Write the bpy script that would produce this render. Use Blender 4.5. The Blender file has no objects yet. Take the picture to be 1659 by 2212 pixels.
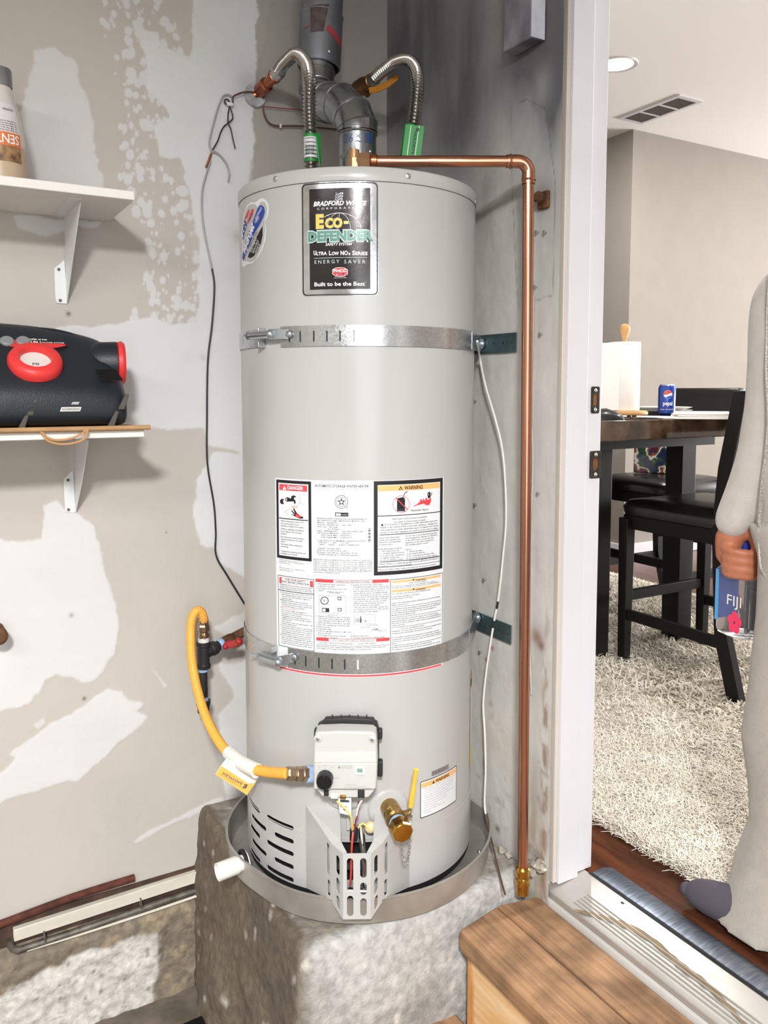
import bpy, bmesh, math, random
import numpy as np
from mathutils import Vector, Matrix, geometry as mgeo
random.seed(7); RNG = np.random.default_rng(11)
S = bpy.context.scene
COL = S.collection
V = lambda *a: np.array(a if len(a) > 1 else a[0], float)
PI = math.pi

# ------------------------------------------------------------------ camera
F_PX, CX, CY = 1766.6, 829.5, 991.1           # focal length and principal point, photo pixels
PITCH, HEAD = math.radians(4.745), math.radians(60.0)
CAM = V(-1.135, -1.95, 1.5)
fw = V(math.cos(HEAD)*math.cos(PITCH), math.sin(HEAD)*math.cos(PITCH), -math.sin(PITCH))
rt = V(math.sin(HEAD), -math.cos(HEAD), 0)
up = np.cross(rt, fw)
cd = bpy.data.cameras.new('camera'); cam = bpy.data.objects.new('camera', cd); COL.objects.link(cam)
cd.sensor_fit = 'HORIZONTAL'; cd.sensor_width = 36; cd.lens = 36*F_PX/1659
cd.shift_y = (CY-1106)/1659
cd.clip_start = .02
mw = Matrix.Identity(4)
for i in range(3):
    mw[i][0] = rt[i]; mw[i][1] = up[i]; mw[i][2] = -fw[i]; mw[i][3] = CAM[i]
cam.matrix_world = mw
S.camera = cam

# ------------------------------------------------------------------ light and exposure
S.view_settings.view_transform = 'Standard'; S.view_settings.look = 'None'
S.view_settings.gamma = 1; S.view_settings.use_curve_mapping = False
S.view_settings.exposure = -0.08
W = bpy.data.worlds.new('world'); S.world = W; W.use_nodes = True
W.node_tree.nodes['Background'].inputs[0].default_value = (.75, .8, .9, 1)
W.node_tree.nodes['Background'].inputs[1].default_value = .25

def area(name, loc, target, size, power, col=(1, 1, 1), shape='DISK', size_y=None):
    l = bpy.data.lights.new(name, 'AREA'); l.shape = shape; l.size = size
    if size_y: l.size_y = size_y
    l.energy = power; l.color = col
    o = bpy.data.objects.new(name, l); COL.objects.link(o); o.location = loc
    o.rotation_euler = (Vector(target)-Vector(loc)).to_track_quat('-Z', 'Y').to_euler()
    return o
# ceiling fixture of the garage, behind the photographer; a strip lamp further back; an added bluish fill light
lamp = area('garage_ceiling_lamp', (-1.72, -3.05, 2.62), (-1.15, -2.05, 0), .30, 104, (1, .99, .97)); lamp.data.spread = math.radians(128)
area('garage_strip_lamp', (-2.6, -2.2, 2.70), (-2.4, -1.9, 0), 1.2, 30, (1, .99, .97), 'RECTANGLE', .25)
area('garage_fill_light', (-1.6, -4.9, 1.35), (-.9, -1, 1.1), 2.4, 62, (.90, .95, 1), 'RECTANGLE', 2.0)
# one recessed lamp has a fitting, the others are added to brighten the dining room
for i, (x, y, p) in enumerate([(1.90, 1.18, 34), (.95, -.75, 22), (2.4, -.9, 40), (3.6, .5, 16)]):
    area('recessed_and_fill_light', (x, y, 3.045), (x, y, 0), .13, p, (1, .97, .92))
area('dining_fill_uplight', (7.8, -.9, 1.7), (2.0, -.9, 3.6), 2.4, 620, (1, .99, .97), 'RECTANGLE', 1.5)  # added unseen uplight that brightens the ceiling; no window there

# ------------------------------------------------------------------ photo pixel -> place
def ray(x, y): return fw+rt*(x-CX)/F_PX-up*(y-CY)/F_PX
def onX(x, y, v=0.): d = ray(x, y); return CAM+d*((v-CAM[0])/d[0])
def onY(x, y, v=0.): d = ray(x, y); return CAM+d*((v-CAM[1])/d[1])
def onZ(x, y, v=0.): d = ray(x, y); return CAM+d*((v-CAM[2])/d[2])
def atD(x, y, D): d = ray(x, y); return CAM+d*(D/np.linalg.norm(d[:2]))
def onP(x, y, P, n): d = ray(x, y); return CAM+d*(((P-CAM)@n)/(d@n))
AX = V(-.278, -.352); RH = .254                 # heater axis and radius
def onC(x, y, R=RH):
    d = ray(x, y); h = np.linalg.norm(d[:2]); hd = d[:2]/h; a = AX-CAM[:2]; b = hd@a
    t = b-math.sqrt(max(0, b*b-(a@a-R*R))); return CAM+d/h*t

# ------------------------------------------------------------------ materials
def lin(h):
    h = h.lstrip('#'); c = [int(h[i:i+2], 16)/255 for i in (0, 2, 4)]
    return tuple([x/12.92 if x <= .04045 else ((x+.055)/1.055)**2.4 for x in c]+[1])
MATS = {}
def M(name, col='#888888', rough=.5, metal=0., var=.0, scale=8., bump=0., bscale=60., attr=None, emit=0., trans=0.,
      ior=1.45, col2=None, stretch=(1, 1, 1), detail=4., rvar=0., coat=0., spec=.5, sheen=0., alpha=1.):
    if name in MATS: return MATS[name]
    m = bpy.data.materials.new(name); m.use_nodes = True; nt = m.node_tree; b = nt.nodes['Principled BSDF']
    MATS[name] = m
    I = b.inputs
    I['Base Color'].default_value = lin(col); I['Roughness'].default_value = rough; I['Metallic'].default_value = metal
    I['IOR'].default_value = ior; I['Specular IOR Level'].default_value = spec
    if trans: I['Transmission Weight'].default_value = trans
    if coat: I['Coat Weight'].default_value = coat; I['Coat Roughness'].default_value = .08
    if sheen: I['Sheen Weight'].default_value = sheen
    if emit: I['Emission Color'].default_value = lin(col); I['Emission Strength'].default_value = emit
    if alpha < 1: I['Alpha'].default_value = alpha
    L = nt.links.new
    tc = nt.nodes.new('ShaderNodeTexCoord'); mp = nt.nodes.new('ShaderNodeMapping'); L(tc.outputs['Object'], mp.inputs[0])
    mp.inputs['Scale'].default_value = stretch
    def noise(sc, det):
        n = nt.nodes.new('ShaderNodeTexNoise'); n.inputs['Scale'].default_value = sc; n.inputs['Detail'].default_value = det
        L(mp.outputs[0], n.inputs['Vector']); return n
    src = None
    if attr:
        a = nt.nodes.new('ShaderNodeAttribute'); a.attribute_name = attr; src = a.outputs['Color']
        L(src, I['Base Color'])
    if col2 or var:
        n = noise(scale, detail)
        r = nt.nodes.new('ShaderNodeValToRGB'); r.color_ramp.elements[0].position = .35; r.color_ramp.elements[1].position = .65
        L(n.outputs['Fac'], r.inputs[0])
        if col2 and not attr:
            r.color_ramp.elements[0].color = lin(col); r.color_ramp.elements[1].color = lin(col2); L(r.outputs[0], I['Base Color'])
            if var:
                n9 = nt.nodes.new('ShaderNodeTexNoise'); n9.inputs['Scale'].default_value = 13; n9.inputs['Detail'].default_value = 6; L(tc.outputs['Object'], n9.inputs['Vector'])
                r9 = nt.nodes.new('ShaderNodeValToRGB'); r9.color_ramp.elements[0].position = .38; r9.color_ramp.elements[1].position = .58; r9.color_ramp.elements[0].color = (1-var, 1-var, 1-var, 1); L(n9.outputs['Fac'], r9.inputs[0])
                m9 = nt.nodes.new('ShaderNodeMix'); m9.data_type = 'RGBA'; m9.blend_type = 'MULTIPLY'; m9.inputs['Factor'].default_value = 1; L(r.outputs[0], m9.inputs['A']); L(r9.outputs[0], m9.inputs['B']); L(m9.outputs['Result'], I['Base Color'])
        else:
            lo, hi = 1-var, 1+var*.5
            r.color_ramp.elements[0].color = (lo, lo, lo, 1); r.color_ramp.elements[1].color = (hi, hi, hi, 1)
            mx = nt.nodes.new('ShaderNodeMix'); mx.data_type = 'RGBA'; mx.blend_type = 'MULTIPLY'; mx.inputs['Factor'].default_value = 1
            if src is not None: L(src, mx.inputs['A'])
            else: mx.inputs['A'].default_value = lin(col)
            L(r.outputs[0], mx.inputs['B']); L(mx.outputs['Result'], I['Base Color'])
    if rvar:
        n = noise(scale*1.7, 3); mr = nt.nodes.new('ShaderNodeMapRange')
        mr.inputs['To Min'].default_value = max(0, rough-rvar); mr.inputs['To Max'].default_value = rough+rvar
        mr.inputs['From Min'].default_value = .3; mr.inputs['From Max'].default_value = .7
        L(n.outputs['Fac'], mr.inputs['Value']); L(mr.outputs[0], I['Roughness'])
    if bump:
        n = noise(bscale, 5); bp = nt.nodes.new('ShaderNodeBump'); bp.inputs['Strength'].default_value = min(1, bump)
        bp.inputs['Distance'].default_value = .002 if bump <= 1 else .002*bump
        L(n.outputs['Fac'], bp.inputs['Height']); L(bp.outputs[0], I['Normal'])
    return m

# ------------------------------------------------------------------ mesh building
ORI = {}
def nrm(a): a = np.asarray(a, float); return a/max(1e-12, np.linalg.norm(a))
def perp(d):
    d = nrm(d); a = V(0, 0, 1) if abs(d[2]) < .9 else V(1, 0, 0)
    x = nrm(np.cross(a, d)); return x, np.cross(d, x)
def crom(pts, step=.01):
    """smooth path through the points, resampled at an even step"""
    P = [V(p) for p in pts]; P = [2*P[0]-P[1]]+P+[2*P[-1]-P[-2]]; out = []
    for i in range(1, len(P)-2):
        a, b, c, d = P[i-1:i+3]
        n = max(4, int(np.linalg.norm(c-b)/step*2))
        for k in range(n):
            t = k/n; out.append(.5*((2*b)+(c-a)*t+(2*a-5*b+4*c-d)*t*t+(3*b-a-3*c+d)*t**3))
    out.append(P[-2]); out = np.array(out)
    s = np.r_[0, np.cumsum(np.linalg.norm(np.diff(out, axis=0), axis=1))]
    n = max(2, int(s[-1]/step)+1); q = np.linspace(0, s[-1], n)
    return np.stack([np.interp(q, s, out[:, k]) for k in range(3)], 1)
class MB:
    def __init__(s): s.v = []; s.f = []
    def add(s, vs, fs):
        o = len(s.v); s.v.extend([tuple(map(float, p)) for p in vs]); s.f.extend([tuple(int(i)+o for i in f) for f in fs]); return s
    def box(s, c, size, R=None):
        c = V(c); h = V(size)/2; R = np.eye(3) if R is None else np.asarray(R)   # columns = local axes
        vs = [c+R@(h*V(x, y, z)) for x in (-1, 1) for y in (-1, 1) for z in (-1, 1)]
        return s.add(vs, [(0, 1, 3, 2), (4, 6, 7, 5), (0, 4, 5, 1), (2, 3, 7, 6), (0, 2, 6, 4), (1, 5, 7, 3)])
    def bb(s, a, b): a = V(a); b = V(b); return s.box((a+b)/2, abs(b-a))
    def cyl(s, p0, p1, r0, r1=None, n=24, cap=True, rot=0):
        r1 = r0 if r1 is None else r1; p0 = V(p0); p1 = V(p1); x, y = perp(p1-p0); vs = []
        for p, r in ((p0, r0), (p1, r1)):
            for k in range(n): a = 2*PI*k/n+rot; vs.append(p+r*(math.cos(a)*x+math.sin(a)*y))
        fs = [(k, (k+1) % n, n+(k+1) % n, n+k) for k in range(n)]
        if cap: fs += [tuple(range(n))[::-1], tuple(range(n, 2*n))]
        return s.add(vs, fs)
    def tube(s, pts, r, n=12, cap=True, closed=False):
        P = np.asarray(pts, float); m = len(P); rr = np.full(m, r) if np.isscalar(r) else np.asarray(r)
        T = np.gradient(P, axis=0)
        if closed: T = np.roll(P, -1, 0)-np.roll(P, 1, 0)
        T /= np.maximum(1e-12, np.linalg.norm(T, axis=1))[:, None]
        x, _ = perp(T[0]); vs = []
        for i in range(m):
            x = x-T[i]*(x@T[i]); x = nrm(x); y = np.cross(T[i], x)
            for k in range(n): a = 2*PI*k/n; vs.append(P[i]+rr[i]*(math.cos(a)*x+math.sin(a)*y))
        fs = []
        for i in range(m if closed else m-1):
            j = (i+1) % m
            for k in range(n): fs.append((i*n+k, i*n+(k+1) % n, j*n+(k+1) % n, j*n+k))
        if cap and not closed: fs += [tuple(range(n))[::-1], tuple(range((m-1)*n, m*n))]
        return s.add(vs, fs)
    def lathe(s, prof, o, d=(0, 0, 1), n=32, cap=True, arc=None):
        o = V(o); d = nrm(d); x, y = perp(d); vs = []; m = len(prof)
        for r, h in prof:
            for k in range(n): a = 2*PI*k/n; vs.append(o+d*h+max(r, 1e-5)*(math.cos(a)*x+math.sin(a)*y))
        fs = [(i*n+k, i*n+(k+1) % n, (i+1)*n+(k+1) % n, (i+1)*n+k) for i in range(m-1) for k in range(n)]
        if cap: fs += [tuple(range(n))[::-1], tuple(range((m-1)*n, m*n))]
        return s.add(vs, fs)
    def ball(s, c, r, n=16, m=10, d=(0, 0, 1), sq=1.):
        prof = [(r*math.sin(PI*i/m), -r*sq*math.cos(PI*i/m)) for i in range(m+1)]
        return s.lathe(prof, c, d, n, cap=False)
    def torus(s, c, d, R, r, n=32, m=10):
        x, y = perp(d); return s.tube([V(c)+R*(math.cos(2*PI*k/n)*x+math.sin(2*PI*k/n)*y) for k in range(n)], r, m, closed=True)
    def prism(s, pts, vec):
        pts = [V(p) for p in pts]; vec = V(vec); n = len(pts)
        return s.add(pts+[p+vec for p in pts], [tuple(range(n))[::-1], tuple(range(n, 2*n))]+[(k, (k+1) % n, n+(k+1) % n, n+k) for k in range(n)])
    def quad(s, *p): return s.add(p, [tuple(range(len(p)))])
    def loft(s, rings, cap=True):
        n = len(rings[0]); m = len(rings); vs = [p for r in rings for p in r]
        fs = [(i*n+k, i*n+(k+1) % n, (i+1)*n+(k+1) % n, (i+1)*n+k) for i in range(m-1) for k in range(n)]
        if cap: fs += [tuple(range(n))[::-1], tuple(range((m-1)*n, m*n))]
        return s.add(vs, fs)
    def sheet(s, outer, holes, fmap, th=0., step=None, fmap2=None):
        """flat sheet with real holes, cut in 2-D then mapped to 3-D; th = thickness handled by fmap(u, v, w)"""
        pts = []; edges = []; polys = [outer]+list(holes)
        for poly in polys:
            q = []
            for i, a in enumerate(poly):
                b = poly[(i+1) % len(poly)]; L = math.dist(a, b); n = max(1, int(L/step)) if step else 1
                for k in range(n): q.append((a[0]+(b[0]-a[0])*k/n, a[1]+(b[1]-a[1])*k/n))
            o = len(pts); pts += q; edges += [(o+i, o+(i+1) % len(q)) for i in range(len(q))]
        nb = len(pts)
        if step:
            xs = [p[0] for p in outer]; ys = [p[1] for p in outer]
            for x in np.arange(min(xs)+step*.5, max(xs), step):
                for y in np.arange(min(ys)+step*.9, max(ys), step*2.): pts.append((x, y))
        r = mgeo.delaunay_2d_cdt([Vector(p) for p in pts], edges, [], 0, 1e-7)
        vs2, fs = r[0], r[2]
        def inside(p, poly):
            c = False; j = len(poly)-1
            for i in range(len(poly)):
                if (poly[i][1] > p[1]) != (poly[j][1] > p[1]) and p[0] < (poly[j][0]-poly[i][0])*(p[1]-poly[i][1])/(poly[j][1]-poly[i][1])+poly[i][0]: c = not c
                j = i
            return c
        keep = []
        for f in fs:
            c = (sum(vs2[i][0] for i in f)/3, sum(vs2[i][1] for i in f)/3)
            if inside(c, outer) and not any(inside(c, h) for h in holes): keep.append(tuple(f))
        used = sorted({i for f in keep for i in f}); mp = {u: i for i, u in enumerate(used)}
        keep = [tuple(mp[i] for i in f) for f in keep]
        front = [fmap(vs2[u][0], vs2[u][1], 0.) for u in used]
        n = len(used)
        if not th: return s.add(front, keep)
        back = [fmap(vs2[u][0], vs2[u][1], -th) for u in used]
        ec = {}
        for f in keep:
            for i in range(3): e = (f[i], f[(i+1) % 3]); ec[e] = 1
        rim = [(a, b) for (a, b) in ec if (b, a) not in ec]
        return s.add(front+back, keep+[tuple(n+i for i in f[::-1]) for f in keep]+[(b, a, n+a, n+b) for a, b in rim])

def finish(me, smooth):
    if smooth:
        me.shade_smooth()
        if smooth is not True or True: me.set_sharp_from_angle(angle=math.radians(smooth if smooth is not True else 40))
def obj(name, mb, mat, parent=None, smooth=40, bev=0., kind=None, label=None, cat=None, group=None, origin=None, seg=2):
    """links the collected shapes as ONE mesh object"""
    v = np.array(mb.v)
    if parent is not None: o = ORI[parent.name]
    elif origin is not None: o = V(origin)
    else: o = V((v[:, 0].min()+v[:, 0].max())/2, (v[:, 1].min()+v[:, 1].max())/2, v[:, 2].min())
    me = bpy.data.meshes.new(name); me.from_pydata((v-o).tolist(), [], mb.f); me.validate(); 
    bm = bmesh.new(); bm.from_mesh(me); bmesh.ops.recalc_face_normals(bm, faces=bm.faces); bm.to_mesh(me); bm.free()
    finish(me, smooth); me.materials.append(mat)
    ob = bpy.data.objects.new(name, me); COL.objects.link(ob)
    if parent is not None: ob.parent = parent
    else: ob.location = o
    ORI[ob.name] = o
    if bev:
        b = ob.modifiers.new('bevel', 'BEVEL'); b.width = bev; b.segments = seg; b.limit_method = 'ANGLE'; b.angle_limit = math.radians(50); b.harden_normals = False
    if kind: ob['kind'] = kind
    if label: ob['label'] = label
    if cat: ob['category'] = cat
    if group: ob['group'] = group
    return ob
def thing(name, label, cat, loc, group=None, kind=None):
    e = bpy.data.objects.new(name, None); COL.objects.link(e); e.location = V(loc); e.empty_display_size = .05
    ORI[e.name] = V(loc)
    if label: e['label'] = label
    if cat: e['category'] = cat
    if group: e['group'] = group
    if kind: e['kind'] = kind
    return e
class Fr:
    """local frame: a to the right, b up, c towards the viewer"""
    def __init__(s, o, c, b=(0, 0, 1)):
        s.o = V(o); s.c = nrm(c); s.a = nrm(np.cross(b, s.c)); s.b = np.cross(s.c, s.a); s.R = np.stack([s.a, s.b, s.c], 1)
    def w(s, a, b, c=0.): return s.o+s.a*a+s.b*b+s.c*c
    def px(s, x, y, off=0.):
        P = onP(x, y, s.o+s.c*off, s.c)-s.o; return P@s.a, P@s.b
    def pw(s, x, y, off=0.): return onP(x, y, s.o+s.c*off, s.c)
    def box(s, mb, a, b, c, sa, sb, sc): return mb.box(s.w(a, b, c), (sa, sb, sc), s.R)
def slot(u0, u1, v0, v1, n=6):
    """rounded slot outline; round ends on the longer side"""
    w, h = u1-u0, v1-v0; out = []
    if w >= h:
        r = h/2
        for cxx, a0 in ((u1-r, -PI/2), (u0+r, PI/2)):
            for k in range(n+1): a = a0+PI*k/n; out.append((cxx+r*math.cos(a), v0+r+r*math.sin(a)))
    else:
        r = w/2
        for cyy, a0 in ((v1-r, 0), (v0+r, PI)):
            for k in range(n+1): a = a0+PI*k/n; out.append((u0+r+r*math.cos(a), cyy+r*math.sin(a)))
    return out
def rrect(u0, u1, v0, v1, r, n=5):
    out = []
    for cx, cy, a0 in ((u1-r, v1-r, 0), (u0+r, v1-r, PI/2), (u0+r, v0+r, PI), (u1-r, v0+r, 1.5*PI)):
        for k in range(n+1): a = a0+PI/2*k/n; out.append((cx+r*math.cos(a), cy+r*math.sin(a)))
    return out
def circ(u, v, r, n=20, ry=None): return [(u+r*math.cos(2*PI*k/n), v+(ry or r)*math.sin(2*PI*k/n)) for k in range(n)]

# lettering: the built-in font turned into flat mesh
TXT = {}
def tmesh(s, bold=0., shear=0., space=1.):
    k = (s, bold, shear, space)
    if k not in TXT:
        cu = bpy.data.curves.new('t', 'FONT'); cu.body = s; cu.resolution_u = 2; cu.offset = bold; cu.shear = shear; cu.space_character = space
        ob = bpy.data.objects.new('t', cu); me = ob.to_mesh()
        v = np.array([p.co[:2] for p in me.vertices]).reshape(-1, 2); f = [tuple(p.vertices) for p in me.polygons]
        ob.to_mesh_clear(); bpy.data.objects.remove(ob); bpy.data.curves.remove(cu)
        TXT[k] = (v, f)
    return TXT[k]
CAP = .69
def text(mb, s, u0, u1, v0, h, fmap, bold=0., shear=0., space=1., flip=False):
    """one line of lettering from u0 to u1 (u1 None: natural width), baseline v0, capital height h"""
    v, f = tmesh(s, bold, shear, space)
    if not len(v): return
    x0, x1 = (0. if s[0] == ' ' else v[:, 0].min()), v[:, 0].max(); sy = h/CAP
    sx = sy if u1 is None else (u1-u0)/max(1e-6, x1-x0)
    mb.add([fmap(u0+(p[0]-x0)*sx, v0+p[1]*sy) for p in v], f)

# numpy noise for paint, plaster and stain patterns
def vnoise(x, y, seed=0):
    xi = np.floor(x).astype(np.int64); yi = np.floor(y).astype(np.int64); fx = x-xi; fy = y-yi
    def h(a, b):
        n = (a*374761393+b*668265263+seed*974634777) & 0x7fffffff; n = ((n ^ (n >> 13))*1274126177) & 0x7fffffff
        return ((n ^ (n >> 16)) & 0xffff)/65535.
    fx = fx*fx*(3-2*fx); fy = fy*fy*(3-2*fy)
    return (h(xi, yi)*(1-fx)+h(xi+1, yi)*fx)*(1-fy)+(h(xi, yi+1)*(1-fx)+h(xi+1, yi+1)*fx)*fy
def fbm(x, y, seed=0, o=4):
    r = 0; a = .5
    for k in range(o): r = r+a*vnoise(x*2**k, y*2**k, seed+k); a *= .5
    return r/(1-.5**o)
def sdf(U, Vv, poly):
    """signed distance to a polygon, negative inside"""
    d = np.full(U.shape, 1e9); ins = np.zeros(U.shape, bool); n = len(poly)
    for i in range(n):
        ax, ay = poly[i]; bx, by = poly[(i+1) % n]; ex, ey = bx-ax, by-ay
        t = np.clip(((U-ax)*ex+(Vv-ay)*ey)/(ex*ex+ey*ey+1e-12), 0, 1)
        d = np.minimum(d, np.hypot(U-ax-ex*t, Vv-ay-ey*t))
        c = ((ay > Vv) != (by > Vv)); xx = (bx-ax)*(Vv-ay)/((by-ay) if by != ay else 1e-12)+ax
        ins ^= c & (U < xx)
    return np.where(ins, -d, d)
def sstep(a, b, x): t = np.clip((x-a)/(b-a), 0, 1); return t*t*(3-2*t)
def grid_mesh(name, us, vs, fmap, color, mat, disp=None, kind='structure', parent=None, extra=None):
    """fine grid carrying a colour per vertex"""
    U, Vv = np.meshgrid(us, vs); P = fmap(U, Vv, disp if disp is not None else 0.)
    P = np.stack(P, -1).reshape(-1, 3); nu, nv = len(us), len(vs)
    i = np.arange(nu-1)[None, :]+np.arange(nv-1)[:, None]*nu
    F = np.stack([i, i+1, i+nu+1, i+nu], -1).reshape(-1, 4)
    me = bpy.data.meshes.new(name); me.vertices.add(len(P)); me.vertices.foreach_set('co', P.astype(np.float32).ravel())
    me.loops.add(F.size); me.loops.foreach_set('vertex_index', F.astype(np.int32).ravel())
    me.polygons.add(len(F)); me.polygons.foreach_set('loop_start', (np.arange(len(F))*4).astype(np.int32))
    me.update(calc_edges=True)
    a = me.color_attributes.new('Col', 'FLOAT_COLOR', 'POINT')
    c = np.concatenate([color.reshape(-1, 3), np.ones((len(P), 1))], 1); a.data.foreach_set('color', c.astype(np.float32).ravel())
    me.shade_smooth(); me.materials.append(mat)
    ob = bpy.data.objects.new(name, me); COL.objects.link(ob); ORI[ob.name] = V(0, 0, 0)
    if parent is not None: ob.parent = parent
    if kind: ob['kind'] = kind
    return ob
def C3(h): return np.array(lin(h)[:3])
# ================================================================== THE SETTING
mWallL = M('painted_drywall', attr='Col', rough=.72, bump=.35, bscale=90, var=.05, scale=3)
mWallR = M('sooty_plaster', attr='Col', rough=.8, bump=.5, bscale=55, var=.07, scale=9)
mConc = M('rough_concrete', attr='Col', rough=.92, bump=1.1, bscale=110, var=.26, scale=55, detail=10)
mRoom = M('garage_white_paint', '#d9d6d0', .8, var=.05, bump=.2)
mDin = M('dining_greige_paint', '#928c85', .8, var=.03, bump=.15)
mCeil = M('dining_ceiling_paint', '#f3f2ef', .85, bump=.15)
mDoor = M('door_frame_white_paint', '#d4d3d8', .45, var=.04, scale=5, bump=.1)
mDoorB = M('door_frame_beige_paint', '#cfc6bd', .55, var=.05, scale=5)

def wl(pts, o=(0, 0), k=1.): # photo points -> wall_left (x, z)
    r = []
    for x, y in pts: p = onY(o[0]+x/k, o[1]+y/k, 0.); r.append((p[0], p[2]))
    return r
def wr(pts, o=(0, 0), k=1.): # photo points -> wall_right (y, z)
    r = []
    for x, y in pts: p = onX(o[0]+x/k, o[1]+y/k, 0.); r.append((p[1], p[2]))
    return r
# ---- left wall: bare drywall with swept patches of joint compound
us = np.r_[np.arange(-4, -1.45, .1), np.arange(-1.45, -.97, .004), np.arange(-.97, -.55, .0022), np.arange(-.55, .0001, .004)]; us[-1] = 0
vs = np.r_[np.arange(.30, 1.50, .004), np.arange(1.50, 2.56, .0022), np.arange(2.56, 2.76, .05)]; vs[-1] = 2.75
U, Z = np.meshgrid(us, vs)
base = C3('#c1bbb3'); white = C3('#dad9da'); pink = C3('#c6bfba')
col = np.ones(U.shape+(3,))*base
t = fbm(U*3, Z*3, 3)[..., None]; col = col*(1-.5*t)+pink*.5*t
WPATCH = [
 ([(65, 150), (80, 115), (120, 100), (160, 130), (185, 200), (205, 300), (222, 420), (45, 415), (40, 250)], 0, 0, 1, .010, .75),
 ([(420, -60), (600, -60), (556, 180), (545, 265), (552, 300), (532, 420), (540, 620), (560, 1000), (450, 700), (423, 690), (432, 560), (422, 470), (404, 400), (392, 345), (345, 335), (334, 270), (362, 250), (340, 215), (318, 190), (316, 132), (305, 90), (310, 68), (340, 72), (345, 103), (412, 124), (418, 50)], 0, 0, 1, .010, 1),
 ([(-60, 712), (180, 704), (290, 694), (330, 682), (370, 700), (440, 690), (560, 600), (560, 990), (452, 962), (440, 927), (330, 924), (-60, 960)], 0, 0, 1, .008, 1),
 ([(-330, 470), (-200, 400), (-60, 395), (40, 415), (220, 400), (230, 230), (300, 200), (340, 240), (410, 260), (505, 330), (560, 560), (615, 740), (625, 870), (600, 1010), (545, 1110), (480, 1170), (400, 1150), (290, 1130), (240, 1150), (220, 1230), (110, 1290), (-90, 1340), (-250, 1200), (-360, 800)], 0, 1000, 2.457, .008, 1),
 ([(190, 1450), (430, 1290), (560, 1210), (650, 1210), (690, 1260), (760, 1280), (720, 1320), (780, 1350), (700, 1440), (600, 1520), (410, 1680), (270, 1720), (200, 1740), (60, 1770), (-60, 1810), (-60, 1690), (100, 1560), (50, 1550)], 0, 1000, 2.457, .008, .95),
 ([(1050, 100), (1130, -60), (1400, -60), (1400, 700), (1170, 530), (1140, 460), (1070, 430), (1030, 290), (1050, 180)], 0, 1000, 2.457, .010, 1),
 ([(1140, 870), (1400, 730), (1400, 1000), (1250, 960)], 0, 1000, 2.457, .010, .8),
 ([(1170, 1060), (1400, 1050), (1400, 1850), (1210, 1850), (1180, 1600), (1160, 1340), (1240, 1240), (1170, 1100)], 0, 1000, 2.457, .010, .9),
 ([(705, 2012), (830, 1930), (1180, 1768), (1190, 1795), (860, 1945), (720, 2022)], 0, 1000, 2.457, .006, .8),
 ([(180, 1390), (230, 1355), (235, 1380), (200, 1412)], 0, 1000, 2.457, .004, .7),
 ([(805, 1090), (820, 1100), (890, 1180), (870, 1195)], 0, 1000, 2.457, .003, .8),
 ([(25, 462), (225, 480), (205, 492), (165, 488), (150, 502), (110, 508), (60, 500), (35, 490)], 0, 0, 1, .008, .85)]
n1 = fbm(U*22, Z*22, 5)-.5; n2 = fbm(U*70, Z*70, 9)-.5
amt = np.zeros(U.shape)
for pts, ox, oy, k, jit, a in WPATCH:
    d = sdf(U, Z, wl(pts, (ox, oy), k))+n1*jit*2.2+n2*jit*.9
    amt = np.maximum(amt, a*sstep(.003, -.003, d)*(.93+.14*fbm(U*9, Z*30, 12)))
# speckle of compound skips beside the big patch
bandp = wl([(222, -20), (330, -20), (430, 130), (330, 330), (400, 420), (430, 560), (440, 700), (270, 705), (330, 560), (300, 470), (255, 390), (262, 200), (222, 80)])
bx = [p[0] for p in bandp]; bz = [p[1] for p in bandp]
for k in range(620):
    x, z = RNG.uniform(min(bx), max(bx)), RNG.uniform(min(bz), max(bz))
    if sdf(np.array([x]), np.array([z]), bandp)[0] > .0: continue
    r = .0025+.0125*RNG.random()**2.2; e = 1+.6*RNG.random(); i0 = np.searchsorted(us, x-.04); i1 = np.searchsorted(us, x+.04); j0 = np.searchsorted(vs, z-.04); j1 = np.searchsorted(vs, z+.04)
    sl = (slice(j0, j1), slice(i0, i1)); d = np.hypot((U[sl]-x)*e, Z[sl]-z)-r+n2[sl]*.012
    amt[sl] = np.maximum(amt[sl], .85*sstep(.0024, -.0024, d))
col = col*(1-amt[..., None])+white*amt[..., None]
# bare board right of the patched area, up to the corner
d = sdf(U, Z, wl([(556, -80), (900, -80), (900, 900), (560, 900), (540, 420), (552, 300), (546, 262), (553, 170)]))+n1*.012+n2*.012
a = (sstep(.002, -.002, d)*.95)[..., None]; col = col*(1-a)+C3('#a9a39e')*a
# smudges, old screw holes
for x, y, r, a, h in [(438, 772, .006, .25, '#8a857e'), (408, 772, .012, .08, '#9a938a'), (148, 678, .0035, .8, '#3a3530'), (182, 1509, .003, .8, '#3a3026'), (154, 1329, .0035, .6, '#6b5f50'), (359, 1150, .002, .6, '#5b5248'), (515, 513, .012, .35, '#8b7a5c'), (540, 190, .03, .35, '#6a6570'), (530, 1330, .02, .25, '#9a8a6a')]:
    p = onY(x, y); g = a*np.exp(-((U-p[0])**2+(Z-p[2])**2)/(2*r*r)); col = col*(1-g[..., None])+C3(h)*g[..., None]
wall_left = grid_mesh('wall_left', us, vs, lambda u, v, d: (u, -d, v), col, mWallL, disp=amt*.0009)

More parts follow.
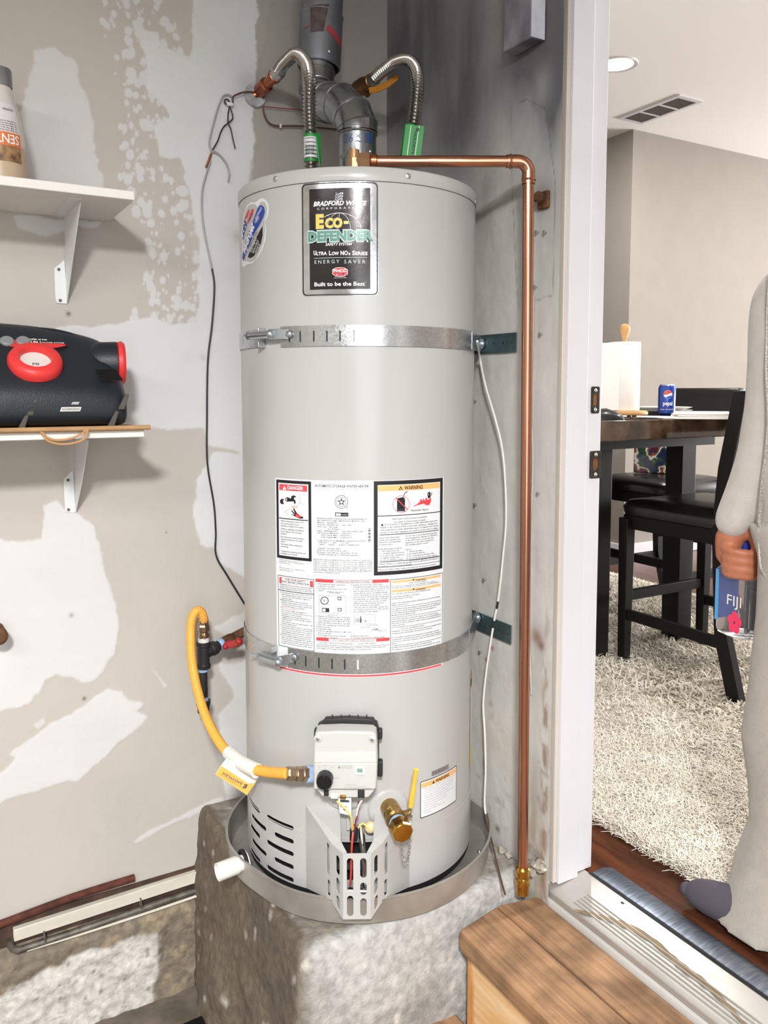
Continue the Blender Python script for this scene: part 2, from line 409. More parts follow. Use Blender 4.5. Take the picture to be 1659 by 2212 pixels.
# ---- stem wall under it: rough concrete with a whitewashed area
us = np.r_[np.arange(-4, -1.2, .1), np.arange(-1.2, -.50, .007)]; vs = np.linspace(0, 1, 56)
U, T = np.meshgrid(us, vs); Zs = T*.245
c0 = C3('#857a6c'); col = np.ones(U.shape+(3,))*c0*(.7+.5*fbm(U*11, Zs*11, 2))[..., None]
tan = fbm(U*26, Zs*26, 31); a = sstep(.5, .68, tan)[..., None]*.6; col = col*(1-a)+C3('#a8987e')*a
n1 = fbm(U*28, Zs*28, 4)-.5
d = sdf(U, Zs, [(p[0], p[1]) for p in wl([(-400, 2230), (0, 2140), (90, 2085), (150, 2058), (240, 2030), (335, 2004), (336, 2060), (325, 2212), (320, 2400), (-400, 2500)])])+n1*.03
a = (sstep(.006, -.006, d)*(.85+.3*(fbm(U*40, Zs*40, 8)-.5)))[..., None]; col = col*(1-a)+C3('#dad7d2')*a
sp = sstep(.70, .76, fbm(U*55, Zs*55, 77))[..., None]*.55; col = col*(1-sp)+C3('#5a5047')*sp
rough = (fbm(U*30, Zs*30, 6)-.5)*.016
stem = grid_mesh('trim_1', us, vs, lambda u, t, d: (u, -.022+(np.clip(t-.86, 0, 1)*.16)-d, t*.245), col, mConc, disp=rough)

# ---- floors, outer shell
g = M('garage_floor_concrete', '#6f665b', .9, var=.35, scale=14, bump=1.2, bscale=35, detail=8)
obj('floor', MB().bb((-4, -5, -.1), (.14, .3, 0)), g, kind='structure', smooth=0)
sh = MB(); sh.bb((-4.1, -5, 0), (-4, .1, 2.75)); obj('wall_back', sh, mRoom, kind='structure', smooth=0)
sh = MB(); sh.bb((-4.1, -5.1, 0), (.14, -5, 2.75)); obj('wall_front', sh, mRoom, kind='structure', smooth=0)
obj('ceiling', MB().bb((-4.1, -5.1, 2.75), (.14, .1, 2.85)), mRoom, kind='structure', smooth=0)

# ---- right wall (door wall): plaster, soot above, chipped edge by the door frame
us = np.arange(-.686, .0001, .0036); us[-1] = 0; vs = np.r_[np.arange(.0, .4, .05), np.arange(.40, 2.56, .004), np.arange(2.56, 2.76, .05)]; vs[-1] = 2.75
U, Z = np.meshgrid(us, vs)
col = np.ones(U.shape+(3,))*C3('#c6c4c0')*(.93+.14*fbm(U*7, Z*4, 21))[..., None]
n1 = fbm(U*9, Z*5, 13)-.5; n2 = fbm(U*40, Z*40, 14)-.5; n3 = fbm(U*16, Z*3.0, 15)
soot = sstep(1.62, 2.30, Z+n1*.35)*.50
BL = [(905, 60, .12, .12, .35), (1000, 150, .10, .16, .22), (1190, 160, .03, .09, .75), (1195, 60, .015, .12, .4), (960, 300, .10, .06, .22), (880, 210, .08, .08, .25), (1120, 210, .07, .06, .25), (1180, 215, .018, .012, .9), (1060, 420, .06, .03, .15), (1150, 120, .1, .03, .3)]
for x, y, sy, sz, a in BL:
    p = onX(x, y); soot = soot+a*np.exp(-(((U-p[1])/sy)**2+((Z-p[2])/sz)**2)/2)
soot = np.clip(soot*(.72+.56*n3), 0, .9)
pale = np.exp(-(((U-onX(1170, 190)[1])/.02)**2+((Z-onX(1170, 190)[2])/.03)**2)/2)
sc = C3('#4f4d55'); soot = np.clip(soot-.3*pale, 0, 1); col = col*(1-soot[..., None])+sc*soot[..., None]
# paler scraped panel right of the soot and a crack line
d = sdf(U, Z, wr([(1106, 228), (1140, 216), (1180, 235), (1200, 400), (1195, 640), (1120, 660), (1108, 420)]))+n1*.02
a = (sstep(.012, -.012, d+n2*.02)*.26)[..., None]; col = col*(1-a)+C3('#a9a9ac')*a
cr = np.exp(-((np.abs(d)-.0)/.0012)**2)*.45*(Z > 1.6); col = col*(1-cr[..., None])+C3('#3b3638')*cr[..., None]
# brown damp and chipped paint along the frame and low on the wall
edge = onX(1178, 1600)[1]
e = np.exp(-((U-edge)/.012)**2)*sstep(1.25, .75, Z); e = e*sstep(.42, .62, fbm(U*60, Z*22, 41)); col = col*(1-.8*e[..., None])+C3('#8a6a4c')*.8*e[..., None]
low = np.exp(-((U-onX(1150, 1800)[1])/.035)**2)*sstep(.78, .5, Z)*sstep(.4, .6, fbm(U*30, Z*12, 43)); col = col*(1-.6*low[..., None])+C3('#8f7a55')*.6*low[..., None]
st = sstep(.68, .78, fbm(U*24, Z*24, 47))*sstep(.95, .6, Z)*.45; col = col*(1-st[..., None])+C3('#7a6a64')*st[..., None]
for x, y, r, a, h in [(1063, 1400, .004, .9, '#8c4a33'), (1050, 1425, .004, .8, '#7d4a3a'), (1160, 1375, .012, .8, '#8a5a48'), (1170, 1395, .008, .8, '#7a5040'), (1060, 1520, .006, .4, '#8c7468'), (1170, 428, .02, .5, '#5a4a44'), (1075, 1790, .006, .8, '#4a443c')]:
    p = onX(x, y); gg = a*np.exp(-((U-p[1])**2+(Z-p[2])**2)/(2*r*r)); col = col*(1-gg[..., None])+C3(h)*gg[..., None]
disp = (fbm(U*12, Z*5, 51)-.5)*.004+n2*.0012
wall_right = grid_mesh('wall_right', us, vs, lambda u, v, d: (-d, u, v), col, mWallR, disp=disp)
mPl = M('door_wall_paint', '#cfccc8', .8, var=.05)
w2 = MB(); w2.bb((.02, -.66, 0), (.116, 3.2, 3.15)); w2.bb((.0, -5, 0), (.116, -1.64, 3.15)); w2.bb((.0, -1.64, 2.54), (.116, -.685, 3.15))
w2.bb((.002, -1.62, 0), (.118, -.66, .415)); obj('wall_right_core', w2, mPl, parent=wall_right, smooth=0)

# ---- dining room shell
FZ = .44
CO = (2.70, 1.69)    # outer corner of the dining room wall
mWood = M('dark_wood_floor', '#3a1f14', .32, col2='#5e3622', scale=5, stretch=(9, 1.1, 1), detail=5, bump=.25, bscale=8)
fl = MB(); fl.bb((.1185, -3.5, FZ-.06), (8, 4, FZ)); floor_d = obj('floor_dining', fl, mWood, kind='structure', smooth=0)
obj('ceiling_dining', MB().bb((.135, -3.5, 3.07), (8, 4, 3.15)), mCeil, kind='structure', smooth=0)
obj('wall_dining_right', MB().bb((CO[0]+.1, CO[1], FZ), (8, CO[1]+.1, 3.07)), mDin, kind='structure', smooth=0)
obj('wall_dining_left', MB().bb((CO[0], CO[1], FZ), (CO[0]+.1, 4, 3.07)), mDin, kind='structure', smooth=0)
obj('wall_dining_far', MB().bb((8, -3.5, FZ), (8.1, 4, 3.07)), mDin, kind='structure', smooth=0)
obj('wall_dining_near', MB().bb((.135, -3.6, FZ), (8, -3.5, 3.07)), mDin, kind='structure', smooth=0)
obj('wall_dining_back', MB().bb((.135, 4, FZ), (8, 4.1, 3.07)), mDin, kind='structure', smooth=0)
b = MB(); b.bb((CO[0]-.014, CO[1]-.014, FZ), (8, CO[1], FZ+.10)); obj('baseboard_right', b, mDoor, kind='structure', bev=.004)
b = MB(); b.bb((CO[0]-.014, CO[1], FZ), (CO[0], 4, FZ+.10)); obj('baseboard_left', b, mDoor, kind='structure', bev=.004)

# ---- door frame: jamb with a rabbet, strike plates, aluminium sill
yj = onZ(1206, 1911, FZ)[1]; xj = onZ(1206, 1911, FZ)[0]
xm_ = onY(1269, 862, yj)[0]; xe_ = onY(1299, 862, yj+.008)[0]
door = thing('door_1', 'white painted door frame with two strike plates and a worn sill', 'door frame', (.05, (yj*2-.86)/2, FZ), kind='structure')
for s, y0 in ((1, yj), (-1, yj-.86)):
    y1 = y0+.055*s
    jm = MB(); jm.bb((xj+.0, y0, FZ), (xm_, y1, 2.53)); jm.bb((xm_-.002, y0+.008*s, FZ+.005), (xe_, y1, 2.53))
    J = obj('jamb', jm, mDoor, door, bev=.001)
    ed = MB(); ed.bb((xj-.010, y0+.006*s, FZ+.002), (xj, y1, 2.53)); obj('front_edge', ed, mDoorB, door, bev=.0015)
hd = MB(); hd.bb((xj, yj-.86, 2.49), (.135, yj, 2.53)); obj('header', hd, mDoor, door)
mStrike = M('blackened_brass', '#4b4642', .35, .8, var=.3, scale=60)
mScrewM = M('zinc_screw', '#c8c6c2', .3, .9)
mHoleW = M('raw_wood_hole', '#7a4f2a', .8, var=.4, scale=60)
ys = yj+.008
for (x0, x1, y0, y1) in ((1276, 1294, 835, 893), (1273, 1298, 974, 1033)):
    a = onY(x0, (y0+y1)/2, ys); b2 = onY(x1, (y0+y1)/2, ys); zt = onY((x0+x1)/2, y0, ys)[2]; zb = onY((x0+x1)/2, y1, ys)[2]
    zc = (zt+zb)/2; hx = (b2[0]-a[0])
    fm = lambda u, v, w=0.: V(a[0]+u, ys-.0012+w*-1., v)
    p = MB().sheet(rrect(0, hx, zb, zt, .004), [slot(hx*.28, hx*.72, zc-.013, zc+.013)], lambda u, v, w: V(a[0]+u, ys-.0015-w*.8, v), th=.0015)
    P = obj('strike_plate', p, mStrike, door, label='dark strike plate with a worn latch hole')
    hq = MB(); hq.bb((a[0]+hx*.2, ys-.0006, zc-.015), (a[0]+hx*.8, ys+.001, zc+.015)); obj('latch_hole', hq, mHoleW, P)
    for zz in (zt-.008, zb+.008):
        sc_ = MB().ball((a[0]+hx*.5, ys-.0018, zz), .0042, 12, 6, (0, -1, 0), .45); obj('screw', sc_, mScrewM, P)
mAlu = M('worn_aluminium_sill', '#b9b6b1', .32, .5, var=.05, scale=9, stretch=(2, .6, 1), rvar=.08)
mAluD = M('sill_dirt', '#8d7a61', .8, var=.4, scale=40, stretch=(5, .4, 1))
xo = onZ(1172, 1917, FZ-.012)[0]
sl = MB()
prof = [(xo, FZ-.022), (xo, FZ-.010), (xo+.012, FZ-.006), (.115, FZ+.004), (.115, FZ-.022)]
yl0, yl1 = onZ(1172, 1917, FZ-.012)[1], -1.62
sl.prism([(x, yl0, z) for x, z in prof], (0, yl1-yl0, 0)); SILL = obj('sill', sl, mAlu, door, bev=.002)
for k in range(5):
    x = xo+.016+k*.0095; rg = MB(); zc = FZ-.006+(x-xo-.012)/(.103-xo)*.010*.95
    rg.box((x, (yl0+yl1)/2-.03, zc+.0012), (.002, abs(yl1-yl0)-.10, .0030)); obj('ridge', rg, mAlu, SILL)
dt = MB()
for (pp) in [[(1240, 1960), (1290, 1975), (1330, 1990), (1375, 2010), (1420, 2040), (1470, 2085), (1530, 2130), (1590, 2190), (1640, 2250)]]:
    q = crom([onZ(x, y, FZ-.0005) for x, y in pp], .012); L = len(q)
    wdt = .0018+.0105*np.sin(np.linspace(.2, 2.9, L))*(.7+.5*RNG.random(L)); sd = V(.75, .66, 0)
    vv = []
    for i in range(L): z = FZ-.006+(q[i][0]-xo-.012)/(.103-xo)*.010+.0016; vv += [(*(q[i]-sd*wdt[i])[:2], z), (*(q[i]+sd*wdt[i])[:2], z)]
    dt.add(vv, [(2*i, 2*i+1, 2*i+3, 2*i+2) for i in range(L-1)])
obj('dirt_streak', dt, mAluD, SILL)
hl = MB().cyl(onZ(1345, 1952, FZ+.0005), onZ(1345, 1952, FZ+.0005)+V(0, 0, .0022), .0042, n=14); obj('screw_cap', hl, mStrike, SILL)
mSteel = M('brushed_steel_strip', '#8e97a6', .35, .9, var=.35, scale=20, stretch=(1, 12, 1))
mBlk = M('black_rubber', '#17171a', .6)
st = MB(); st.prism([(.117, yl0-.035, FZ), (.119, yl0-.035, FZ+.007), (.150, yl0-.035, FZ+.009), (.178, yl0-.035, FZ)], (0, yl1-yl0, 0)); obj('floor_strip', st, mSteel, door, bev=.001)
gk = MB().bb((.112, yl0-.03, FZ-.01), (.1175, yl1, FZ+.0055)); obj('gasket', gk, mBlk, door)
# interior casing stub so that the wall end is closed
# ================================================================== PEDESTAL AND DRAIN PAN
PT = .455
per = []
x0, y0 = -.545, -.63
for y in np.arange(0, y0+.03, -.012): per.append((x0-.0, y))
for k in range(7): a = PI+PI/2*k/6; per.append((x0+.03+.03*math.cos(a), y0+.03+.03*math.sin(a)))
for x in np.arange(x0+.045, .001, .012): per.append((x, y0))
per = np.array(per); lens = np.r_[0, np.cumsum(np.linalg.norm(np.diff(per, axis=0), axis=1))]
side = list(np.linspace(0, PT-.018, 34)); rings = []
for z in side: rings.append(('s', z))
for k in range(1, 5): a = PI/2*k/4; rings.append(('r', a))
for k in np.linspace(.965, 0, 40)[1:]: rings.append(('t', k))
ucorner = lens[np.argmin(np.abs(per-np.array([x0, y0])).sum(1))]
Pg = []; Cg = []
for kind, q in rings:
    if kind == 's': z = q; k = 1.; flare = (1-z/PT)
    elif kind == 'r': z = PT-.018+.018*math.sin(q); k = 1-.03*(1-math.cos(q)); flare = 0
    else: z = PT; k = q; flare = 0
    bx = per[:, 0]*k; by = per[:, 1]*k
    nz = fbm(lens*9+3, np.full(len(lens), z*9+k*5), 61); n2_ = fbm(lens*40, np.full(len(lens), z*40+k*30), 62)
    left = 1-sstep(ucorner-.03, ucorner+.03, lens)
    bulge = left*(.05*flare*(.4+nz))+(nz-.5)*.014+(n2_-.5)*.006
    fd = per/np.linalg.norm(per, axis=1)[:, None]
    zz = np.full(len(lens), z)+((nz-.5)*.012 if kind != 's' else 0)*(k if kind == 't' else 1)
    if kind == 't': zz = np.minimum(zz, PT-.001)-.0*k
    Pg.append(np.stack([bx+fd[:, 0]*bulge*(k > .9), by+fd[:, 1]*bulge*(k > .9), zz], 1))
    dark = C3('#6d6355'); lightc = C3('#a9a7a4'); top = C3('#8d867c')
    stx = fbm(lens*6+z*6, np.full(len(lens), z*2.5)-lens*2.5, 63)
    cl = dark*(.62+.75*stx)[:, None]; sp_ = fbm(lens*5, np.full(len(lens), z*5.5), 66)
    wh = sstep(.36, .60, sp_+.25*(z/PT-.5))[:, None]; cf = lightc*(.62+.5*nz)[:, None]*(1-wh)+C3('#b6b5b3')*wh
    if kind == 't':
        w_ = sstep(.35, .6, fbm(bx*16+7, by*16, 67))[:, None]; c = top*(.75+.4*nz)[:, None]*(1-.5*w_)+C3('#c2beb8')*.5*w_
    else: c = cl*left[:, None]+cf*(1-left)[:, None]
    sk = sstep(.74, .8, fbm(lens*60, np.full(len(lens), z*60+k*40), 68))[:, None]*.5; c = c*(1-sk)+C3('#e2ded6')*sk
    Cg.append(c)
Pg = np.array(Pg); Cg = np.array(Cg); nv_, nu_ = Pg.shape[:2]
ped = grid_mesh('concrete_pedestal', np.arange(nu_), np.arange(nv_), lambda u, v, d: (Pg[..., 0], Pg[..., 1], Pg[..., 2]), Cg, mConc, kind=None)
ped['label'] = 'rough stained concrete pedestal block under the water heater'; ped['category'] = 'pedestal'
# crumbled mortar by the door wall
mCrumb = M('crumbled_mortar', '#b9b2a6', .95, var=.4, scale=50, bump=1.5, bscale=60)
for i, (x, y, r) in enumerate([(1150, 1850, .016), (1163, 1836, .014), (1140, 1872, .011), (1168, 1862, .012), (1085, 1828, .009), (1100, 1842, .008)]):
    c = onX(x, y, -.012); c[2] = max(c[2], PT+.004); c = V(-.014, c[1], PT+.006+.028*(i in (1, 3))+.012*(i in (0,)))
    mb = MB(); mb.ball((0, 0, 0), r, 10, 7); v = np.array(mb.v); v = v*(1+.7*(RNG.random((len(v), 1))-.5))*V(1, 1.3, .8); mb.v = [tuple(p+c) for p in v]
    obj('mortar_lump', mb, mCrumb, label='small crumbled mortar lump at the foot of the door wall', cat='mortar', group='crumbled mortar by the copper pipe', smooth=20)

A3 = lambda z: V(AX[0], AX[1], z)
mPan = M('galvanised_pan', '#b3afa9', .42, .55, var=.25, scale=9, rvar=.15, bump=.15, bscale=12)
mPanIn = mPan
pan = thing('drain_pan', 'round galvanised drain pan holding the water heater', 'drain pan', A3(PT))
pz0, pz1 = PT+.004, 1.5-.984
NP = 96; pr = []
def panpt(a, r, z):
    p = V(AX[0]+r*math.cos(a), AX[1]+r*math.sin(a), z)
    p[0] = min(p[0], -.006-.001*(r-.29)); p[1] = min(p[1], -.004)
    w = math.exp(-((((a-math.radians(195)+PI) % (2*PI))-PI)/.30)**2); p[:2] += (p[:2]-AX)*(-.035*w)
    return p
prof = [(.10, pz0), (.285, pz0), (.296, pz0+.004), (.300, pz1-.004), (.3035, pz1-.001), (.3035, pz1+.002), (.2985, pz1+.002), (.2965, pz1-.004), (.292, pz0+.006), (.283, pz0+.003), (.10, pz0+.003)]
pr = [[panpt(2*PI*k/NP, r, z) for k in range(NP)] for r, z in prof]
m = MB(); m.loft(pr, cap=False); m.add([p for p in pr[0]], [tuple(range(NP))]); m.add([p for p in pr[-1]], [tuple(range(NP))])
obj('basin', m, mPan, pan, smooth=35)
mPVC = M('white_pvc', '#eae7e1', .35, var=.05)
d0 = onC(520, 1868, .292); dirn = nrm(V(*(d0[:2]-AX), 0)); d0[2] = max(d0[2], pz0+.024)
m = MB(); m.lathe([(.0, -.014), (.022, -.014), (.022, -.010), (.016, -.010), (.016, .006), (.0185, .010), (.0185, .052), (.0165, .052), (.0165, .02), (0, .02)], d0+V(0, 0, .003), dirn+V(0, 0, -.06), 28, cap=False); obj('drain_outlet', m, mPVC, pan, label='white plastic drain outlet')
m = MB(); m.lathe([(.0165, -.004), (.027, -.004), (.027, -.009), (.0165, -.009)], d0+V(0, 0, .003), dirn, 28, cap=False); obj('outlet_gasket', m, mBlk, pan)
for ang, r in ((212, .276), (285, .277), (320, .276)):
    a = math.radians(ang); m = MB().ball((AX[0]+r*math.cos(a), AX[1]+r*math.sin(a), pz0+.005), .005, 10, 6); obj('bolt', m, mScrewM, pan)

# ================================================================== WATER HEATER
HB, HT, HS = 1.5-1.004, 1.5+.416, 1.5+.394
PHI0 = math.atan2(CAM[1]-AX[1], CAM[0]-AX[0])        # direction of the front
def wrap(u, z, r=RH): a = PHI0+u/RH; return V(AX[0]+r*math.cos(a), AX[1]+r*math.sin(a), z)
def uz(x, y, R=RH):
    p = onC(x, y, R); a = math.atan2(p[1]-AX[1], p[0]-AX[0])-PHI0; a = (a+PI) % (2*PI)-PI
    return a*RH, p[2]
mJack = M('heater_grey_enamel', '#b7b7b6', .28, 0, var=.03, scale=3, coat=.15, bump=.06, bscale=6)
mDark = M('dark_inside', '#0d0d0c', .9)
mScrew = mScrewM
wh = thing('water_heater', 'tall light grey gas water heater with a black badge and white instruction labels', 'water heater', A3(HB))
# jacket: cylinder with real vent slots cut through on the left and a burner opening in front
holes = []
def addslot(xl, xr, yr, h=.0095):
    u1, z = uz(xr, yr); u0, _ = uz(xl, yr)
    holes.append(slot(u0, u1, z-h/2, z+h/2))
for i, y in enumerate((1790, 1819, 1846, 1874, 1902)): addslot(577 if i % 2 == 0 else 593, 634.5, y)
uA = [uz(543, 1800)[0], uz(561, 1756)[0], uz(575, 1794)[0]]
zz = [uz(561, 1754)[1], uz(574.5, 1792)[1], uz(562, 1807)[1], uz(574.5, 1846)[1], uz(561, 1860)[1]]
zz = np.linspace(zz[0], zz[-1], 5)
for i, z in enumerate(zz):
    u1 = uA[1] if i % 2 == 0 else uA[2]; u0 = uA[1]-.062 if i % 2 == 0 else uA[2]-.075
    holes.append(slot(u0, u1, z-.0048, z+.0048))
uf0, zf0 = uz(726, 1818); uf1, zf1 = uz(805, 1818)
holes.append([(uf0, zf0), (uf1, zf0), (uf1, HB+.03), (uf0, HB+.03)])
Cc = 2*PI*RH; zc1 = .80
m = MB(); m.sheet([(-.33, HB), (.20, HB), (.20, zc1), (-.33, zc1)], holes, lambda u, z, w: wrap(u, z, RH+w), th=.0012, step=.016)
nq = 64; ua = np.linspace(.20, Cc-.33, nq)
m.loft([[wrap(u, HB) for u in ua], [wrap(u, zc1) for u in ua]], cap=False); m.f = [f for f in m.f if not (len(f) == 4 and len({f[0], f[1]}) == 2 and abs(f[1]-f[0]) == nq-1)]
nq = 128; ring = [PHI0+2*PI*k/nq for k in range(nq)]
rg = lambda r, z: [V(AX[0]+r*math.cos(a), AX[1]+r*math.sin(a), z) for a in ring]
m.loft([rg(RH, zc1), rg(RH, 1.2), rg(RH, 1.6), rg(RH, HS)], cap=False)
obj('jacket', m, mJack, wh, smooth=35)
m = MB(); m.loft([rg(RH-.016, HB+.004), rg(RH-.016, .81)], cap=True); obj('inner_shell', m, mDark, wh)
m = MB(); m.loft([rg(RH-.002, HB-.012), rg(RH-.002, HB-.002), rg(RH-.006, HB-.002)], cap=True); obj('base_ring', m, mDark, wh)
for k in range(3):
    a = PHI0+PI/3+2*PI*k/3; m = MB().cyl((AX[0]+.2*math.cos(a), AX[1]+.2*math.sin(a), pz0+.003), (AX[0]+.2*math.cos(a), AX[1]+.2*math.sin(a), HB), .02); obj('foot', m, mDark, wh)
m = MB(); m.loft([rg(RH+.0012, HS-.004), rg(RH+.0022, HS), rg(RH+.0022, HT-.004), rg(RH-.001, HT), rg(.1, HT+.002)], cap=True); obj('top_lid', m, mJack, wh, smooth=50)
m = MB(); m.loft([rg(RH+.0006, HS-.0052), rg(RH+.0006, HS-.0041)], cap=False); obj('lid_seam', m, M('seam_shadow_gap', '#55534f', .8), wh)
m = MB(); m.loft([rg(RH+.0005, onC(990, 1745)[2]-.0009), rg(RH+.0012, onC(990, 1745)[2]), rg(RH+.0005, onC(990, 1745)[2]+.0009)], cap=False); obj('jacket_seam', m, mJack, wh)
for x, y in ((595, 386.5), (882, 380.5), (1027.5, 436)):
    c = onC(x, y, RH+.002); n = nrm(V(*(c[:2]-AX), 0)); m = MB(); m.lathe([(.0055, -.001), (.0055, .001), (.0035, .0022), (0, .0026)], c, n, 16, cap=False); obj('lid_screw', m, mScrew, wh)

# ---- print on curved stickers
def wm(off): return lambda u, z, w=0.: wrap(u, z, RH+off)
def curved(mb, u0, u1, z0, z1, off, r=0., n=None):
    """thin sticker panel following the jacket"""
    out = rrect(u0, u1, z0, z1, r) if r else [(u0, z0), (u1, z0), (u1, z1), (u0, z1)]
    return mb.sheet(out, [], wm(off), step=max(.008, (u1-u0)/24))
def pxr(x0, x1, yt, yb, L):  # crop box (y measured at its middle) -> u0,u1,z0,z1
    (a, b), (c, d) = L(x0, (yt+yb)/2), L(x1, (yt+yb)/2); xm = (x0+x1)/2
    return uz(a, b)[0], uz(c, d)[0], uz(*L(xm, yb))[1], uz(*L(xm, yt))[1]
mWhiteP = M('white_label_paper', '#dfe2e5', .4)
mInk = M('black_ink', '#1d1a1e', .5); mInkL = M('grey_print_ink', '#33343a', .6); mRedI = M('red_ink', '#e2474d', .5); mOrI = M('orange_ink', '#f6b878', .5)
lab = MB()
K3 = 4.1475
L3 = lambda x, y: (580+x/K3, 1020+y/K3)
u0, u1, _, zt = pxr(62, 1568, 77, 300, L3); zb = 1.5-.558
curved(lab, u0, u1, zb, zt, .0004); LAB = obj('rating_label', lab, mWhiteP, wh, label='large white rating and instruction label')
blk, red, org, gry = MB(), MB(), MB(), MB(); o1 = .0007; o2 = .0010; o3 = .0013
def frame(mb, x0, x1, yt, yb, t, off, L=L3):
    a, b, z0, z1 = pxr(x0, x1, yt, yb, L); s = (b-a)/(x1-x0)*t
    mb.sheet([(a, z0), (b, z0), (b, z1), (a, z1)], [[(a+s, z0+s), (b-s, z0+s), (b-s, z1-s), (a+s, z1-s)]], wm(off), step=.012)
def rect(mb, x0, x1, yt, yb, off, L=L3): a, b, z0, z1 = pxr(x0, x1, yt, yb, L); curved(mb, a, b, z0, z1, off)
def tx(mb, s, x0, x1, yb, h, off, L=L3, bold=0., shear=0., space=1., xm=None):
    xm = xm or (x0+(x1 if x1 else x0))/2; a = uz(*L(x0, yb))[0]; b = uz(*L(x1, yb))[0] if x1 else None; z = uz(*L(xm, yb))[1]; z2 = uz(*L(xm, yb-h))[1]
    text(mb, s, a, b, z, z2-z, wm(off), max(bold, .012) if mb is gry else bold, shear, space)
def lines(mb, rows, x0, x1s, y0, dy, h, off, slope=0., **k):
    for i, s in enumerate(rows):
        if s: tx(mb, s, x0, x1s[i] if isinstance(x1s, (list, tuple)) else x1s, y0+i*dy, h, off, xm=(x0+(max(x1s) if isinstance(x1s, (list, tuple)) else x1s))/2, **k)
def tri(mb, x, y, s, off, L=L3):
    a, z = uz(*L(x, y)); k = (uz(*L(x+s, y))[0]-a); mb.add([wrap(a-k, z, RH+off), wrap(a+k, z, RH+off), wrap(a, z+1.75*k, RH+off)], [(0, 1, 2)])
# danger panel
frame(blk, 75, 385, 76, 785, 22, o1); rect(red, 99, 347, 114, 168, o1)
wht = MB(); tri(wht, 146, 157, 17, o2); tx(wht, 'DANGER', 172, 314, 157, 32, o2, bold=.03)
rect(blk, 97, 356, 419, 427, o1)
def cpoly(mb, pts, off, L=L3):
    q = [uz(*L(x, y)) for x, y in pts]; mb.sheet(q, [], wm(off), step=None)
def cline(mb, pts, w, off, L=L3):
    for (xa, ya), (xb, yb) in zip(pts[:-1], pts[1:]):
        d = V(xb-xa, yb-ya); d = d/np.linalg.norm(d); n = V(-d[1], d[0])*w/2
        cpoly(mb, [(xa+n[0], ya+n[1]), (xb+n[0], yb+n[1]), (xb-n[0], yb-n[1]), (xa-n[0], ya-n[1])], off, L)
def cring(mb, x, y, r, w, off, L=L3, n=28):
    q = lambda rr: [uz(*L(x+rr*math.cos(2*PI*k/n), y+rr*math.sin(2*PI*k/n))) for k in range(n)]
    mb.sheet(q(r), [q(r-w)], wm(off))
def cdisc(mb, x, y, rx, off, L=L3, ry=None, n=20): cpoly(mb, [(x+rx*math.cos(2*PI*k/n), y+(ry or rx)*math.sin(2*PI*k/n)) for k in range(n)], off, L)
cdisc(blk, 127, 262, 22, o1, ry=24); cdisc(wht, 143, 262, 9, o2, ry=16); cring(blk, 172, 244, 20, 6, o1); cpoly(blk, [(168, 230), (240, 238), (244, 262), (168, 262)], o2); cpoly(blk, [(230, 255), (246, 262), (242, 285), (232, 280)], o2)
cdisc(blk, 226, 226, 22, o1, ry=18); cdisc(wht, 240, 236, 9, o2, ry=12)
cline(gry, [(280, 188), (280, 272), (125, 325)], 1.5, o1); cline(gry, [(280, 272), (325, 292)], 1.5, o1); cline(gry, [(180, 390), (150, 350), (215, 320)], 1.5, o1)
tx(red, 'HOT', 215, 262, 322, 22, o2)
cpoly(blk, [(196, 372), (235, 384), (205, 345), (212, 340), (240, 372), (222, 325), (230, 322), (255, 365), (290, 395), (312, 400), (312, 415), (280, 415), (235, 395)], o1); cpoly(red, [(240, 380), (265, 368), (292, 395), (285, 408), (250, 402)], o2)
lines(gry, ['Water temperature over 125°F', 'can cause severe burns', 'instantly or death from scalds.'], 112, [320, 275, 318], 450, 22, 12, o1)
lines(gry, ['Children, disabled and elderly', 'are at highest risk of being', 'scalded.'], 112, [318, 295, 165], 522, 22, 12, o1)
lines(gry, ['See instruction manual before', 'setting temperature at water', 'heater.'], 112, [322, 308, 152], 594, 21, 12, o1)
lines(gry, ['Feel water before bathing or', 'showering.', '', 'Temperature limiting valves are', 'available, see manual.'], 114, [308, 180, 0, 334, 262], 660, 21, 12, o1)
lines(gry, ['CAUTION: When water is required for use at', 'lower than 140°F a mixing device', 'see instruction manual.'], 100, [295, 322, 195], 800, 14, 7, o1)
cline(gry, [(98, 836), (325, 852)], 2, o1); lines(gry, ['This water heater is for installation with', 'approved fittings only'], 100, [325, 220], 872, 18, 7, o1)
# middle panel
tx(gry, 'AUTOMATIC STORAGE WATER HEATER', 416, 899, 137, 23, o1)
cring(gry, 654, 266, 60, 4, o1); cring(gry, 654, 266, 44, 3, o1)
star = []
for k in range(10): r = 38 if k % 2 == 0 else 15; a = -PI/2+PI*k/5; star.append((654+r*math.cos(a), 266+r*math.sin(a)))
cpoly(blk, star, o2); cdisc(wht, 654, 267, 12, o3); tx(gry, '®', 698, 710, 322, 10, o1)
rect(blk, 597, 716, 362, 396, o1); rect(wht, 604, 648, 369, 390, o2); tx(wht, 'certified', 654, 708, 386, 10, o2)
lines(gry, ['BRADFORD WHITE CORPORATION  www.bradfordwhite.com', '200 LAFAYETTE STREET  MIDDLEVILLE MI 49333  USA', 'Model No   URG240T6N', 'Serial No  GFA7871726      S/N  -394', 'Nom. Cap     40 US gal', '             151.4 liters', 'Input   40000(Btu/hr)      Type NATURAL GAS', 'Gas Pressure Manifold     5.0(InWC)', '      Inlet Supply Max   14.0(InWC)', '      Inlet Supply Min    6.0(InWC)'], 438, [880, 860, 612, 740, 620, 638, 850, 745, 745, 745], 425, 18.5, 12, o1)
lines(gry, ['CLOSET INSTALLATION MINIMUM CLEARANCES IN INCHES', '  0 FRONT    1 LEFT      12 TOP', '  1 BACK     1 RIGHT      4 VENT CONNECTOR'], 436, [866, 720, 812], 622, 18, 12, o1)
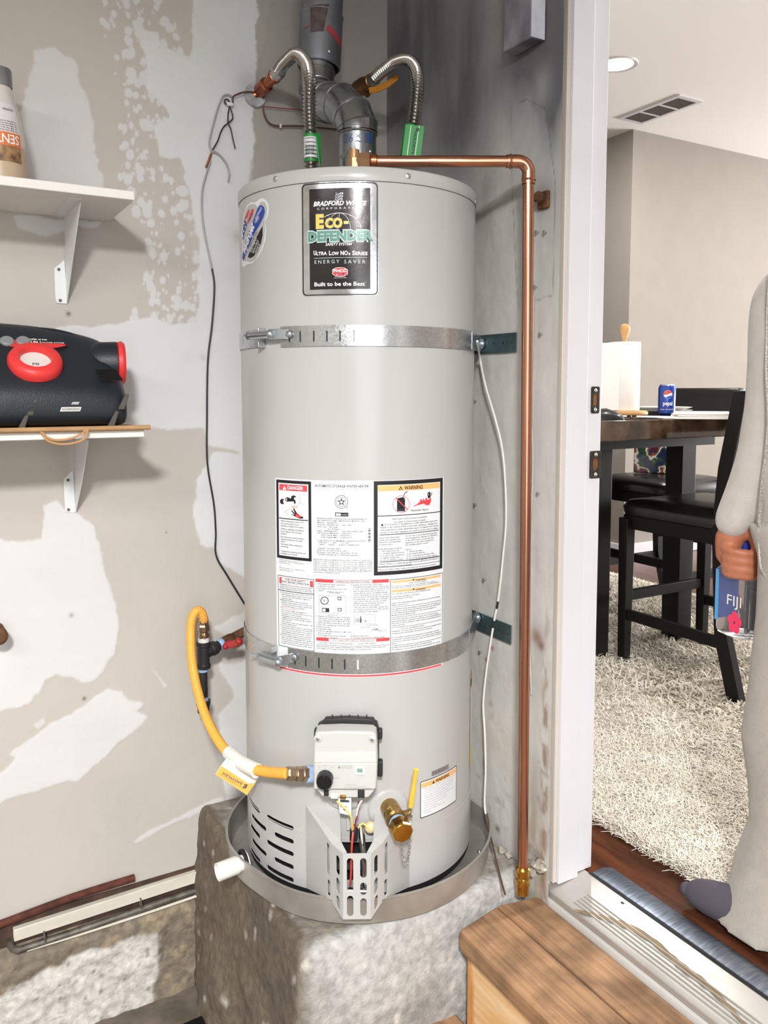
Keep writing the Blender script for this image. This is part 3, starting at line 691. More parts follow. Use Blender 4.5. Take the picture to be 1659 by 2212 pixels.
lines(gry, ['CATEGORY I NATURAL DRAFT', 'ANSI Z21.10.1-2017/CSA 4.1-2017', 'Pressure, Test 300 psi,  Working 150 psi', 'Certified altitude up to 7700 feet elevation'], 436, [648, 712, 796, 812], 693, 18, 12, o1)
for k in range(9): rect(gry, 893, 915, 502+k*14.5, 502+k*14.5+(9 if k % 2 else 5), o1)
lines(gry, ['MANUFACTURED UNDER ONE OR MORE OF THE FOLLOWING U.S. PATENTS: No. 5,000,000; 5,072,717;']+['5,092,519; 5,115,767; 5,199,385; 5,277,171; 5,341,770; 5,372,185; 5,485,879; 5,574,822;']*3+['OTHER U.S. AND FOREIGN PATENT APPLICATIONS PENDING. CURRENT CANADIAN PATENTS:']+['1,272,914; 1,280,043; 1,289,832; 2,045,862; 2,092,105; 2,107,012; 2,108,186; 2,112,515']*1, 402, 932, 795, 17, 10, o1)
lines(gry, ['This water heater meets or exceeds all of ANSI standard efficiency', 'requirements of ASHRAE Code 90'], 404, [932, 640], 892, 17, 10, o1)
# warning panel
frame(blk, 943, 1557, 71, 906, 30, o1); rect(org, 980, 1532, 112, 161, o1)
tri(blk, 1184, 159, 19, o2); tri(org, 1184, 156, 9, o3); tx(blk, 'WARNING', 1215, 1380, 152, 33, o2, bold=.025)
rect(blk, 972, 1537, 377, 384, o1)
cpoly(blk, [(1150, 235), (1205, 222), (1222, 238), (1222, 345), (1150, 345)], o1); cpoly(gry, [(1150, 330), (1222, 330), (1222, 350), (1150, 350)], o2); cring(red, 1188, 286, 77, 4, o2); cline(red, [(1140, 232), (1245, 335)], 8, o3)
cline(blk, [(1210, 222), (1214, 195), (1228, 180), (1245, 174)], 6, o1)
cpoly(red, [(1292, 308), (1330, 285), (1355, 262), (1362, 235), (1378, 258), (1385, 230), (1398, 256), (1410, 222), (1425, 250), (1455, 225), (1455, 262), (1440, 294)], o1)
cdisc(blk, 1440, 192, 10, o2, ry=13); cpoly(blk, [(1422, 205), (1452, 205), (1446, 228), (1428, 236)], o2); cline(blk, [(1424, 206), (1424, 190), (1438, 174)], 5, o2); cline(blk, [(1452, 208), (1460, 198), (1458, 182)], 5, o2)
tx(gry, 'Flammable Vapors', 1273, 1430, 346, 18, o1)
tx(blk, 'FIRE AND EXPLOSION HAZARD', 1108, 1418, 420, 15, o1); tx(gry, 'Can result in serious injury or death.', 1120, 1408, 444, 13, o1); tri(blk, 1018, 481, 13, o1)
lines(gry, ['Do not store or use gasoline or other flammable vapors and'], 1038, 1508, 463, 22, 13, o1)
lines(gry, ['liquids in the vicinity of this or any other appliance.  Storage of or', 'use of gasoline or other flammable vapors or liquids in the vicinity', 'of this or any other appliance can result in serious injury or death.'], 1002, [1512, 1518, 1516], 487, 23, 13, o1)
rect(blk, 995, 1523, 544, 550, o1)
lines(gry, ['Vapors from flammable', 'liquids can explode and', 'catch fire causing death', 'or severe burns.', '', 'Keep flammable products', '   1. far away from any', '       possible ignition source', '   2. in approved containers', '   3. tightly closed and', '   4. out of children\'s reach'], 985, [1175, 1180, 1184, 1115, 0, 1196, 1170, 1215, 1213, 1170, 1205], 590, 20, 12, o1)
lines(gry, ['Do not use or store flammable products', 'such as gasoline, solvents or adhesives', 'in the same room or area near this', 'appliance, or any other appliance or', 'any possible ignition source', '', 'Vapors', '  1. cannot be seen', '  2. are heavier than air', '  3. go a long way on the floor and', '  4. can be carried from other rooms', '      to possible ignition sources by air'], 1226, [1506, 1508, 1475, 1480, 1430, 0, 1280, 1375, 1400, 1478, 1500, 1532], 563, 20, 12, o1)
rect(blk, 997, 1525, 783, 789, o1); lines(gry, ['Water heaters in residential garages must be elevated and located, or', 'protected, to avoid physical damage.'], 990, [1520, 1285], 812, 21, 12, o1)
rect(blk, 972, 1540, 832, 836, o1); lines(gry, ['Read and follow water heater warnings and instructions. If owner\'s', 'manual is missing contact the distributor or manufacturer.'], 988, [1500, 1435], 862, 18, 12, o1)
# lower row
frame(blk, 90, 410, 943, 1583, 4, o1); rect(red, 100, 400, 960, 1015, o1); rect(wht, 121, 374, 962, 1013, o2)
tx(blk, 'FOR YOUR SAFETY', 158, 330, 979, 16, o3, bold=.01); tx(blk, 'READ BEFORE OPERATING', 124, 368, 1001, 16, o3, bold=.01)
lines(gry, ['WARNING: If you do not follow these instructions', 'exactly, a fire or explosion may result causing', 'property damage, personal injury or loss of life.'], 104, [394, 380, 396], 1030, 16, 10, o1); rect(blk, 92, 410, 1074, 1080, o1)
body = ['A. This appliance has a pilot which is lit by an', '    piezo-type gas ignition system. Do not open', '    the inner door and attempt to light the', '    pilot by hand.', 'B. BEFORE LIGHTING: smell all around the', '    appliance area for gas. Be sure to smell next', '    to the floor because some gas is heavier than', '    air and will settle on the floor.', 'WHAT TO DO IF YOU SMELL GAS', '  · Do not try to light any appliance.', '  · Do not touch any electric switch; do not use', '    any phone in your building.', '  · Immediately call your gas supplier from a', '    neighbor\'s phone. Follow the gas supplier\'s', '    instructions.', '  · If you cannot reach your gas supplier, call', '    the fire department.', 'C. Use only your hand to push in or turn the gas', '    control knob. Never use tools. If the knob will', '    not push in or turn by hand, don\'t try to repair it,', '    call a qualified service technician. Force or', '    attempted repair may result in a fire or explosion.', 'D. Do not use this appliance if any part has', '    been under water. Immediately call a qualified', '    service technician to inspect the appliance and', '    to replace any part of the control system and', '    any gas control which has been under water.']
for i, s_ in enumerate(body): tx(red if i == 8 else gry, s_, 105, 105+min(290, 6.2*len(s_)), 1098+i*17.6, 10, o1, xm=250)
rect(red, 422, 1078, 965, 995, o1); rect(wht, 582, 930, 969, 992, o2); tx(blk, 'OPERATING INSTRUCTIONS', 603, 902, 989, 15, o3, bold=.01)
lines(gry, ['1. STOP! Read the safety information', '    at the left on this label.', '2. Set the gas control knob to the "OFF"', '    position.'], 427, [690, 595, 704, 498], 1013, 19, 12, o1)
lines(gry, ['6. Depress and hold in gas control knob;', '    immediately press ignitor button until you hear', '    a "click" sound, then release. Continue to hold', '    down the gas control knob for about one (1)', '    minute after the pilot is lit. Release the gas', '    control knob & knob will pop back out. Check to', '    see if the pilot is still lit through the sight glass.', '    If the pilot goes out, repeat steps 2 through 6.', ' •  If gas control knob does not pop out when', '    released, stop and immediately call your', '    service technician or gas supplier.', ' •  If the pilot will not stay lit after several tries,', '    turn the gas control knob to "OFF" and call', '    your technician or gas supplier.'], 740, [1020, 1078, 1080, 1060, 1066, 1078, 1082, 1078, 1058, 1030, 1000, 1070, 1070, 985], 1013, 18.4, 12, o1)
frame(gry, 455, 695, 1105, 1262, 2, o1); cring(blk, 503, 1150, 36, 7, o1); cline(blk, [(494, 1140), (508, 1160)], 5, o2); rect(blk, 620, 652, 1116, 1146, o1); rect(wht, 626, 646, 1122, 1140, o2); rect(gry, 480, 545, 1216, 1252, o1); rect(wht, 486, 512, 1222, 1246, o2); rect(gry, 620, 655, 1216, 1246, o1); rect(wht, 626, 648, 1222, 1240, o2); tx(gry, 'INTERMEDIATE OVEN SHOWN', 520, 672, 1078, 9, o1); tx(gry, 'IN "OFF" POSITION', 545, 640, 1088, 9, o1); tx(gry, 'IGNITOR BUTTON', 528, 622, 1285, 9, o1)
lines(gry, ['3. Wait five (5) minutes to clear out any gas.', '    Then smell for gas, including near the floor.', '    If you smell gas, STOP! Follow "B" in the', '    safety information at the left on this label.', '    If you don\'t smell gas, go to the next step.', '4. Remove outer door.', '5. Loosen igniter holder.', '6. Look into sight glass window on right inner', '    door to view pilot.', '7. Turn the gas control knob clockwise', '        to "PILOT" position.'], 427, [732, 738, 732, 736, 728, 560, 570, 742, 566, 694, 622], 1303, 18.6, 12, o1)
frame(gry, 768, 958, 1275, 1360, 2, o1); 
for k in range(9): cline(gry, [(780+k*7, 1345), (784+k*7, 1300+8*(k % 3))], 3, o1)
rect(blk, 822, 830, 1290, 1350, o1); tri(blk, 870, 1338, 8, o1); tx(gry, 'PILOT VIEW WINDOW', 870, 985, 1374, 8, o1); tx(gry, 'SIGHT GLASS', 822, 905, 1394, 8, o1); cline(gry, [(920, 1420), (960, 1395), (990, 1412), (930, 1410)], 3, o1); cline(blk, [(955, 1420), (975, 1398)], 4, o1); tx(gry, 'PILOT', 985, 1065, 1424, 8, o1)
lines(gry, ['8. Replace outer door.', '10. Turn gas control knob to desired setting.'], 736, [898, 1042], 1470, 17, 12, o1)
rect(red, 430, 1084, 1492, 1522, o1); rect(wht, 540, 965, 1496, 1519, o2); tx(blk, 'TO TURN OFF GAS TO APPLIANCE', 572, 938, 1515, 14, o3)
tx(gry, '1. Turn the gas control knob counterclockwise          to the "OFF" position.', 432, 962, 1541, 11, o1); rect(blk, 430, 1084, 1556, 1559, o1); lines(gry, ['Read and follow water heater WARNINGS and INSTRUCTIONS. If instructions and', 'warnings are missing, contact the dealer or manufacturer.'], 434, [1048, 930], 1577, 17, 11, o1)
frame(blk, 1090, 1556, 938, 1590, 4, o1); rect(org, 1106, 1540, 952, 972, o1); rect(org, 1106, 1540, 1034, 1056, o1)
for yy in (969, 1054): tri(blk, 1297, yy, 9, o2); tx(blk, 'WARNING', 1315, 1405, yy, 14, o2, bold=.02)
tx(blk, 'FOR YOUR SAFETY', 1258, 1422, 990, 13, o1); lines(gry, ['Do not store or use gasoline or other flammable, combustible, or', 'corrosive vapors or liquids in the vicinity of this or any other appliance.'], 1102, [1500, 1528], 1008, 14, 9, o1)
tx(blk, 'HOT WATER CAN PRODUCE 3RD DEGREE BURNS', 1102, 1450, 1082, 12, o1)
rb = ['IN LESS THAN 5 SECONDS AT 140°F (60°C)', 'IN 30 SECONDS AT 130°F (54°C)', '', 'Vapors from flammable liquids will explode and catch fire causing', 'death or severe burns.', '-', 'This appliance must be installed in accordance with local codes, or in', 'the absence of local codes, the National Fuel Gas Code, ANSI Z223.1', 'or the CAN/CGA-B149 Installation Codes, and be equipped in a', 'Manufactured Home. (Mobile Home)', '-', 'CAUTION: Operation of this water heater prior to commissioning', 'decommissioning, any unflooded, compounds or air-contaminating agents', 'will result in serious damage to these controls. Internal flash parts and', 'void the warranty.', '-', '                  STATE OF CALIFORNIA NOTICE', 'WARNING: This water heater must be braced, anchored or strapped to avoid', 'moving during an earthquake. See manual for procedures.', '', 'If not installed, operated and maintained in accordance with the', 'manufacturer\'s instructions, this product could expose you to substances', 'in this fuel or from fuel combustion which can cause death or serious', 'illness.', '-', 'SUITABLE FOR WATER (POTABLE) HEATING AND SPACE HEATING', 'This appliance, can be used for space heating systems that require']
for i, s_ in enumerate(rb):
    y = 1101+i*18.0
    if s_ == '-': rect(blk, 1106, 1545, y-7, y-4, o1)
    elif s_: tx(gry, s_, 1102, 1102+min(438, 6.6*len(s_)), y, 11, o1, xm=1320)
red2 = MB(); curved(red, u0+.006, u1-.004, zb+.001, zb+.0045, o1)
for mb_, nm, mt in ((wht, 'white_print', mWhiteP), (blk, 'black_print', mInk), (gry, 'grey_print', mInkL), (red, 'red_print', mRedI), (org, 'orange_print', mOrI)): obj(nm, mb_, mt, LAB, smooth=0, kind='stuff')

# ---- black badge
K4 = 8.195; L4 = lambda x, y: (640+x/K4, 380+y/K4)
mFoil = M('silver_foil', '#d6d6da', .16, 1., var=.12, scale=40, bump=.12, bscale=60)
mFoilD = M('black_foil', '#1a1618', .22, .35, var=.25, scale=20, coat=.6, bump=.10, bscale=70, col2='#2c2322')
a, b, z0, z1 = pxr(100, 1452, 98, 2120, L4)
m = MB(); curved(m, a, b, z0, z1, .0005, .009); BADGE = obj('badge', m, mFoil, wh, label='silver framed black brand badge')
ol = MB(); ol.sheet(rrect(a+.0012, b-.0012, z0+.0012, z1-.0012, .008), [rrect(a+.0032, b-.0032, z0+.0032, z1-.0032, .007)], wm(.0008), step=.012); obj('badge_outline', ol, mInk, BADGE, smooth=0)
m = MB(); rect(m, 238, 1310, 213, 2005, .0009, L4); obj('badge_panel', m, mFoilD, BADGE)
mWI = M('white_ink', '#f2f2f2', .4); mYI = M('yellow_ink', '#e6c85a', .35); mGI = M('green_ink', '#5f8f86', .3); mGO = M('pale_green_ink', '#bcd2cc', .35)
mRI = M('badge_red', '#d8343a', .4); mNavy = M('navy_ink', '#26305e', .4)
wI, yI, gI, rI, nI, gO = MB(), MB(), MB(), MB(), MB(), MB(); q1, q2, q3 = .0012, .0015, .0018
kw = dict(L=L4)
for k in range(3):  # waving flag mark
    y = 300+k*48; pts = []
    top = [(703-6*k+130*t, y+18*math.sin(t*5.5)-6+20*t) for t in np.linspace(0, 1, 9)]; bot = [(p[0]-4, p[1]+30) for p in top[::-1]]
    cpoly(wI, top+bot, q1, L4)
    cpoly(nI, [(p[0]+8, p[1]+8) for p in top[:-1]]+[(p[0]+4, p[1]-7) for p in bot[1:]], q2, L4)
tx(wI, 'BRADFORD', 308, 845, 526, 78, q1, bold=.035, shear=.25, **kw); tx(wI, 'WHITE', 882, 1250, 520, 76, q1, bold=.035, shear=.25, **kw)
tx(wI, 'CORPORATION', 372, 1180, 588, 34, q1, space=1.9, **kw)
gl = []   # globe lines
for k in range(12): t0, t1 = PI*k/12, PI*(k+1)/12; cline(wI, [(760-390*math.cos(t0), 940-285*math.sin(t0)), (760-390*math.cos(t1), 940-285*math.sin(t1))], 7, q1, L4)
for rx in (200,):
    for k in range(10): t0, t1 = PI*k/10, PI*(k+1)/10; cline(wI, [(760-rx*math.cos(t0), 940-285*math.sin(t0)), (760-rx*math.cos(t1), 940-285*math.sin(t1))], 6, q1, L4)
for y, x0_, x1_ in ((705, 540, 980), (775, 440, 1090), (872, 385, 1140)): cline(wI, [(x0_, y), (x1_, y)], 6, q1, L4)
cline(wI, [(760, 655), (760, 940)], 6, q1, L4)
tx(nI, 'E', 345, 500, 926, 236, q2, bold=.10, **kw); tx(nI, 'CO', 500, 830, 918, 170, q2, bold=.11, **kw)
tx(yI, 'E', 352, 494, 922, 226, q3, bold=.06, **kw); tx(yI, 'CO', 512, 822, 914, 160, q3, bold=.06, **kw); rect(nI, 838, 935, 795, 862, q2, L4); rect(yI, 844, 928, 802, 852, q3, L4)
tx(gO, 'DEFENDER', 205, 1368, 1148, 178, q2, bold=.10, **kw); tx(gI, 'DEFENDER', 216, 1358, 1140, 162, q3, bold=.05, **kw)
tx(wI, 'SAFETY SYSTEM', 520, 985, 1232, 46, q1, bold=.02, shear=.2, **kw); tx(wI, '™', 990, 1015, 1200, 16, q1, **kw)
for s_, xa, xb, h_ in (('U', 312, 358, 74), ('LTRA', 362, 545, 56), ('L', 582, 625, 74), ('OW', 630, 755, 56), ('NO', 785, 915, 74), ('x', 922, 960, 56), ('S', 990, 1040, 74), ('ERIES', 1046, 1262, 56)): tx(wI, s_, xa, xb, 1402, h_, q1, bold=.03, **kw)
rect(gO, 315, 1250, 1443, 1450, q1, L4)
tx(gO, 'ENERGY', 328, 765, 1550, 62, q1, space=1.5, **kw); tx(gO, 'SAVER', 850, 1225, 1550, 62, q1, space=1.5, **kw)
cpoly(wI, [(xx, yy) for xx, yy in [(640, 1660), (700, 1625), (775, 1618), (850, 1625), (912, 1660), (912, 1740), (850, 1780), (775, 1786), (700, 1780), (640, 1740)]], q1, L4)
cpoly(rI, [(xx, yy) for xx, yy in [(648, 1664), (704, 1632), (775, 1625), (846, 1632), (904, 1664), (904, 1736), (846, 1772), (775, 1778), (704, 1772), (648, 1736)]], q2, L4)
tx(wI, 'PHCC', 662, 890, 1702, 44, q3, bold=.04, **kw); cdisc(nI, 722, 1740, 20, q3, L4); cdisc(wI, 722, 1748, 9, .0021, L4, ry=14); cdisc(nI, 832, 1738, 20, q3, L4); tx(wI, 'OFFICIAL MANUFACTURER', 668, 888, 1812, 14, q1, **kw)
tx(wI, 'Built to be the Best', 325, 1215, 1945, 68, q1, bold=.02, **kw); tx(wI, '™', 1218, 1240, 1890, 18, q1, **kw)
for mb_, nm, mt in ((wI, 'white_lettering', mWI), (nI, 'navy_mark', mNavy), (yI, 'yellow_lettering', mYI), (gO, 'pale_lettering', mGO), (gI, 'green_lettering', mGI), (rI, 'red_emblem', mRI)): obj(nm, mb_, mt, BADGE, smooth=0, kind='stuff')

# ---- oval sticker on the left shoulder
K5 = 13.01; L5 = lambda x, y: (500+x/K5, 420+y/K5)
def cp5(mb, pts, off): cpoly(mb, pts, off, L5)
st = MB(); cp5(st, [(300, 1960), (310, 1500), (300, 1100), (350, 600), (430, 320), (540, 220), (690, 220), (780, 140), (870, 105), (960, 140), (1040, 260), (1060, 420), (1030, 620), (960, 770), (985, 1000), (960, 1300), (880, 1550), (740, 1790), (600, 1930), (480, 1960), (400, 2010), (330, 2050)], .0005)
STK = obj('jet_sticker', st, mWhiteP, wh, label='white oval sticker with blue band and stripes')
bI, kI, rI, wI, gyI = MB(), MB(), MB(), MB(), MB(); mBlue = M('blue_ink', '#2a449c', .4); mGryI = M('sticker_grey', '#b8b8b6', .4)
cp5(gyI, [(420, 1880), (330, 1850), (360, 1350), (640, 640), (800, 240), (870, 190), (950, 230), (1010, 380), (990, 560), (930, 740), (950, 1000), (900, 1350), (780, 1650), (620, 1840)], .0007)
cp5(bI, [(310, 1780), (330, 1640), (450, 1180), (600, 790), (740, 400), (800, 315), (860, 300), (930, 370), (950, 500), (900, 660), (760, 920), (600, 1200), (460, 1560), (380, 1800), (345, 1870)], .0009)
cp5(bI, [(320, 1250), (340, 900), (375, 690), (440, 850), (360, 1130), (335, 1280)], .0009)
cp5(kI, [(470, 1760), (540, 1560), (700, 1220), (880, 890), (885, 1150), (830, 1400), (720, 1640), (600, 1760), (520, 1785)], .0009)
cp5(rI, [(380, 680), (460, 470), (515, 415), (490, 530), (420, 690)], .0009); cp5(rI, [(440, 830), (520, 570), (590, 410), (640, 415), (590, 560), (480, 800)], .0009)
def t5(mb, s_, p0, p1, h, off, bold=0., shear=0.):
    P0 = V(*uz(*L5(*p0))); P1 = V(*uz(*L5(*p1))); d = P1-P0; Ln = np.linalg.norm(d); d /= Ln; n = V(-d[1], d[0])
    text(mb, s_, 0, Ln, 0, h, lambda u, v: wrap(*(P0+d*u+n*v), RH+off), bold, shear)
t5(wI, 'Hydrojet', (400, 1690), (665, 900), .018, .0012, .03, .2)
t5(wI, 'TOTAL', (690, 830), (740, 690), .006, .0012); t5(wI, 'PERFORMANCE', (710, 720), (880, 400), .006, .0012); t5(wI, 'SYSTEM', (730, 800), (800, 660), .006, .0012)
for i, s_ in enumerate(('SEDIMENT', 'REDUCING', 'DEVICE')): t5(wI, s_, (560+70*i, 1650+20*i), (740+40*i, 1230+90*i), .006, .0012)
t5(kI, 'MADE IN USA', (520, 760), (620, 560), .004, .0012); t5(kI, 'BRADFORD WHITE', (540, 1480), (760, 1050), .004, .0012)
for x, y in ((370, 820), (405, 910), (365, 1040), (335, 1170)): cdisc(wI, x, y, 14, .0012, L5, ry=26)
for mb_, nm, mt in ((gyI, 'grey_print', mGryI), (bI, 'blue_band', mBlue), (kI, 'black_print', mInk), (rI, 'red_stripe', mRI), (wI, 'white_lettering', mWI)): obj(nm, mb_, mt, STK, smooth=0, kind='stuff')

# ---- small warning label, serial plate, yellow energy label on the right side
K6 = 12.762; L6 = lambda x, y: (880+x/K6, 1640+y/K6)
a, b = uz(*L6(350, 1000))[0], uz(*L6(1345, 650))[0]; zt, zb2 = uz(*L6(850, 445))[1], uz(*L6(850, 1440))[1]
m = MB(); curved(m, a, b, zb2, zt, .0005, .003); WL = obj('warning_label', m, mWhiteP, wh, label='small white warning label with orange band')
kb, ob_, gb = MB(), MB(), MB(); kb.sheet(rrect(a, b, zb2, zt, .003), [rrect(a+.0016, b-.0016, zb2+.0016, zt-.0016, .002)], wm(.0008), step=.01)
hh = zt-zb2; ww = b-a
curved(ob_, a+.003, b-.003, zt-.0042-hh*.13, zt-.0042, .0007)
text(kb, 'WARNING', a+ww*.36, a+ww*.74, zt-.0032-hh*.115, hh*.085, wm(.001), .03, .15); kb.add([wrap(a+ww*.27, zt-.0032-hh*.115, RH+.001), wrap(a+ww*.34, zt-.0032-hh*.115, RH+.001), wrap(a+ww*.305, zt-.0032-hh*.04, RH+.001)], [(0, 1, 2)])
rows = ['Water heater is equipped with a flame arrestor', '  to reduce the risk of ignition of vapors.', 'Do not store or use flammable materials near', '  this heater. Keep area clear and free of', '  combustible materials and liquids.', 'Do not block air openings at the base of heater.', '  Read the manual before service.', '  Failure to follow may result in', '  fire or explosion.', 'Keep area clean of lint, dust', '  and oil.']
for i, s_ in enumerate(rows): text(gb, s_, a+ww*.07, a+ww*(.07+min(.86, .0185*len(s_))), zt-hh*(.235+.066*i), hh*.03, wm(.0008))
for mb_, nm, mt in ((kb, 'black_print', mInk), (ob_, 'orange_band', mOrI), (gb, 'grey_print', M('pale_print_ink', '#8f9096', .6))): obj(nm, mb_, mt, WL, smooth=0, kind='stuff')
a, b = uz(*L6(668, 400))[0], uz(*L6(1135, 200))[0]; m = MB(); zc = uz(*L6(900, 310))[1]; curved(m, a, b, zc-.0052, zc+.0052, .0005, .002); NPL = obj('serial_plate', m, M('grey_plate', '#9b9693', .4, .4, var=.2, scale=200), wh)
m = MB(); text(m, 'NATURAL GAS', a+.003, b-.012, zc-.002, .005, wm(.0008)); obj('plate_print', m, M('plate_ink', '#6a6260', .6), NPL, smooth=0, kind='stuff')
mYel = M('yellow_label', '#e8cf3c', .5); m = MB(); ue = uz(1016, 1500)[0]; zt, zb2 = uz(1016, 1462)[1], uz(1015, 1655)[1]
curved(m, ue-.004, ue+.10, zb2, zt, .0006); YL = obj('energy_label', m, mYel, wh, label='yellow energy label on the side')
m = MB(); curved(m, ue-.003, ue+.09, zb2+.045, zt-.03, .0009); obj('white_panel', m, mWhiteP, YL); m = MB(); curved(m, ue-.002, ue+.08, zt-.024, zt-.006, .0009); obj('black_band', m, mInk, YL)
# ================================================================== GAS CONTROL AND BURNER SHROUD (parts of the heater)
mPlas = M('control_grey_plastic', '#c2c1be', .42, bump=.06, bscale=200); mPlasD = M('control_dark_plastic', '#2b2b2b', .5); mWhitePl = M('white_plastic', '#e9e9e6', .4)
g0 = onC(745, 1650, .330); gf = Fr(g0, nrm(V(*(g0[:2]-AX), 0)))
gp = lambda x, y, off=0.: gf.px(640+x/7.54, 1560+y/7.54, off)
gout = [gp(x, y) for x, y in [(300, 210), (345, 185), (700, 172), (1100, 182), (1230, 192), (1285, 235), (1300, 330), (1312, 700), (1300, 1080), (1285, 1120), (1215, 1130), (680, 1135), (430, 1132), (330, 1130), (275, 1090), (265, 700), (280, 330)]]
m = MB(); m.prism([gf.w(a, b, -.046) for a, b in gout], gf.c*.040)
CTRL = obj('gas_control', m, mPlas, wh, bev=.004, seg=3, label='light grey gas control with black dial')
def inset(poly, k): c = np.mean(poly, 0); return [tuple(c+(V(p)-c)*k) for p in poly]
fl_ = [gp(x, y) for x, y in [(290, 670), (1300, 670), (1295, 1085), (1285, 1110), (290, 1110), (278, 1085)]]
m = MB(); m.prism([gf.w(a, b, -.008) for a, b in fl_], gf.c*.0055); obj('control_face', m, mPlas, CTRL, bev=.0025)
sl_ = [gp(x, y) for x, y in [(300, 480), (1290, 480), (1300, 668), (285, 668)]]
m = MB(); m.add([gf.w(a, b, c) for (a, b), c in zip([gp(300, 500), gp(1285, 500), gp(1300, 672), gp(288, 672)], (-.0055, -.0055, -.0022, -.0022))]+[gf.w(a, b, -.012) for a, b in [gp(300, 500), gp(1285, 500), gp(1300, 672), gp(288, 672)]], [(0, 1, 2, 3), (0, 4, 5, 1), (1, 5, 6, 2), (2, 6, 7, 3), (3, 7, 4, 0)]); obj('control_slope', m, mPlas, CTRL, bev=.001)
# black backing plate with lugs
bo = [gp(x, y) for x, y in [(385, 160), (420, 110), (800, 95), (1235, 120), (1245, 165), (1290, 180), (1320, 300), (1320, 1000), (1290, 1120), (290, 1120), (262, 700), (270, 350), (300, 210)]]
m = MB(); m.prism([gf.w(a, b, -.062) for a, b in bo], gf.c*.015); obj('backing_plate', m, mPlasD, CTRL, bev=.002)
for (x0, x1, y0, y1) in ((232, 300, 285, 440), (1300, 1378, 290, 458), (1300, 1384, 815, 1085), (240, 290, 540, 700)):
    (a0, b0), (a1, b1) = gp(x0, y0), gp(x1, y1); m = MB(); gf.box(m, (a0+a1)/2, (b0+b1)/2, -.053, abs(a1-a0), abs(b1-b0), .016); obj('lug', m, mPlasD, CTRL, bev=.003)
for x in (530, 680, 820, 965, 1110): a, b = gp(x, 102); m = MB(); gf.box(m, a, b, -.055, .0025, .004, .012); obj('rib', m, mPlasD, CTRL)
lo = [gp(x, y) for x, y in [(300, 1125), (360, 1190), (400, 1255), (550, 1278), (1160, 1278), (1200, 1240), (1240, 1190), (1290, 1125)]]
m = MB(); m.prism([gf.w(a, b, -.045) for a, b in lo], gf.c*.034); obj('control_base', m, mPlas, CTRL, bev=.002)
for x, y in ((350, 278), (1235, 288)):
    a, b = gp(x, y); m = MB(); m.lathe([(.007, -.012), (.0075, -.0035), (.0045, -.002), (0, -.002)], gf.w(a, b), gf.c, 20, cap=False); bo_ = obj('screw_boss', m, mPlas, CTRL)
    m = MB(); m.lathe([(.0035, -.003), (.0035, -.0005), (.0015, .0002), (0, .0002)], gf.w(a, b), gf.c, 14, cap=False); obj('screw', m, mScrew, bo_)
a, b = gp(470, 915); kr = abs(gp(603, 915)[0]-a)
m = MB(); m.lathe([(kr, -.004), (kr, .010), (kr*.93, .0165), (kr*.86, .0175), (0, .0175)], gf.w(a, b), gf.c, 40, cap=False); KN = obj('dial_knob', m, M('black_knob', '#121212', .35), CTRL, smooth=30)
m = MB(); gf.box(m, a, b+kr*.75, .0178, .0012, kr*.25, .0006); obj('knob_mark', m, M('knob_mark', '#3a3a3a', .5), KN)
dp, a2 = gp(1035, 790), .0085
m = MB(); gf.box(m, dp[0], dp[1], -.0022, .0185, .0165, .0025); DSP = obj('status_window', m, mWhitePl, CTRL, bev=.0008); m = MB(); gf.box(m, dp[0], dp[1], -.0008, .0105, .0075, .0006); obj('window_lens', m, M('window_lens', '#7f9a8c', .15, coat=.5), DSP)
m = MB(); dt_ = gf
ticks = [(372, 770, -40), (470, 742, 0), (548, 758, 30), (612, 838, 60), (660, 922, 90), (608, 1002, 120), (543, 1072, 155)]
ck = gp(470, 915)
for x, y, d in ticks: q = gp(x, y); r = V(q[0]-ck[0], q[1]-ck[1]); L_ = np.linalg.norm(r); r /= L_; p0 = V(*ck)+r*(kr+.0012); p1 = V(*ck)+r*(kr+.0042); n = V(-r[1], r[0])*.0003; m.add([gf.w(*(p0+n), -.0022), gf.w(*(p1+n), -.0022), gf.w(*(p1-n), -.0022), gf.w(*(p0-n), -.0022)], [(0, 1, 2, 3)])
fg = lambda u, v: gf.w(u, v, -.0022)
for s_, x, y, w_ in (('PILOT', 437, 722, 62), ('OFF', 350, 742, 42), ('VAC', 560, 748, 36), ('WARM', 626, 925, 66), ('VERY', 325, 1060, 50), ('HOT', 325, 1080, 50)): q = gp(x, y); q2_ = gp(x+w_, y); text(m, s_, q[0], q2_[0], q[1], .0016, fg)
q = gp(672, 760); m.add([gf.w(q[0], q[1], -.0022), gf.w(q[0]+.006, q[1], -.0022), gf.w(q[0]+.003, q[1]+.006, -.0022)], [(0, 1, 2)])
for i, s_ in enumerate(('Disconnect power before', 'servicing. Do not turn knob', 'with tools.')): q = gp(735, 725+i*18); text(m, s_, q[0], gp(905, 725)[0], q[1], .0014, fg)
for i, s_ in enumerate(('TO LIGHT PILOT:', 'Turn knob to OFF, wait 5 minutes', 'Turn to PILOT, depress knob & press igniter', 'Hold until status light blinks')): q = gp(785, 1030+i*24); text(m, s_, q[0], gp([985, 1130, 1205, 1115][i], 725)[0], q[1], .0015, fg)
q = gp(1003, 888); text(m, 'STATUS', q[0], gp(1098, 888)[0], q[1], .0014, fg)
obj('control_print', m, M('control_print', '#8a8988', .6), CTRL, smooth=0, kind='stuff')
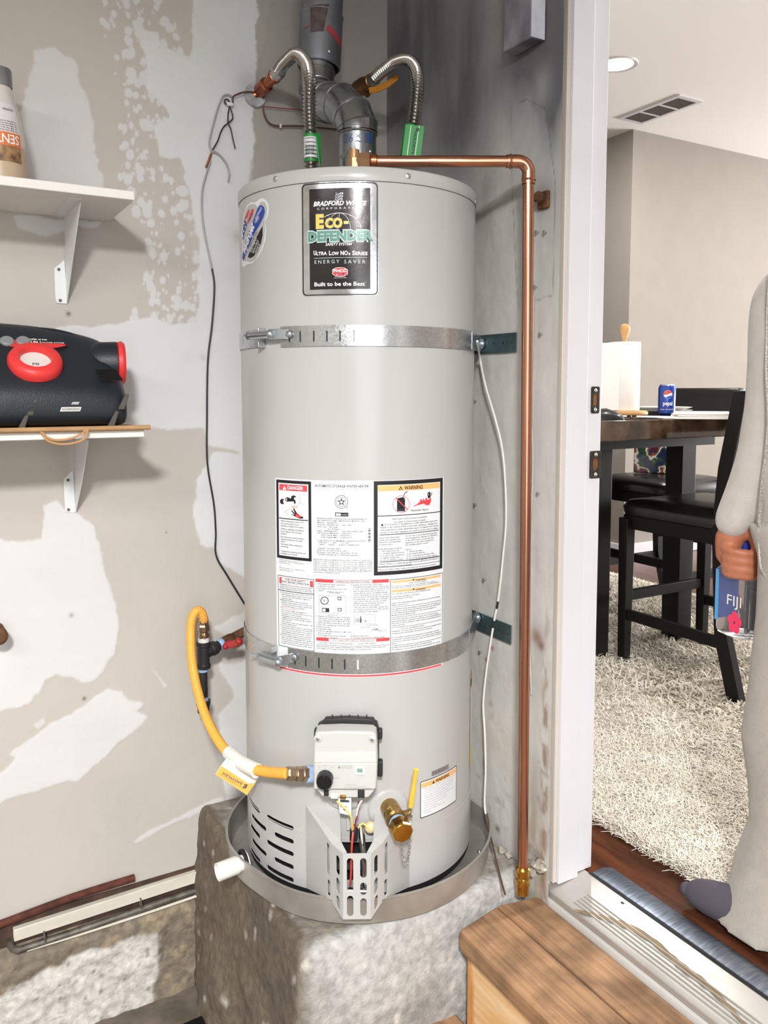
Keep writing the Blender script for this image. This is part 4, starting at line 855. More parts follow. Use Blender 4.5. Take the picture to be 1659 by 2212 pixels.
for (x0, x1, y0, y1, mt, nm) in ((440, 520, 1145, 1238, mPlasD, 'connector'), (995, 1048, 1145, 1270, mPlasD, 'connector'), (1052, 1106, 1145, 1270, mPlasD, 'connector'), (552, 672, 1225, 1282, mWhitePl, 'white_connector'), (705, 800, 1228, 1290, M('brass', '#b08a4a', .3, .9, var=.2, scale=40), 'test_port')):
    (a0, b0), (a1, b1) = gp(x0, y0), gp(x1, y1); m = MB(); gf.box(m, (a0+a1)/2, (b0+b1)/2, -.018, abs(a1-a0), abs(b1-b0), .022); obj(nm, m, mt, CTRL, bev=.001)
# raised collar of the jacket behind the control and drain
for x, y, r in ((745, 1700, .05), (838, 1745, .044)):
    c = onC(x, y, RH-.004); n = nrm(V(*(c[:2]-AX), 0)); m = MB(); m.lathe([(r, -.003), (r*.92, .005), (r*.78, .0075), (0, .0075)], c, n, 36, cap=False); obj('jacket_boss', m, mJack, wh, smooth=60)
# hanging pilot card
t0 = gp(660, 1312); tg = Fr(gf.w(*gp(770, 1465), -.020), gf.c)
m = MB(); co = [gp(x, y) for x, y in [(660, 1312), (880, 1312), (878, 1620), (690, 1575)]]; m.prism([gf.w(a, b, -.022) for a, b in co], gf.c*.0006); CARD = obj('pilot_card', m, M('card_white', '#eceae8', .6), wh)
m = MB(); (a0, b0), (a1, b1) = gp(698, 1358), gp(845, 1395); gf.box(m, (a0+a1)/2, (b0+b1)/2, -.0208, a1-a0, b0-b1, .0006); (a0, b0), (a1, b1) = gp(698, 1462), gp(815, 1470); gf.box(m, (a0+a1)/2, (b0+b1)/2, -.0208, a1-a0, b0-b1, .0006)
a, b = gp(770, 1510); m.sheet(circ(a, b, .0026), [circ(a, b, .0013)], lambda u, v, w: gf.w(u, v, -.0207)); obj('card_print', m, mInkL, CARD, smooth=0, kind='stuff')

# ---- burner shroud with slotted cage
cg0 = onC(771, 1920, .335); cf = Fr(V(AX[0], AX[1], 0), nrm(V(*(cg0[:2]-AX), 0)))
zt_, zb_ = onC(771, 1843, .335)[2], onC(771, 1985, .335)[2]
W2, r2 = .0262, .335; W1, r1 = .0470, .309; W0 = .1030; r0 = math.sqrt(RH*RH-W0*W0)+.0015
def panel(pa, pb, zta, ztb, zba, zbb, holes, name):
    pa = V(pa); pb = V(pb); Ln = np.linalg.norm(pb-pa); d = (pb-pa)/Ln; nn = V(d[1], -d[0])
    def fm(u, v, w): p = pa+d*u; t = u/Ln; zt2 = zta*(1-t)+ztb*t; zb2_ = zba*(1-t)+zbb*t; q = p+nn*w*1.0; return cf.w(q[0], zb2_+(zt2-zb2_)*v, q[1])
    H = max(.01, zt_-zb_); hs = [[(x*Ln, y) for x, y in h] for h in holes]
    m = MB(); m.sheet([(0, 0), (Ln, 0), (Ln, 1), (0, 1)], hs, fm, th=.0012); return obj(name, m, mJack, SHR, smooth=20)
SHR = obj('burner_shroud', MB().add([cf.w(-W0, zb_+.02, r0), cf.w(-W0, zt_+.035, r0), cf.w(-W0+.0015, zt_+.035, r0), cf.w(-W0+.0015, zb_+.02, r0)], [(0, 1, 2, 3)]), mJack, wh, label='light grey slotted burner shroud')
def vs_(x0, x1, y0, y1, asp): # vertical slot in normalised coordinates, aspect = width/height of the panel
    o = slot(x0*asp, x1*asp, y0, y1); return [(p[0]/asp, p[1]) for p in o]
asp = 2*W2/(zt_-zb_)
panel((-W2, r2), (W2, r2), zt_, zt_, zb_, zb_, [vs_(.14, .37, .42, .93, asp), vs_(.62, .85, .63, .93, asp), vs_(.14, .37, .05, .36, asp), vs_(.62, .85, .37, .56, asp), vs_(.62, .85, .05, .32, asp)], 'cage_front')
a1 = math.hypot(W1-W2, r2-r1)/(zt_-zb_)
zb1 = zb_+.016
for sgn in (-1, 1):
    hs_ = [vs_(.28, .62, .60, .90, a1), vs_(.28, .62, .30, .54, a1), vs_(.28, .62, .05, .25, a1)]
    hs2 = [vs_(.80, .90, .40, .92, .45), vs_(.82, .92, .06, .32, .45)]
    if sgn < 0:
        panel((-W1, r1), (-W2, r2), zt_+.003, zt_, zb1, zb_, [[(1-x, y) for x, y in h] for h in hs_], 'cage_side'); panel((-W0, r0), (-W1, r1), zt_+.042, zt_+.003, HB+.002, pz1+.004, hs2, 'shroud_flank')
    else:
        panel((W2, r2), (W1, r1), zt_, zt_+.003, zb_, zb1, hs_, 'cage_side'); panel((W1, r1), (W0, r0), zt_+.003, zt_+.042, pz1+.004, HB+.002, [[(1-x, y) for x, y in h] for h in hs2], 'shroud_flank')
    # sloping top facet
    ri = math.sqrt(RH*RH-.034**2)+.002
    P = [cf.w(sgn*W0, zt_+.042, r0), cf.w(sgn*.034, zt_+.036, ri), cf.w(sgn*.031, zt_+.012, r2-.022), cf.w(sgn*W2*.72, zt_, r2-.002), cf.w(sgn*W2, zt_, r2), cf.w(sgn*W1, zt_+.003, r1)]
    m = MB(); m.add(P, [(0, 1, 2, 5), (2, 3, 4, 5)]); m.add([p-V(0, 0, .001) for p in P], [(0, 1, 2, 5), (2, 3, 4, 5)]); obj('shroud_top', m, mJack, SHR, smooth=0)
# things inside the cage: tube, burner, wires
mTube = M('bright_steel_tube', '#c9cbcd', .2, 1.); mRedW = M('red_wire', '#c8453f', .45); mYelW = M('pale_yellow_wire', '#e6d27e', .5); mWhW = M('white_wire', '#dedcd6', .5); mPurW = M('maroon_wire', '#8e3348', .5)
m = MB(); m.tube(crom([cf.w(.006, zt_+.02, .27), cf.w(.010, zt_-.01, .288), cf.w(.014, zt_-.06, .292), cf.w(.016, zb_+.035, .285)], .006), .0065, 14); obj('gas_tube', m, mTube, wh)
m = MB(); m.box(cf.w(0, zb_+.075, .262), (.11, .012, .05), cf.R); obj('burner_box', m, M('burner_steel', '#55534f', .45, .7, var=.4, scale=30), wh)
m = MB(); m.cyl(cf.w(-.018, zb_+.032, .296), cf.w(.024, zb_+.030, .296), .0055, n=14); obj('burner_rail', m, mTube, wh)
m = MB(); m.ball(cf.w(.026, zt_+.016, .272), .012, 14, 8); obj('igniter_cap', m, M('cream_ceramic', '#d9cba4', .5), wh)
wz = zt_+.055
def wire(nm, pts, mt, r=.0013): m = MB(); m.tube(crom(pts, .006), r, 8); return obj(nm, m, mt, wh)
ga = lambda x, y, off: gf.w(*gp(x, y, off), off)
kc = onC(763, 1798, .29)
wire('yellow_wire', [ga(660, 1285, -.014), ga(790, 1400, -.012), ga(890, 1540, -.014), kc, cf.w(.010, zt_+.03, .283), cf.w(.024, zt_+.018, .284)], mYelW, .0019)
wire('yellow_wire', [ga(672, 1285, -.014), ga(830, 1430, -.012), ga(905, 1560, -.014), kc+V(.002, 0, 0), cf.w(-.002, zt_+.02, .28)], mYelW, .0012)
wire('white_wire', [ga(1070, 1275, -.014), ga(1015, 1360, -.012), ga(985, 1500, -.014), kc+V(.004, -.002, .01), cf.w(.0, zt_+.02, .279)], mWhW, .0018)
wire('maroon_wire', [ga(1012, 1290, -.018), ga(1000, 1500, -.016), ga(970, 1600, -.016), kc+V(.003, -.001, 0), cf.w(-.006, zt_+.03, .283), cf.w(-.006, zt_+.01, .285)], mPurW, .0015)
wire('red_wire', [kc, cf.w(-.006, zt_+.03, .289), cf.w(-.010, zt_, .305), cf.w(-.012, zt_-.06, .309), cf.w(-.014, zb_+.045, .300)], mRedW, .0022)
m = MB(); m.lathe([(.0075, -.012), (.008, -.008), (.008, .010), (.006, .014)], kc+V(.001, -.001, -.003), (0.05, 0, 1), 14); obj('wire_sleeve', m, mBlk, wh)
m = MB(); m.box(cf.w(-.017, zt_+.055, .262), (.009, .10, .003), cf.R); obj('pilot_bracket', m, mJack, wh, bev=.0006)

# ---- drain valve
mBrass = M('brass_valve', '#ad8c55', .28, .9, var=.25, scale=25, rvar=.1); mBrassP = M('polished_brass', '#c79a4b', .16, 1., var=.12, scale=18); mTape = M('blue_thread_tape', '#9db9dc', .6, var=.2, scale=60)
v0 = onC(840, 1742, RH); v1 = onC(871, 1800, .345); dv = nrm(v1-v0); Lv = np.linalg.norm(v1-v0)
m = MB(); m.lathe([(.019, -.01), (.019, Lv*.30), (.0175, Lv*.32), (.0175, Lv*.40), (.020, Lv*.42), (.020, Lv*.50), (.0155, Lv*.53), (.0155, Lv*.68)], v0, dv, 26); DV = obj('drain_valve', m, mBrass, wh, label='brass drain valve with yellow lever', smooth=30)
m = MB(); m.lathe([(.0165, Lv*.60), (.0175, Lv*.62), (.0175, Lv*.70), (.0165, Lv*.72)], v0, dv, 26); obj('thread_tape', m, mTape, DV)
m = MB(); m.lathe([(.0185, Lv*.70), (.0215, Lv*.73), (.0215, Lv*.95), (.019, Lv*1.0), (0, Lv*1.01)], v0, dv, 8, cap=False); obj('outlet_cap', m, mBrassP, DV, smooth=20, bev=.001)
sx = nrm(np.cross(dv, V(0, 0, 1)))*-1; sx = sx if sx@rt > 0 else -sx; mid = v0+dv*Lv*.36
m = MB(); m.cyl(mid, mid+sx*.031, .008, .007, 16); obj('stem', m, mBrass, DV)
m = MB(); m.cyl(mid+sx*.030, mid+sx*.036, .009, .009, 6); obj('stem_nut', m, mScrew, DV)
h0 = mid+sx*.033; hv = onC(899, 1662, .335); hb = onC(887, 1740, .325)
def strap_path(pts, wv, th, mb):
    """flat bar along points, width direction wv"""
    P = [V(p) for p in pts]; wv = nrm(wv)
    rings = []
    for i, p in enumerate(P):
        t = nrm(P[min(i+1, len(P)-1)]-P[max(i-1, 0)]); n = nrm(np.cross(t, wv)); a = wv*th[0]/2; b = n*th[1]/2
        rings.append([p-a-b, p+a-b, p+a+b, p-a+b])
    mb.loft(rings)
m = MB(); strap_path([h0-V(0, 0, .004), h0+(hb-h0)*.55, hb], dv, (.013, .003), m); obj('lever_arm', m, mScrew, DV, bev=.0008)
mYGrip = M('yellow_grip', '#e6b845', .4)
m = MB(); m.tube(crom([hb-V(0, 0, .003), hb+(hv-hb)*.3, hb+(hv-hb)*.7, hv], .006), [.0050+.0006*math.sin(i*.5) for i in range(len(crom([hb-V(0, 0, .003), hb+(hv-hb)*.3, hb+(hv-hb)*.7, hv], .006)))], 12); obj('lever_grip', m, mYGrip, DV)
chain = [mid+sx*.034, onC(884, 1775, .325), onC(886, 1815, .325), onC(882, 1850, .325), onC(875, 1866, .325), onC(869, 1845, .325), onC(867, 1812, .328)]
q = crom(chain, .0062); m = MB()
for i in range(0, len(q)-1):
    t = nrm(q[i+1]-q[i]); s_ = nrm(np.cross(t, fw)) if i % 2 else nrm(fw-t*(fw@t)); lk = [q[i]+t*.0042*math.cos(a)+s_*.0022*math.sin(a) for a in np.linspace(0, 2*PI, 10, endpoint=False)]
    m.tube(lk, .0007, 5, closed=True)
obj('cap_chain', m, mTube, DV, kind='stuff')

# ================================================================== EARTHQUAKE STRAPS
mGalv = M('galvanised_strap', '#c3c5c7', .27, .9, var=.08, scale=120, rvar=.05, bump=.06, bscale=200); mZinc = M('zinc_hardware', '#c3cbd3', .25, .95, var=.1, scale=20); mZincD = M('zinc_bracket', '#6f8488', .38, .9, var=.15, scale=30)
def strapset(ytop, ybot, xs, xslots, label, tail_u0, tail_u1, low, barpts, platepx, boltpx):
    zt, zb = uz(780, ytop)[1], uz(780, ybot)[1]; zc = (zt+zb)/2; h = zt-zb
    t = thing('seismic_strap', label, 'strap', A3(zc), 'seismic straps')
    u0 = uz(xs, (ytop+ybot)/2)[0]
    hl = [slot(uz(x, (ytop+ybot)/2)[0]-.0016, uz(x, (ytop+ybot)/2)[0]+.0016, zc-h*.29, zc+h*.24) for x in xslots]
    m = MB(); m.sheet([(u0, zb), (.30, zb), (.30, zt), (u0, zt)], hl, lambda u, z, w: wrap(u, z, RH+.0028+w), th=.0014, step=.012); obj('band', m, mGalv, t, smooth=35)
    m = MB(); m.sheet([(u0+.01, zb+.004), (u0+.13, zb+.004), (u0+.13, zt-.004), (u0+.01, zt-.004)], [], lambda u, z, w: wrap(u, z, RH+.0008), step=.012); obj('slot_shadow_backing', m, M('slot_shade_dark', '#3b4048', .5, .6), t)  # dark sheet standing in for the shade inside the slots
    # left tail with clamp lug
    zs = [slot(tail_u0+.012+k*.012, tail_u0+.0150+k*.012, zc-h*.25, zc+h*.25) for k in range(2)]
    m = MB(); m.sheet([(tail_u0-.10, zb+.002), (tail_u1, zb+.002), (tail_u1, zt-.002), (tail_u0-.10, zt-.002)], zs, lambda u, z, w: wrap(u, z, RH+.0030+w), th=.0014, step=.012); obj('tail', m, mGalv, t, smooth=35)
    lug = wrap(tail_u1, zc, RH+.010); n = nrm(V(*(lug[:2]-AX), 0)); tt = nrm(wrap(tail_u1+.001, zc)-wrap(tail_u1, zc)); R_ = np.stack([tt, V(0, 0, 1), n], 1)
    for s_ in (-1, 1): m = MB(); m.box(lug+V(0, 0, 1)*s_*h*.34, (.004, h*.30, .017), R_); obj('lug', m, mGalv, t, bev=.001)
    # clamp bolt, spacer, angled plate back to the band
    b0, b1, b2, b3 = barpts
    m = MB(); m.cyl(b0, b1, .0030, n=14); obj('bolt_shank', m, mZinc, t)
    m = MB(); m.cyl(b1-(b2-b1)*.55, b2, .0082, .0085, 16); m.cyl(b1-(b2-b1)*.75, b1-(b2-b1)*.5, .0088, .0088, 6); obj('spacer', m, mZinc, t, smooth=25)
    m = MB(); d = nrm(b2-b0); m.ball(b2+d*.003, .0098, 16, 10, d, .8); obj('bolt_head', m, mZinc, t)
    m = MB(); strap_path([b2-d*.004, b2+(b3-b2)*.55+n*.004, b3], (0, 0, 1), (h*.5, .003), m); obj('tension_plate', m, mZinc, t, bev=.0008)
    nb = nrm(V(*(b3[:2]-AX), 0)); m = MB(); m.ball(b3, .008, 14, 8, nb, .5); obj('rivet', m, mZinc, t)
    # wall bracket
    P = [onX(*p, v) for p, v in platepx]
    hl = []
    pts = P; dvec = nrm(pts[1]-pts[0]); Ln = np.linalg.norm(pts[1]-pts[0]); hv_ = V(0, 0, 1); hh = abs(pts[2][2]-pts[1][2])
    fm = lambda u, v, w: pts[0]+dvec*u-hv_*v+V(-1, 0, 0)*w
    hl = [circ(Ln*k, hh*.5, .0024, 10) for k in (.50, .72, .92)]
    m = MB(); m.sheet([(0, 0), (Ln, 0), (Ln, hh), (0, hh)], hl, fm, th=-.0025); obj('wall_bracket', m, mZincD, t, smooth=20)
    bc = onX(*boltpx, -.012); m = MB(); m.lathe([(.0135, 0), (.0135, .002), (.009, .0022), (.009, .008), (.006, .0095), (0, .0095)], bc, (-1, -.25, 0), 20, cap=False); obj('wall_bolt', m, mZinc, t, smooth=25)
    m = MB(); strap_path([wrap(.30, zc, RH+.003), wrap(.30, zc, RH+.003)*.4+bc*.6, bc+V(.004, 0, 0)], (0, 0, 1), (h*.9, .0016), m); obj('end_tab', m, mGalv, t)
    return t
U_ = lambda x, y: uz(x, y)[0]
strapset(702, 747.5, 608, (627, 650, 679, 707, 735, 765), 'upper galvanised strap bracing the heater below the badge', U_(523, 730), U_(573, 730), False,
         [onC(528, 724, .268), onC(556, 724, .272), onC(583, 722, .272), onC(623, 722, .262)],
         [((1024, 726), -.004), ((1116, 718), -.004), ((1116, 760), -.004)], (1037, 743))
strapset(1412, 1455, 624, (639, 662, 690, 718, 745, 773), 'lower galvanised strap bracing the heater across the label', U_(532, 1385), U_(600, 1405), True,
         [onC(543, 1414, .272), onC(577, 1423, .275), onC(600, 1430, .277), onC(634, 1420, .263)],
         [((1018, 1316), -.004), ((1105, 1351), -.004), ((1105, 1392), -.004)], (1029, 1334))
# ================================================================== FLUE
mDuct = M('galvanised_duct', '#9a9da0', .26, .95, var=.22, scale=10, rvar=.10); mDuctD = M('dull_flue_pipe', '#8d9199', .38, .8, var=.25, scale=9, rvar=.12)
flue = thing('flue_pipe', 'galvanised flue with two elbows rising from the heater top', 'flue', A3(HT))
cb = V(AX[0], AX[1], HT-.004); ct = atD(775, 287, 1.812); ct[:2] = AX
rc = .0402
m = MB(); m.lathe([(rc-.004, 0), (rc-.002, .002), (rc-.002, .02), (rc, .024), (rc, ct[2]-cb[2])], cb, (0, 0, 1), 40, cap=False); obj('collar', m, mDuct, flue, smooth=30)
m = MB(); m.torus(ct-V(0, 0, .004), (0, 0, 1), rc+.0008, .0022, 40, 8); m.torus(ct+V(0, 0, .004), (0, 0, 1), rc+.0008, .0020, 40, 8); obj('collar_bead', m, mDuct, flue)
E1 = [ct, ct+V(0, 0, .012), atD(762, 250, 1.825), atD(737, 225, 1.865), atD(712, 222, 1.915)]
def gores(mb, P, r):
    P = [V(p) for p in P]; D = [nrm(P[i+1]-P[i]) for i in range(len(P)-1)]
    x, _ = perp(D[0]); rings = []
    for i, p in enumerate(P):
        d = nrm(D[max(i-1, 0)]+D[min(i, len(D)-1)]); n0 = D[min(i, len(D)-1)]
        x = nrm(x-d*(x@d)); y = np.cross(d, x)
        k = 1/max(.7, d@D[min(i, len(D)-1)])
        bis = nrm(D[min(i, len(D)-1)]-D[max(i-1, 0)]) if 0 < i < len(P)-1 and np.linalg.norm(D[i]-D[i-1]) > 1e-6 else None
        ring = []
        for q in range(40):
            a = 2*PI*q/40; v = x*math.cos(a)+y*math.sin(a)
            if bis is not None: v = v+bis*(v@bis)*(k-1)
            ring.append(p+r*v)
        rings.append(ring)
    mb.loft(rings, cap=False); return rings
m = MB(); R1 = gores(m, E1, rc+.0025); obj('elbow', m, mDuct, flue, smooth=25)
m = MB()
for rg_ in R1[1:]: m.tube(rg_, .0016, 6, closed=True)
obj('elbow_bead', m, mDuct, flue)
E2 = [E1[-1], atD(700, 222, 1.95), atD(688, 214, 1.995), atD(684, 195, 2.02), atD(686, 160, 2.03), atD(688, 140, 2.03)]
m = MB(); R2 = gores(m, E2, rc+.001); obj('elbow', m, mDuct, flue, smooth=25)
m = MB()
for rg_ in R2[1:-1]: m.tube(rg_, .0016, 6, closed=True)
m.torus(E2[0], E2[1]-E2[0], rc+.003, .0022, 40, 8); obj('elbow_bead', m, mDuct, flue)
ub = atD(689, 148, 2.035); ut = atD(703, -120, 2.05); du = nrm(ut-ub); Lu = np.linalg.norm(ut-ub); ru = .0515
m = MB(); m.lathe([(ru-.004, 0), (ru, .002), (ru, .118), (ru+.001, .119), (ru+.001, .121), (ru-.0025, .123), (ru-.0025, Lu+.5)], ub, du, 44, cap=False); UP = obj('upper_pipe', m, mDuctD, flue, smooth=30)
# torn sticker, red tape on the upper pipe
xx, yy_ = perp(du)
def onpipe(px_, py_, off=.0006):
    # nearest point of the upper pipe seen through a photo point
    d = nrm(ray(px_, py_)); w0 = CAM-ub; b_ = d@du; dd = d@w0; e_ = du@w0; t_ = (b_*e_-dd)/(1-b_*b_); c_ = CAM+d*t_; s_ = (c_-ub)@du; ax_ = ub+du*s_; v_ = c_-ax_; h_ = np.linalg.norm(v_); rr = ru+off
    back = math.sqrt(max(0, rr*rr-h_*h_)); dn = nrm(d-du*(d@du)); return ax_+v_*(min(h_, rr)/max(h_, 1e-6))-dn*back
def pipepatch(mb, pts, off=.0008, n=9):
    (xa, ya), (xb, yb), (xc, yc), (xd, yd) = pts; vs_2 = []
    for i in range(n):
        t = i/(n-1)
        for k in range(4):
            s = k/3; vs_2.append(onpipe((xa*(1-t)+xb*t)*(1-s)+(xd*(1-t)+xc*t)*s, (ya*(1-t)+yb*t)*(1-s)+(yd*(1-t)+yc*t)*s, off))
    mb.add(vs_2, [(i*4+k, i*4+k+1, i*4+k+5, i*4+k+4) for i in range(n-1) for k in range(3)])
m = MB(); pipepatch(m, [(669, 34), (710, 32), (698, 90), (669, 90)]); obj('torn_label', m, M('torn_brown_label', '#5d4f50', .55, .3, var=.3, scale=60), UP)
m = MB(); pipepatch(m, [(707, 74), (738, 95), (736, 112), (703, 86)]); obj('red_tape', m, M('red_tape', '#a8404a', .5), UP)
m = MB(); pipepatch(m, [(656, 72), (665, 72), (665, 76), (656, 76)], .001, 4); obj('red_stamp', m, M('stamp_ink', '#9c5a60', .6), UP)
m = MB(); m.ball(onpipe(710, 131), .004, 10, 6, nrm(CAM-ub), .5); obj('pipe_screw', m, mScrew, UP)
# marker writing and foil tab on the collar
def oncol(u, z, off=.0006): a = PHI0+u/rc; return V(AX[0]+(rc+off)*math.cos(a), AX[1]+(rc+off)*math.sin(a), z)
mMark = M('blue_marker', '#2e4f8e', .5); zc_ = atD(775, 307, 1.775)[2]
m = MB(); text(m, '26', -.031, -.010, zc_, .018, lambda u, v: oncol(u, v), -.012, .2); text(m, 'x', -.004, .006, zc_+.009, .010, lambda u, v: oncol(u, v)); text(m, '~', -.004, .008, zc_-.004, .014, lambda u, v: oncol(u, v), .01)
for k in range(6): text(m, 'l', .016+k*.0034, .018+k*.0034, zc_, .021, lambda u, v: oncol(u, v))
obj('marker_writing', m, mMark, flue, smooth=0, kind='stuff')
tb = [atD(736, 341, 1.755), atD(760, 322, 1.765)]; m = MB(); strap_path([tb[0], (tb[0]+tb[1])/2+V(0, 0, .002), tb[1]], fw, (.0015, .008), m); obj('hood_tab', m, mDuct, flue)
m = MB(); m.ball(oncol(.028, atD(806, 327, 1.78)[2]), .0035, 10, 6, nrm(CAM-cb), .5); m.v = m.v; obj('collar_screw', m, mScrew, flue)

# ================================================================== FLEXIBLE WATER CONNECTORS
mFlex = M('stainless_corrugated', '#a8a5a0', .2, 1., var=.1, scale=30); mNutS = M('steel_nut', '#b9b6b0', .25, 1.)
mCop = M('copper', '#c88e74', .24, 1., var=.22, scale=8, stretch=(1, 1, .25), rvar=.08); mCopF = M('copper_fitting', '#b06a4a', .3, .95, var=.3, scale=30); mBrassD = M('old_brass', '#8f6a45', .35, .9, var=.3, scale=30)
mGreen = M('green_tag', '#1c8a38', .45); mTagW = M('tag_white', '#cfd3d4', .5)
def corr(mb, path, r, amp, pitch, n=20):
    q = crom(path, pitch/6); s = np.arange(len(q)); mb.tube(q, r+amp*np.cos(2*PI*s/6), n); return q
HL = [atD(672, 352, 1.79), atD(671, 300, 1.785), atD(668, 230, 1.785), atD(668, 175, 1.79), atD(660, 135, 1.83), atD(640, 117, 1.89), atD(614, 137, 1.96), atD(598, 160, 2.01)]
HL[0][2] = HT+.012
cl = thing('water_connector', 'corrugated steel water connector to the copper stub, with white wrap label', 'pipe', V(*HL[0][:2], HT), 'flexible water connectors')
m = MB(); corr(m, HL, .0120, .0026, .0078); obj('corrugated_hose', m, mFlex, cl, smooth=60)
m = MB(); m.cyl(V(*HL[0][:2], HT), V(*HL[0][:2], HT+.014), .012, .012, 20); m.cyl(HL[0]-V(0, 0, .004), HL[0]+V(0, 0, .012), .0155, .0155, 6); obj('bottom_nut', m, mNutS, cl, smooth=20)
def sleeve(parent, path, r, x0, mats, splits, tags=None):
    q = crom(path, .003); return q
q = crom([atD(672, 350, 1.79), atD(671, 286, 1.785)], .002); n = len(q)
for (a, b, mt, nm, rr) in ((0, .10, mGreen, 'green_band', .0152), (.10, .80, mTagW, 'wrap_label', .0150), (.80, .93, mGreen, 'green_band', .0152)):
    m = MB(); m.tube(q[int(a*n):max(int(b*n)+1, int(a*n)+2)], rr, 24); W_ = obj(nm, m, mt, cl)
    if nm == 'wrap_label':
        zz0 = q[int(.22*n)][2]; zz1 = q[int(.72*n)][2]; cpt = q[int(.45*n)]
        m = MB()
        for k in range(7):
            a2_ = PHI0-.75+k*.2; p0 = V(cpt[0]+.0153*math.cos(a2_), cpt[1]+.0153*math.sin(a2_), 0); t_ = V(-math.sin(a2_), math.cos(a2_), 0)*.0006
            m.add([p0-t_+V(0, 0, zz0), p0+t_+V(0, 0, zz0), p0+t_+V(0, 0, zz1), p0-t_+V(0, 0, zz1)], [(0, 1, 2, 3)])
        obj('label_print', m, mInkL, W_, smooth=0, kind='stuff')
P = [atD(682, 293, 1.775), atD(691, 286, 1.785), atD(693, 352, 1.785), atD(690, 358, 1.775)]; P[2][2] = max(P[2][2], HT+.002); P[3][2] = max(P[3][2], HT+.002)
m = MB(); m.prism(P, rt*.0012); obj('tag_flap', m, mGreen, cl)
w0 = onY(548, 207, -.002)
f0, f1 = atD(598, 160, 2.01), atD(560, 198, 2.09)
dF = nrm(f1-f0); LF = np.linalg.norm(f1-f0)
m = MB(); m.lathe([(.0155, -.018), (.0165, -.012), (.0165, .004)], f0, dF, 8); obj('swivel_nut', m, mNutS, cl, smooth=20)
m = MB(); m.lathe([(.0135, .004), (.0165, .006), (.0165, .016), (.0125, .018), (.0125, LF*.55), (.017, LF*.57), (.0175, LF*.92), (.0165, LF*.95), (.013, LF+.01)], f0, dF, 24); obj('copper_adapter', m, mCopF, cl, smooth=25)
m = MB(); m.cyl(f1, onY(548, 208, -.001), .013, .013, 18); obj('stub_pipe', m, mCopF, cl)
m = MB(); c_ = onY(551, 207, -.004); m.lathe([(.014, 0), (.028, .001), (.026, .005), (.014, .008)], c_, (0, -1, 0), 24); obj('wall_collar', m, M('old_white_escutcheon', '#b9b8bd', .5, var=.4, scale=40), cl)
HR = [atD(876, 350, 1.825), atD(884, 315, 1.825), atD(893, 272, 1.825), atD(899, 225, 1.83), atD(902, 180, 1.84), atD(898, 148, 1.865), atD(882, 131, 1.90), atD(855, 134, 1.945), atD(828, 152, 1.99), atD(806, 172, 2.03)]
HR[0][2] = max(HR[0][2], HT+.010)
cr_ = thing('water_connector', 'corrugated steel water connector to the brass ball valve, with green tag', 'pipe', V(*HR[0][:2], HT), 'flexible water connectors')
m = MB(); corr(m, HR, .0120, .0026, .0078); obj('corrugated_hose', m, mFlex, cr_, smooth=60)
m = MB(); m.cyl(V(*HR[0][:2], HT), V(*HR[0][:2], HT+.016), .012, .012, 20); obj('bottom_nut', m, mNutS, cr_, smooth=20)
tgf = Fr(atD(893, 305, 1.805), -nrm(V(*fw[:2], 0)))
tp = [tgf.px(850+x/20.1, 250+y/20.1) for x, y in [(530, 370), (1340, 450), (1170, 1860), (370, 1730)]]
m = MB(); m.prism([tgf.w(a, b, 0) for a, b in tp], tgf.c*-.0012); TG = obj('green_tag', m, mGreen, cr_, label='glossy green fold-over tag')
m = MB(); q = crom([atD(879, 338, 1.825), atD(888, 272, 1.825)], .004); m.tube(q, .0150, 22); obj('tag_sleeve', m, mGreen, cr_)
p0 = V(*tgf.px(850+1040/20.1, 250+650/20.1)); p1 = V(*tgf.px(850+900/20.1, 250+1620/20.1)); d_ = p1-p0; Ln = np.linalg.norm(d_); d_ /= Ln; n_ = V(-d_[1], d_[0])
m = MB(); text(m, 'HOLDRITE', 0, Ln, 0, .0058, lambda u, v: tgf.w(*(p0+d_*(u+.003)+n_*(v-.006)), .0008), .03); a, b = p0-d_*.002; m.sheet(circ(a, b, .004), [], lambda u, v, w: tgf.w(u, v, .0008)); obj('tag_lettering', m, M('tag_ink', '#123a1c', .5), TG, smooth=0, kind='stuff')
m = MB(); 
for xa, xb, mtw in ((760, 590, 0), (1120, 930, 0)): A = V(*tgf.px(850+xa/20.1, 250+430/20.1)); B = V(*tgf.px(850+xb/20.1, 250+1740/20.1)); nn = V(.0009, 0); m.add([tgf.w(*(A-nn), .0006), tgf.w(*(A+nn), .0006), tgf.w(*(B+nn), .0006), tgf.w(*(B-nn), .0006)], [(0, 1, 2, 3)])
obj('tag_stripe', m, mGO, TG, smooth=0, kind='stuff')
f0, f1 = atD(806, 172, 2.03), atD(763, 199, 2.13); dF = nrm(f1-f0); LF = np.linalg.norm(f1-f0)
m = MB(); m.lathe([(.0145, -.016), (.0155, -.010), (.0155, .006)], f0, dF, 8); obj('swivel_nut', m, mNutS, cr_, smooth=20)
bv = thing('ball_valve', 'old brass ball valve with orange lever on the corner stub', 'valve', onY(755, 205, -.002))
m = MB(); m.lathe([(.013, .006), (.0165, .008), (.0165, LF*.35), (.020, LF*.42), (.020, LF*.75), (.0165, LF*.82), (.0165, LF), (.011, LF+.004)], f0, dF, 22); obj('valve_body', m, mBrassD, bv, smooth=25)
m = MB(); m.cyl(f1, onY(752, 207, -.001), .011, .011, 16); obj('stub_pipe', m, mCopF, bv)
sm_ = f0+dF*LF*.55; m = MB(); m.cyl(sm_, sm_+V(.3, -.5, -.8)/1*.030, .008, .007, 14); obj('stem', m, mBrassD, bv)
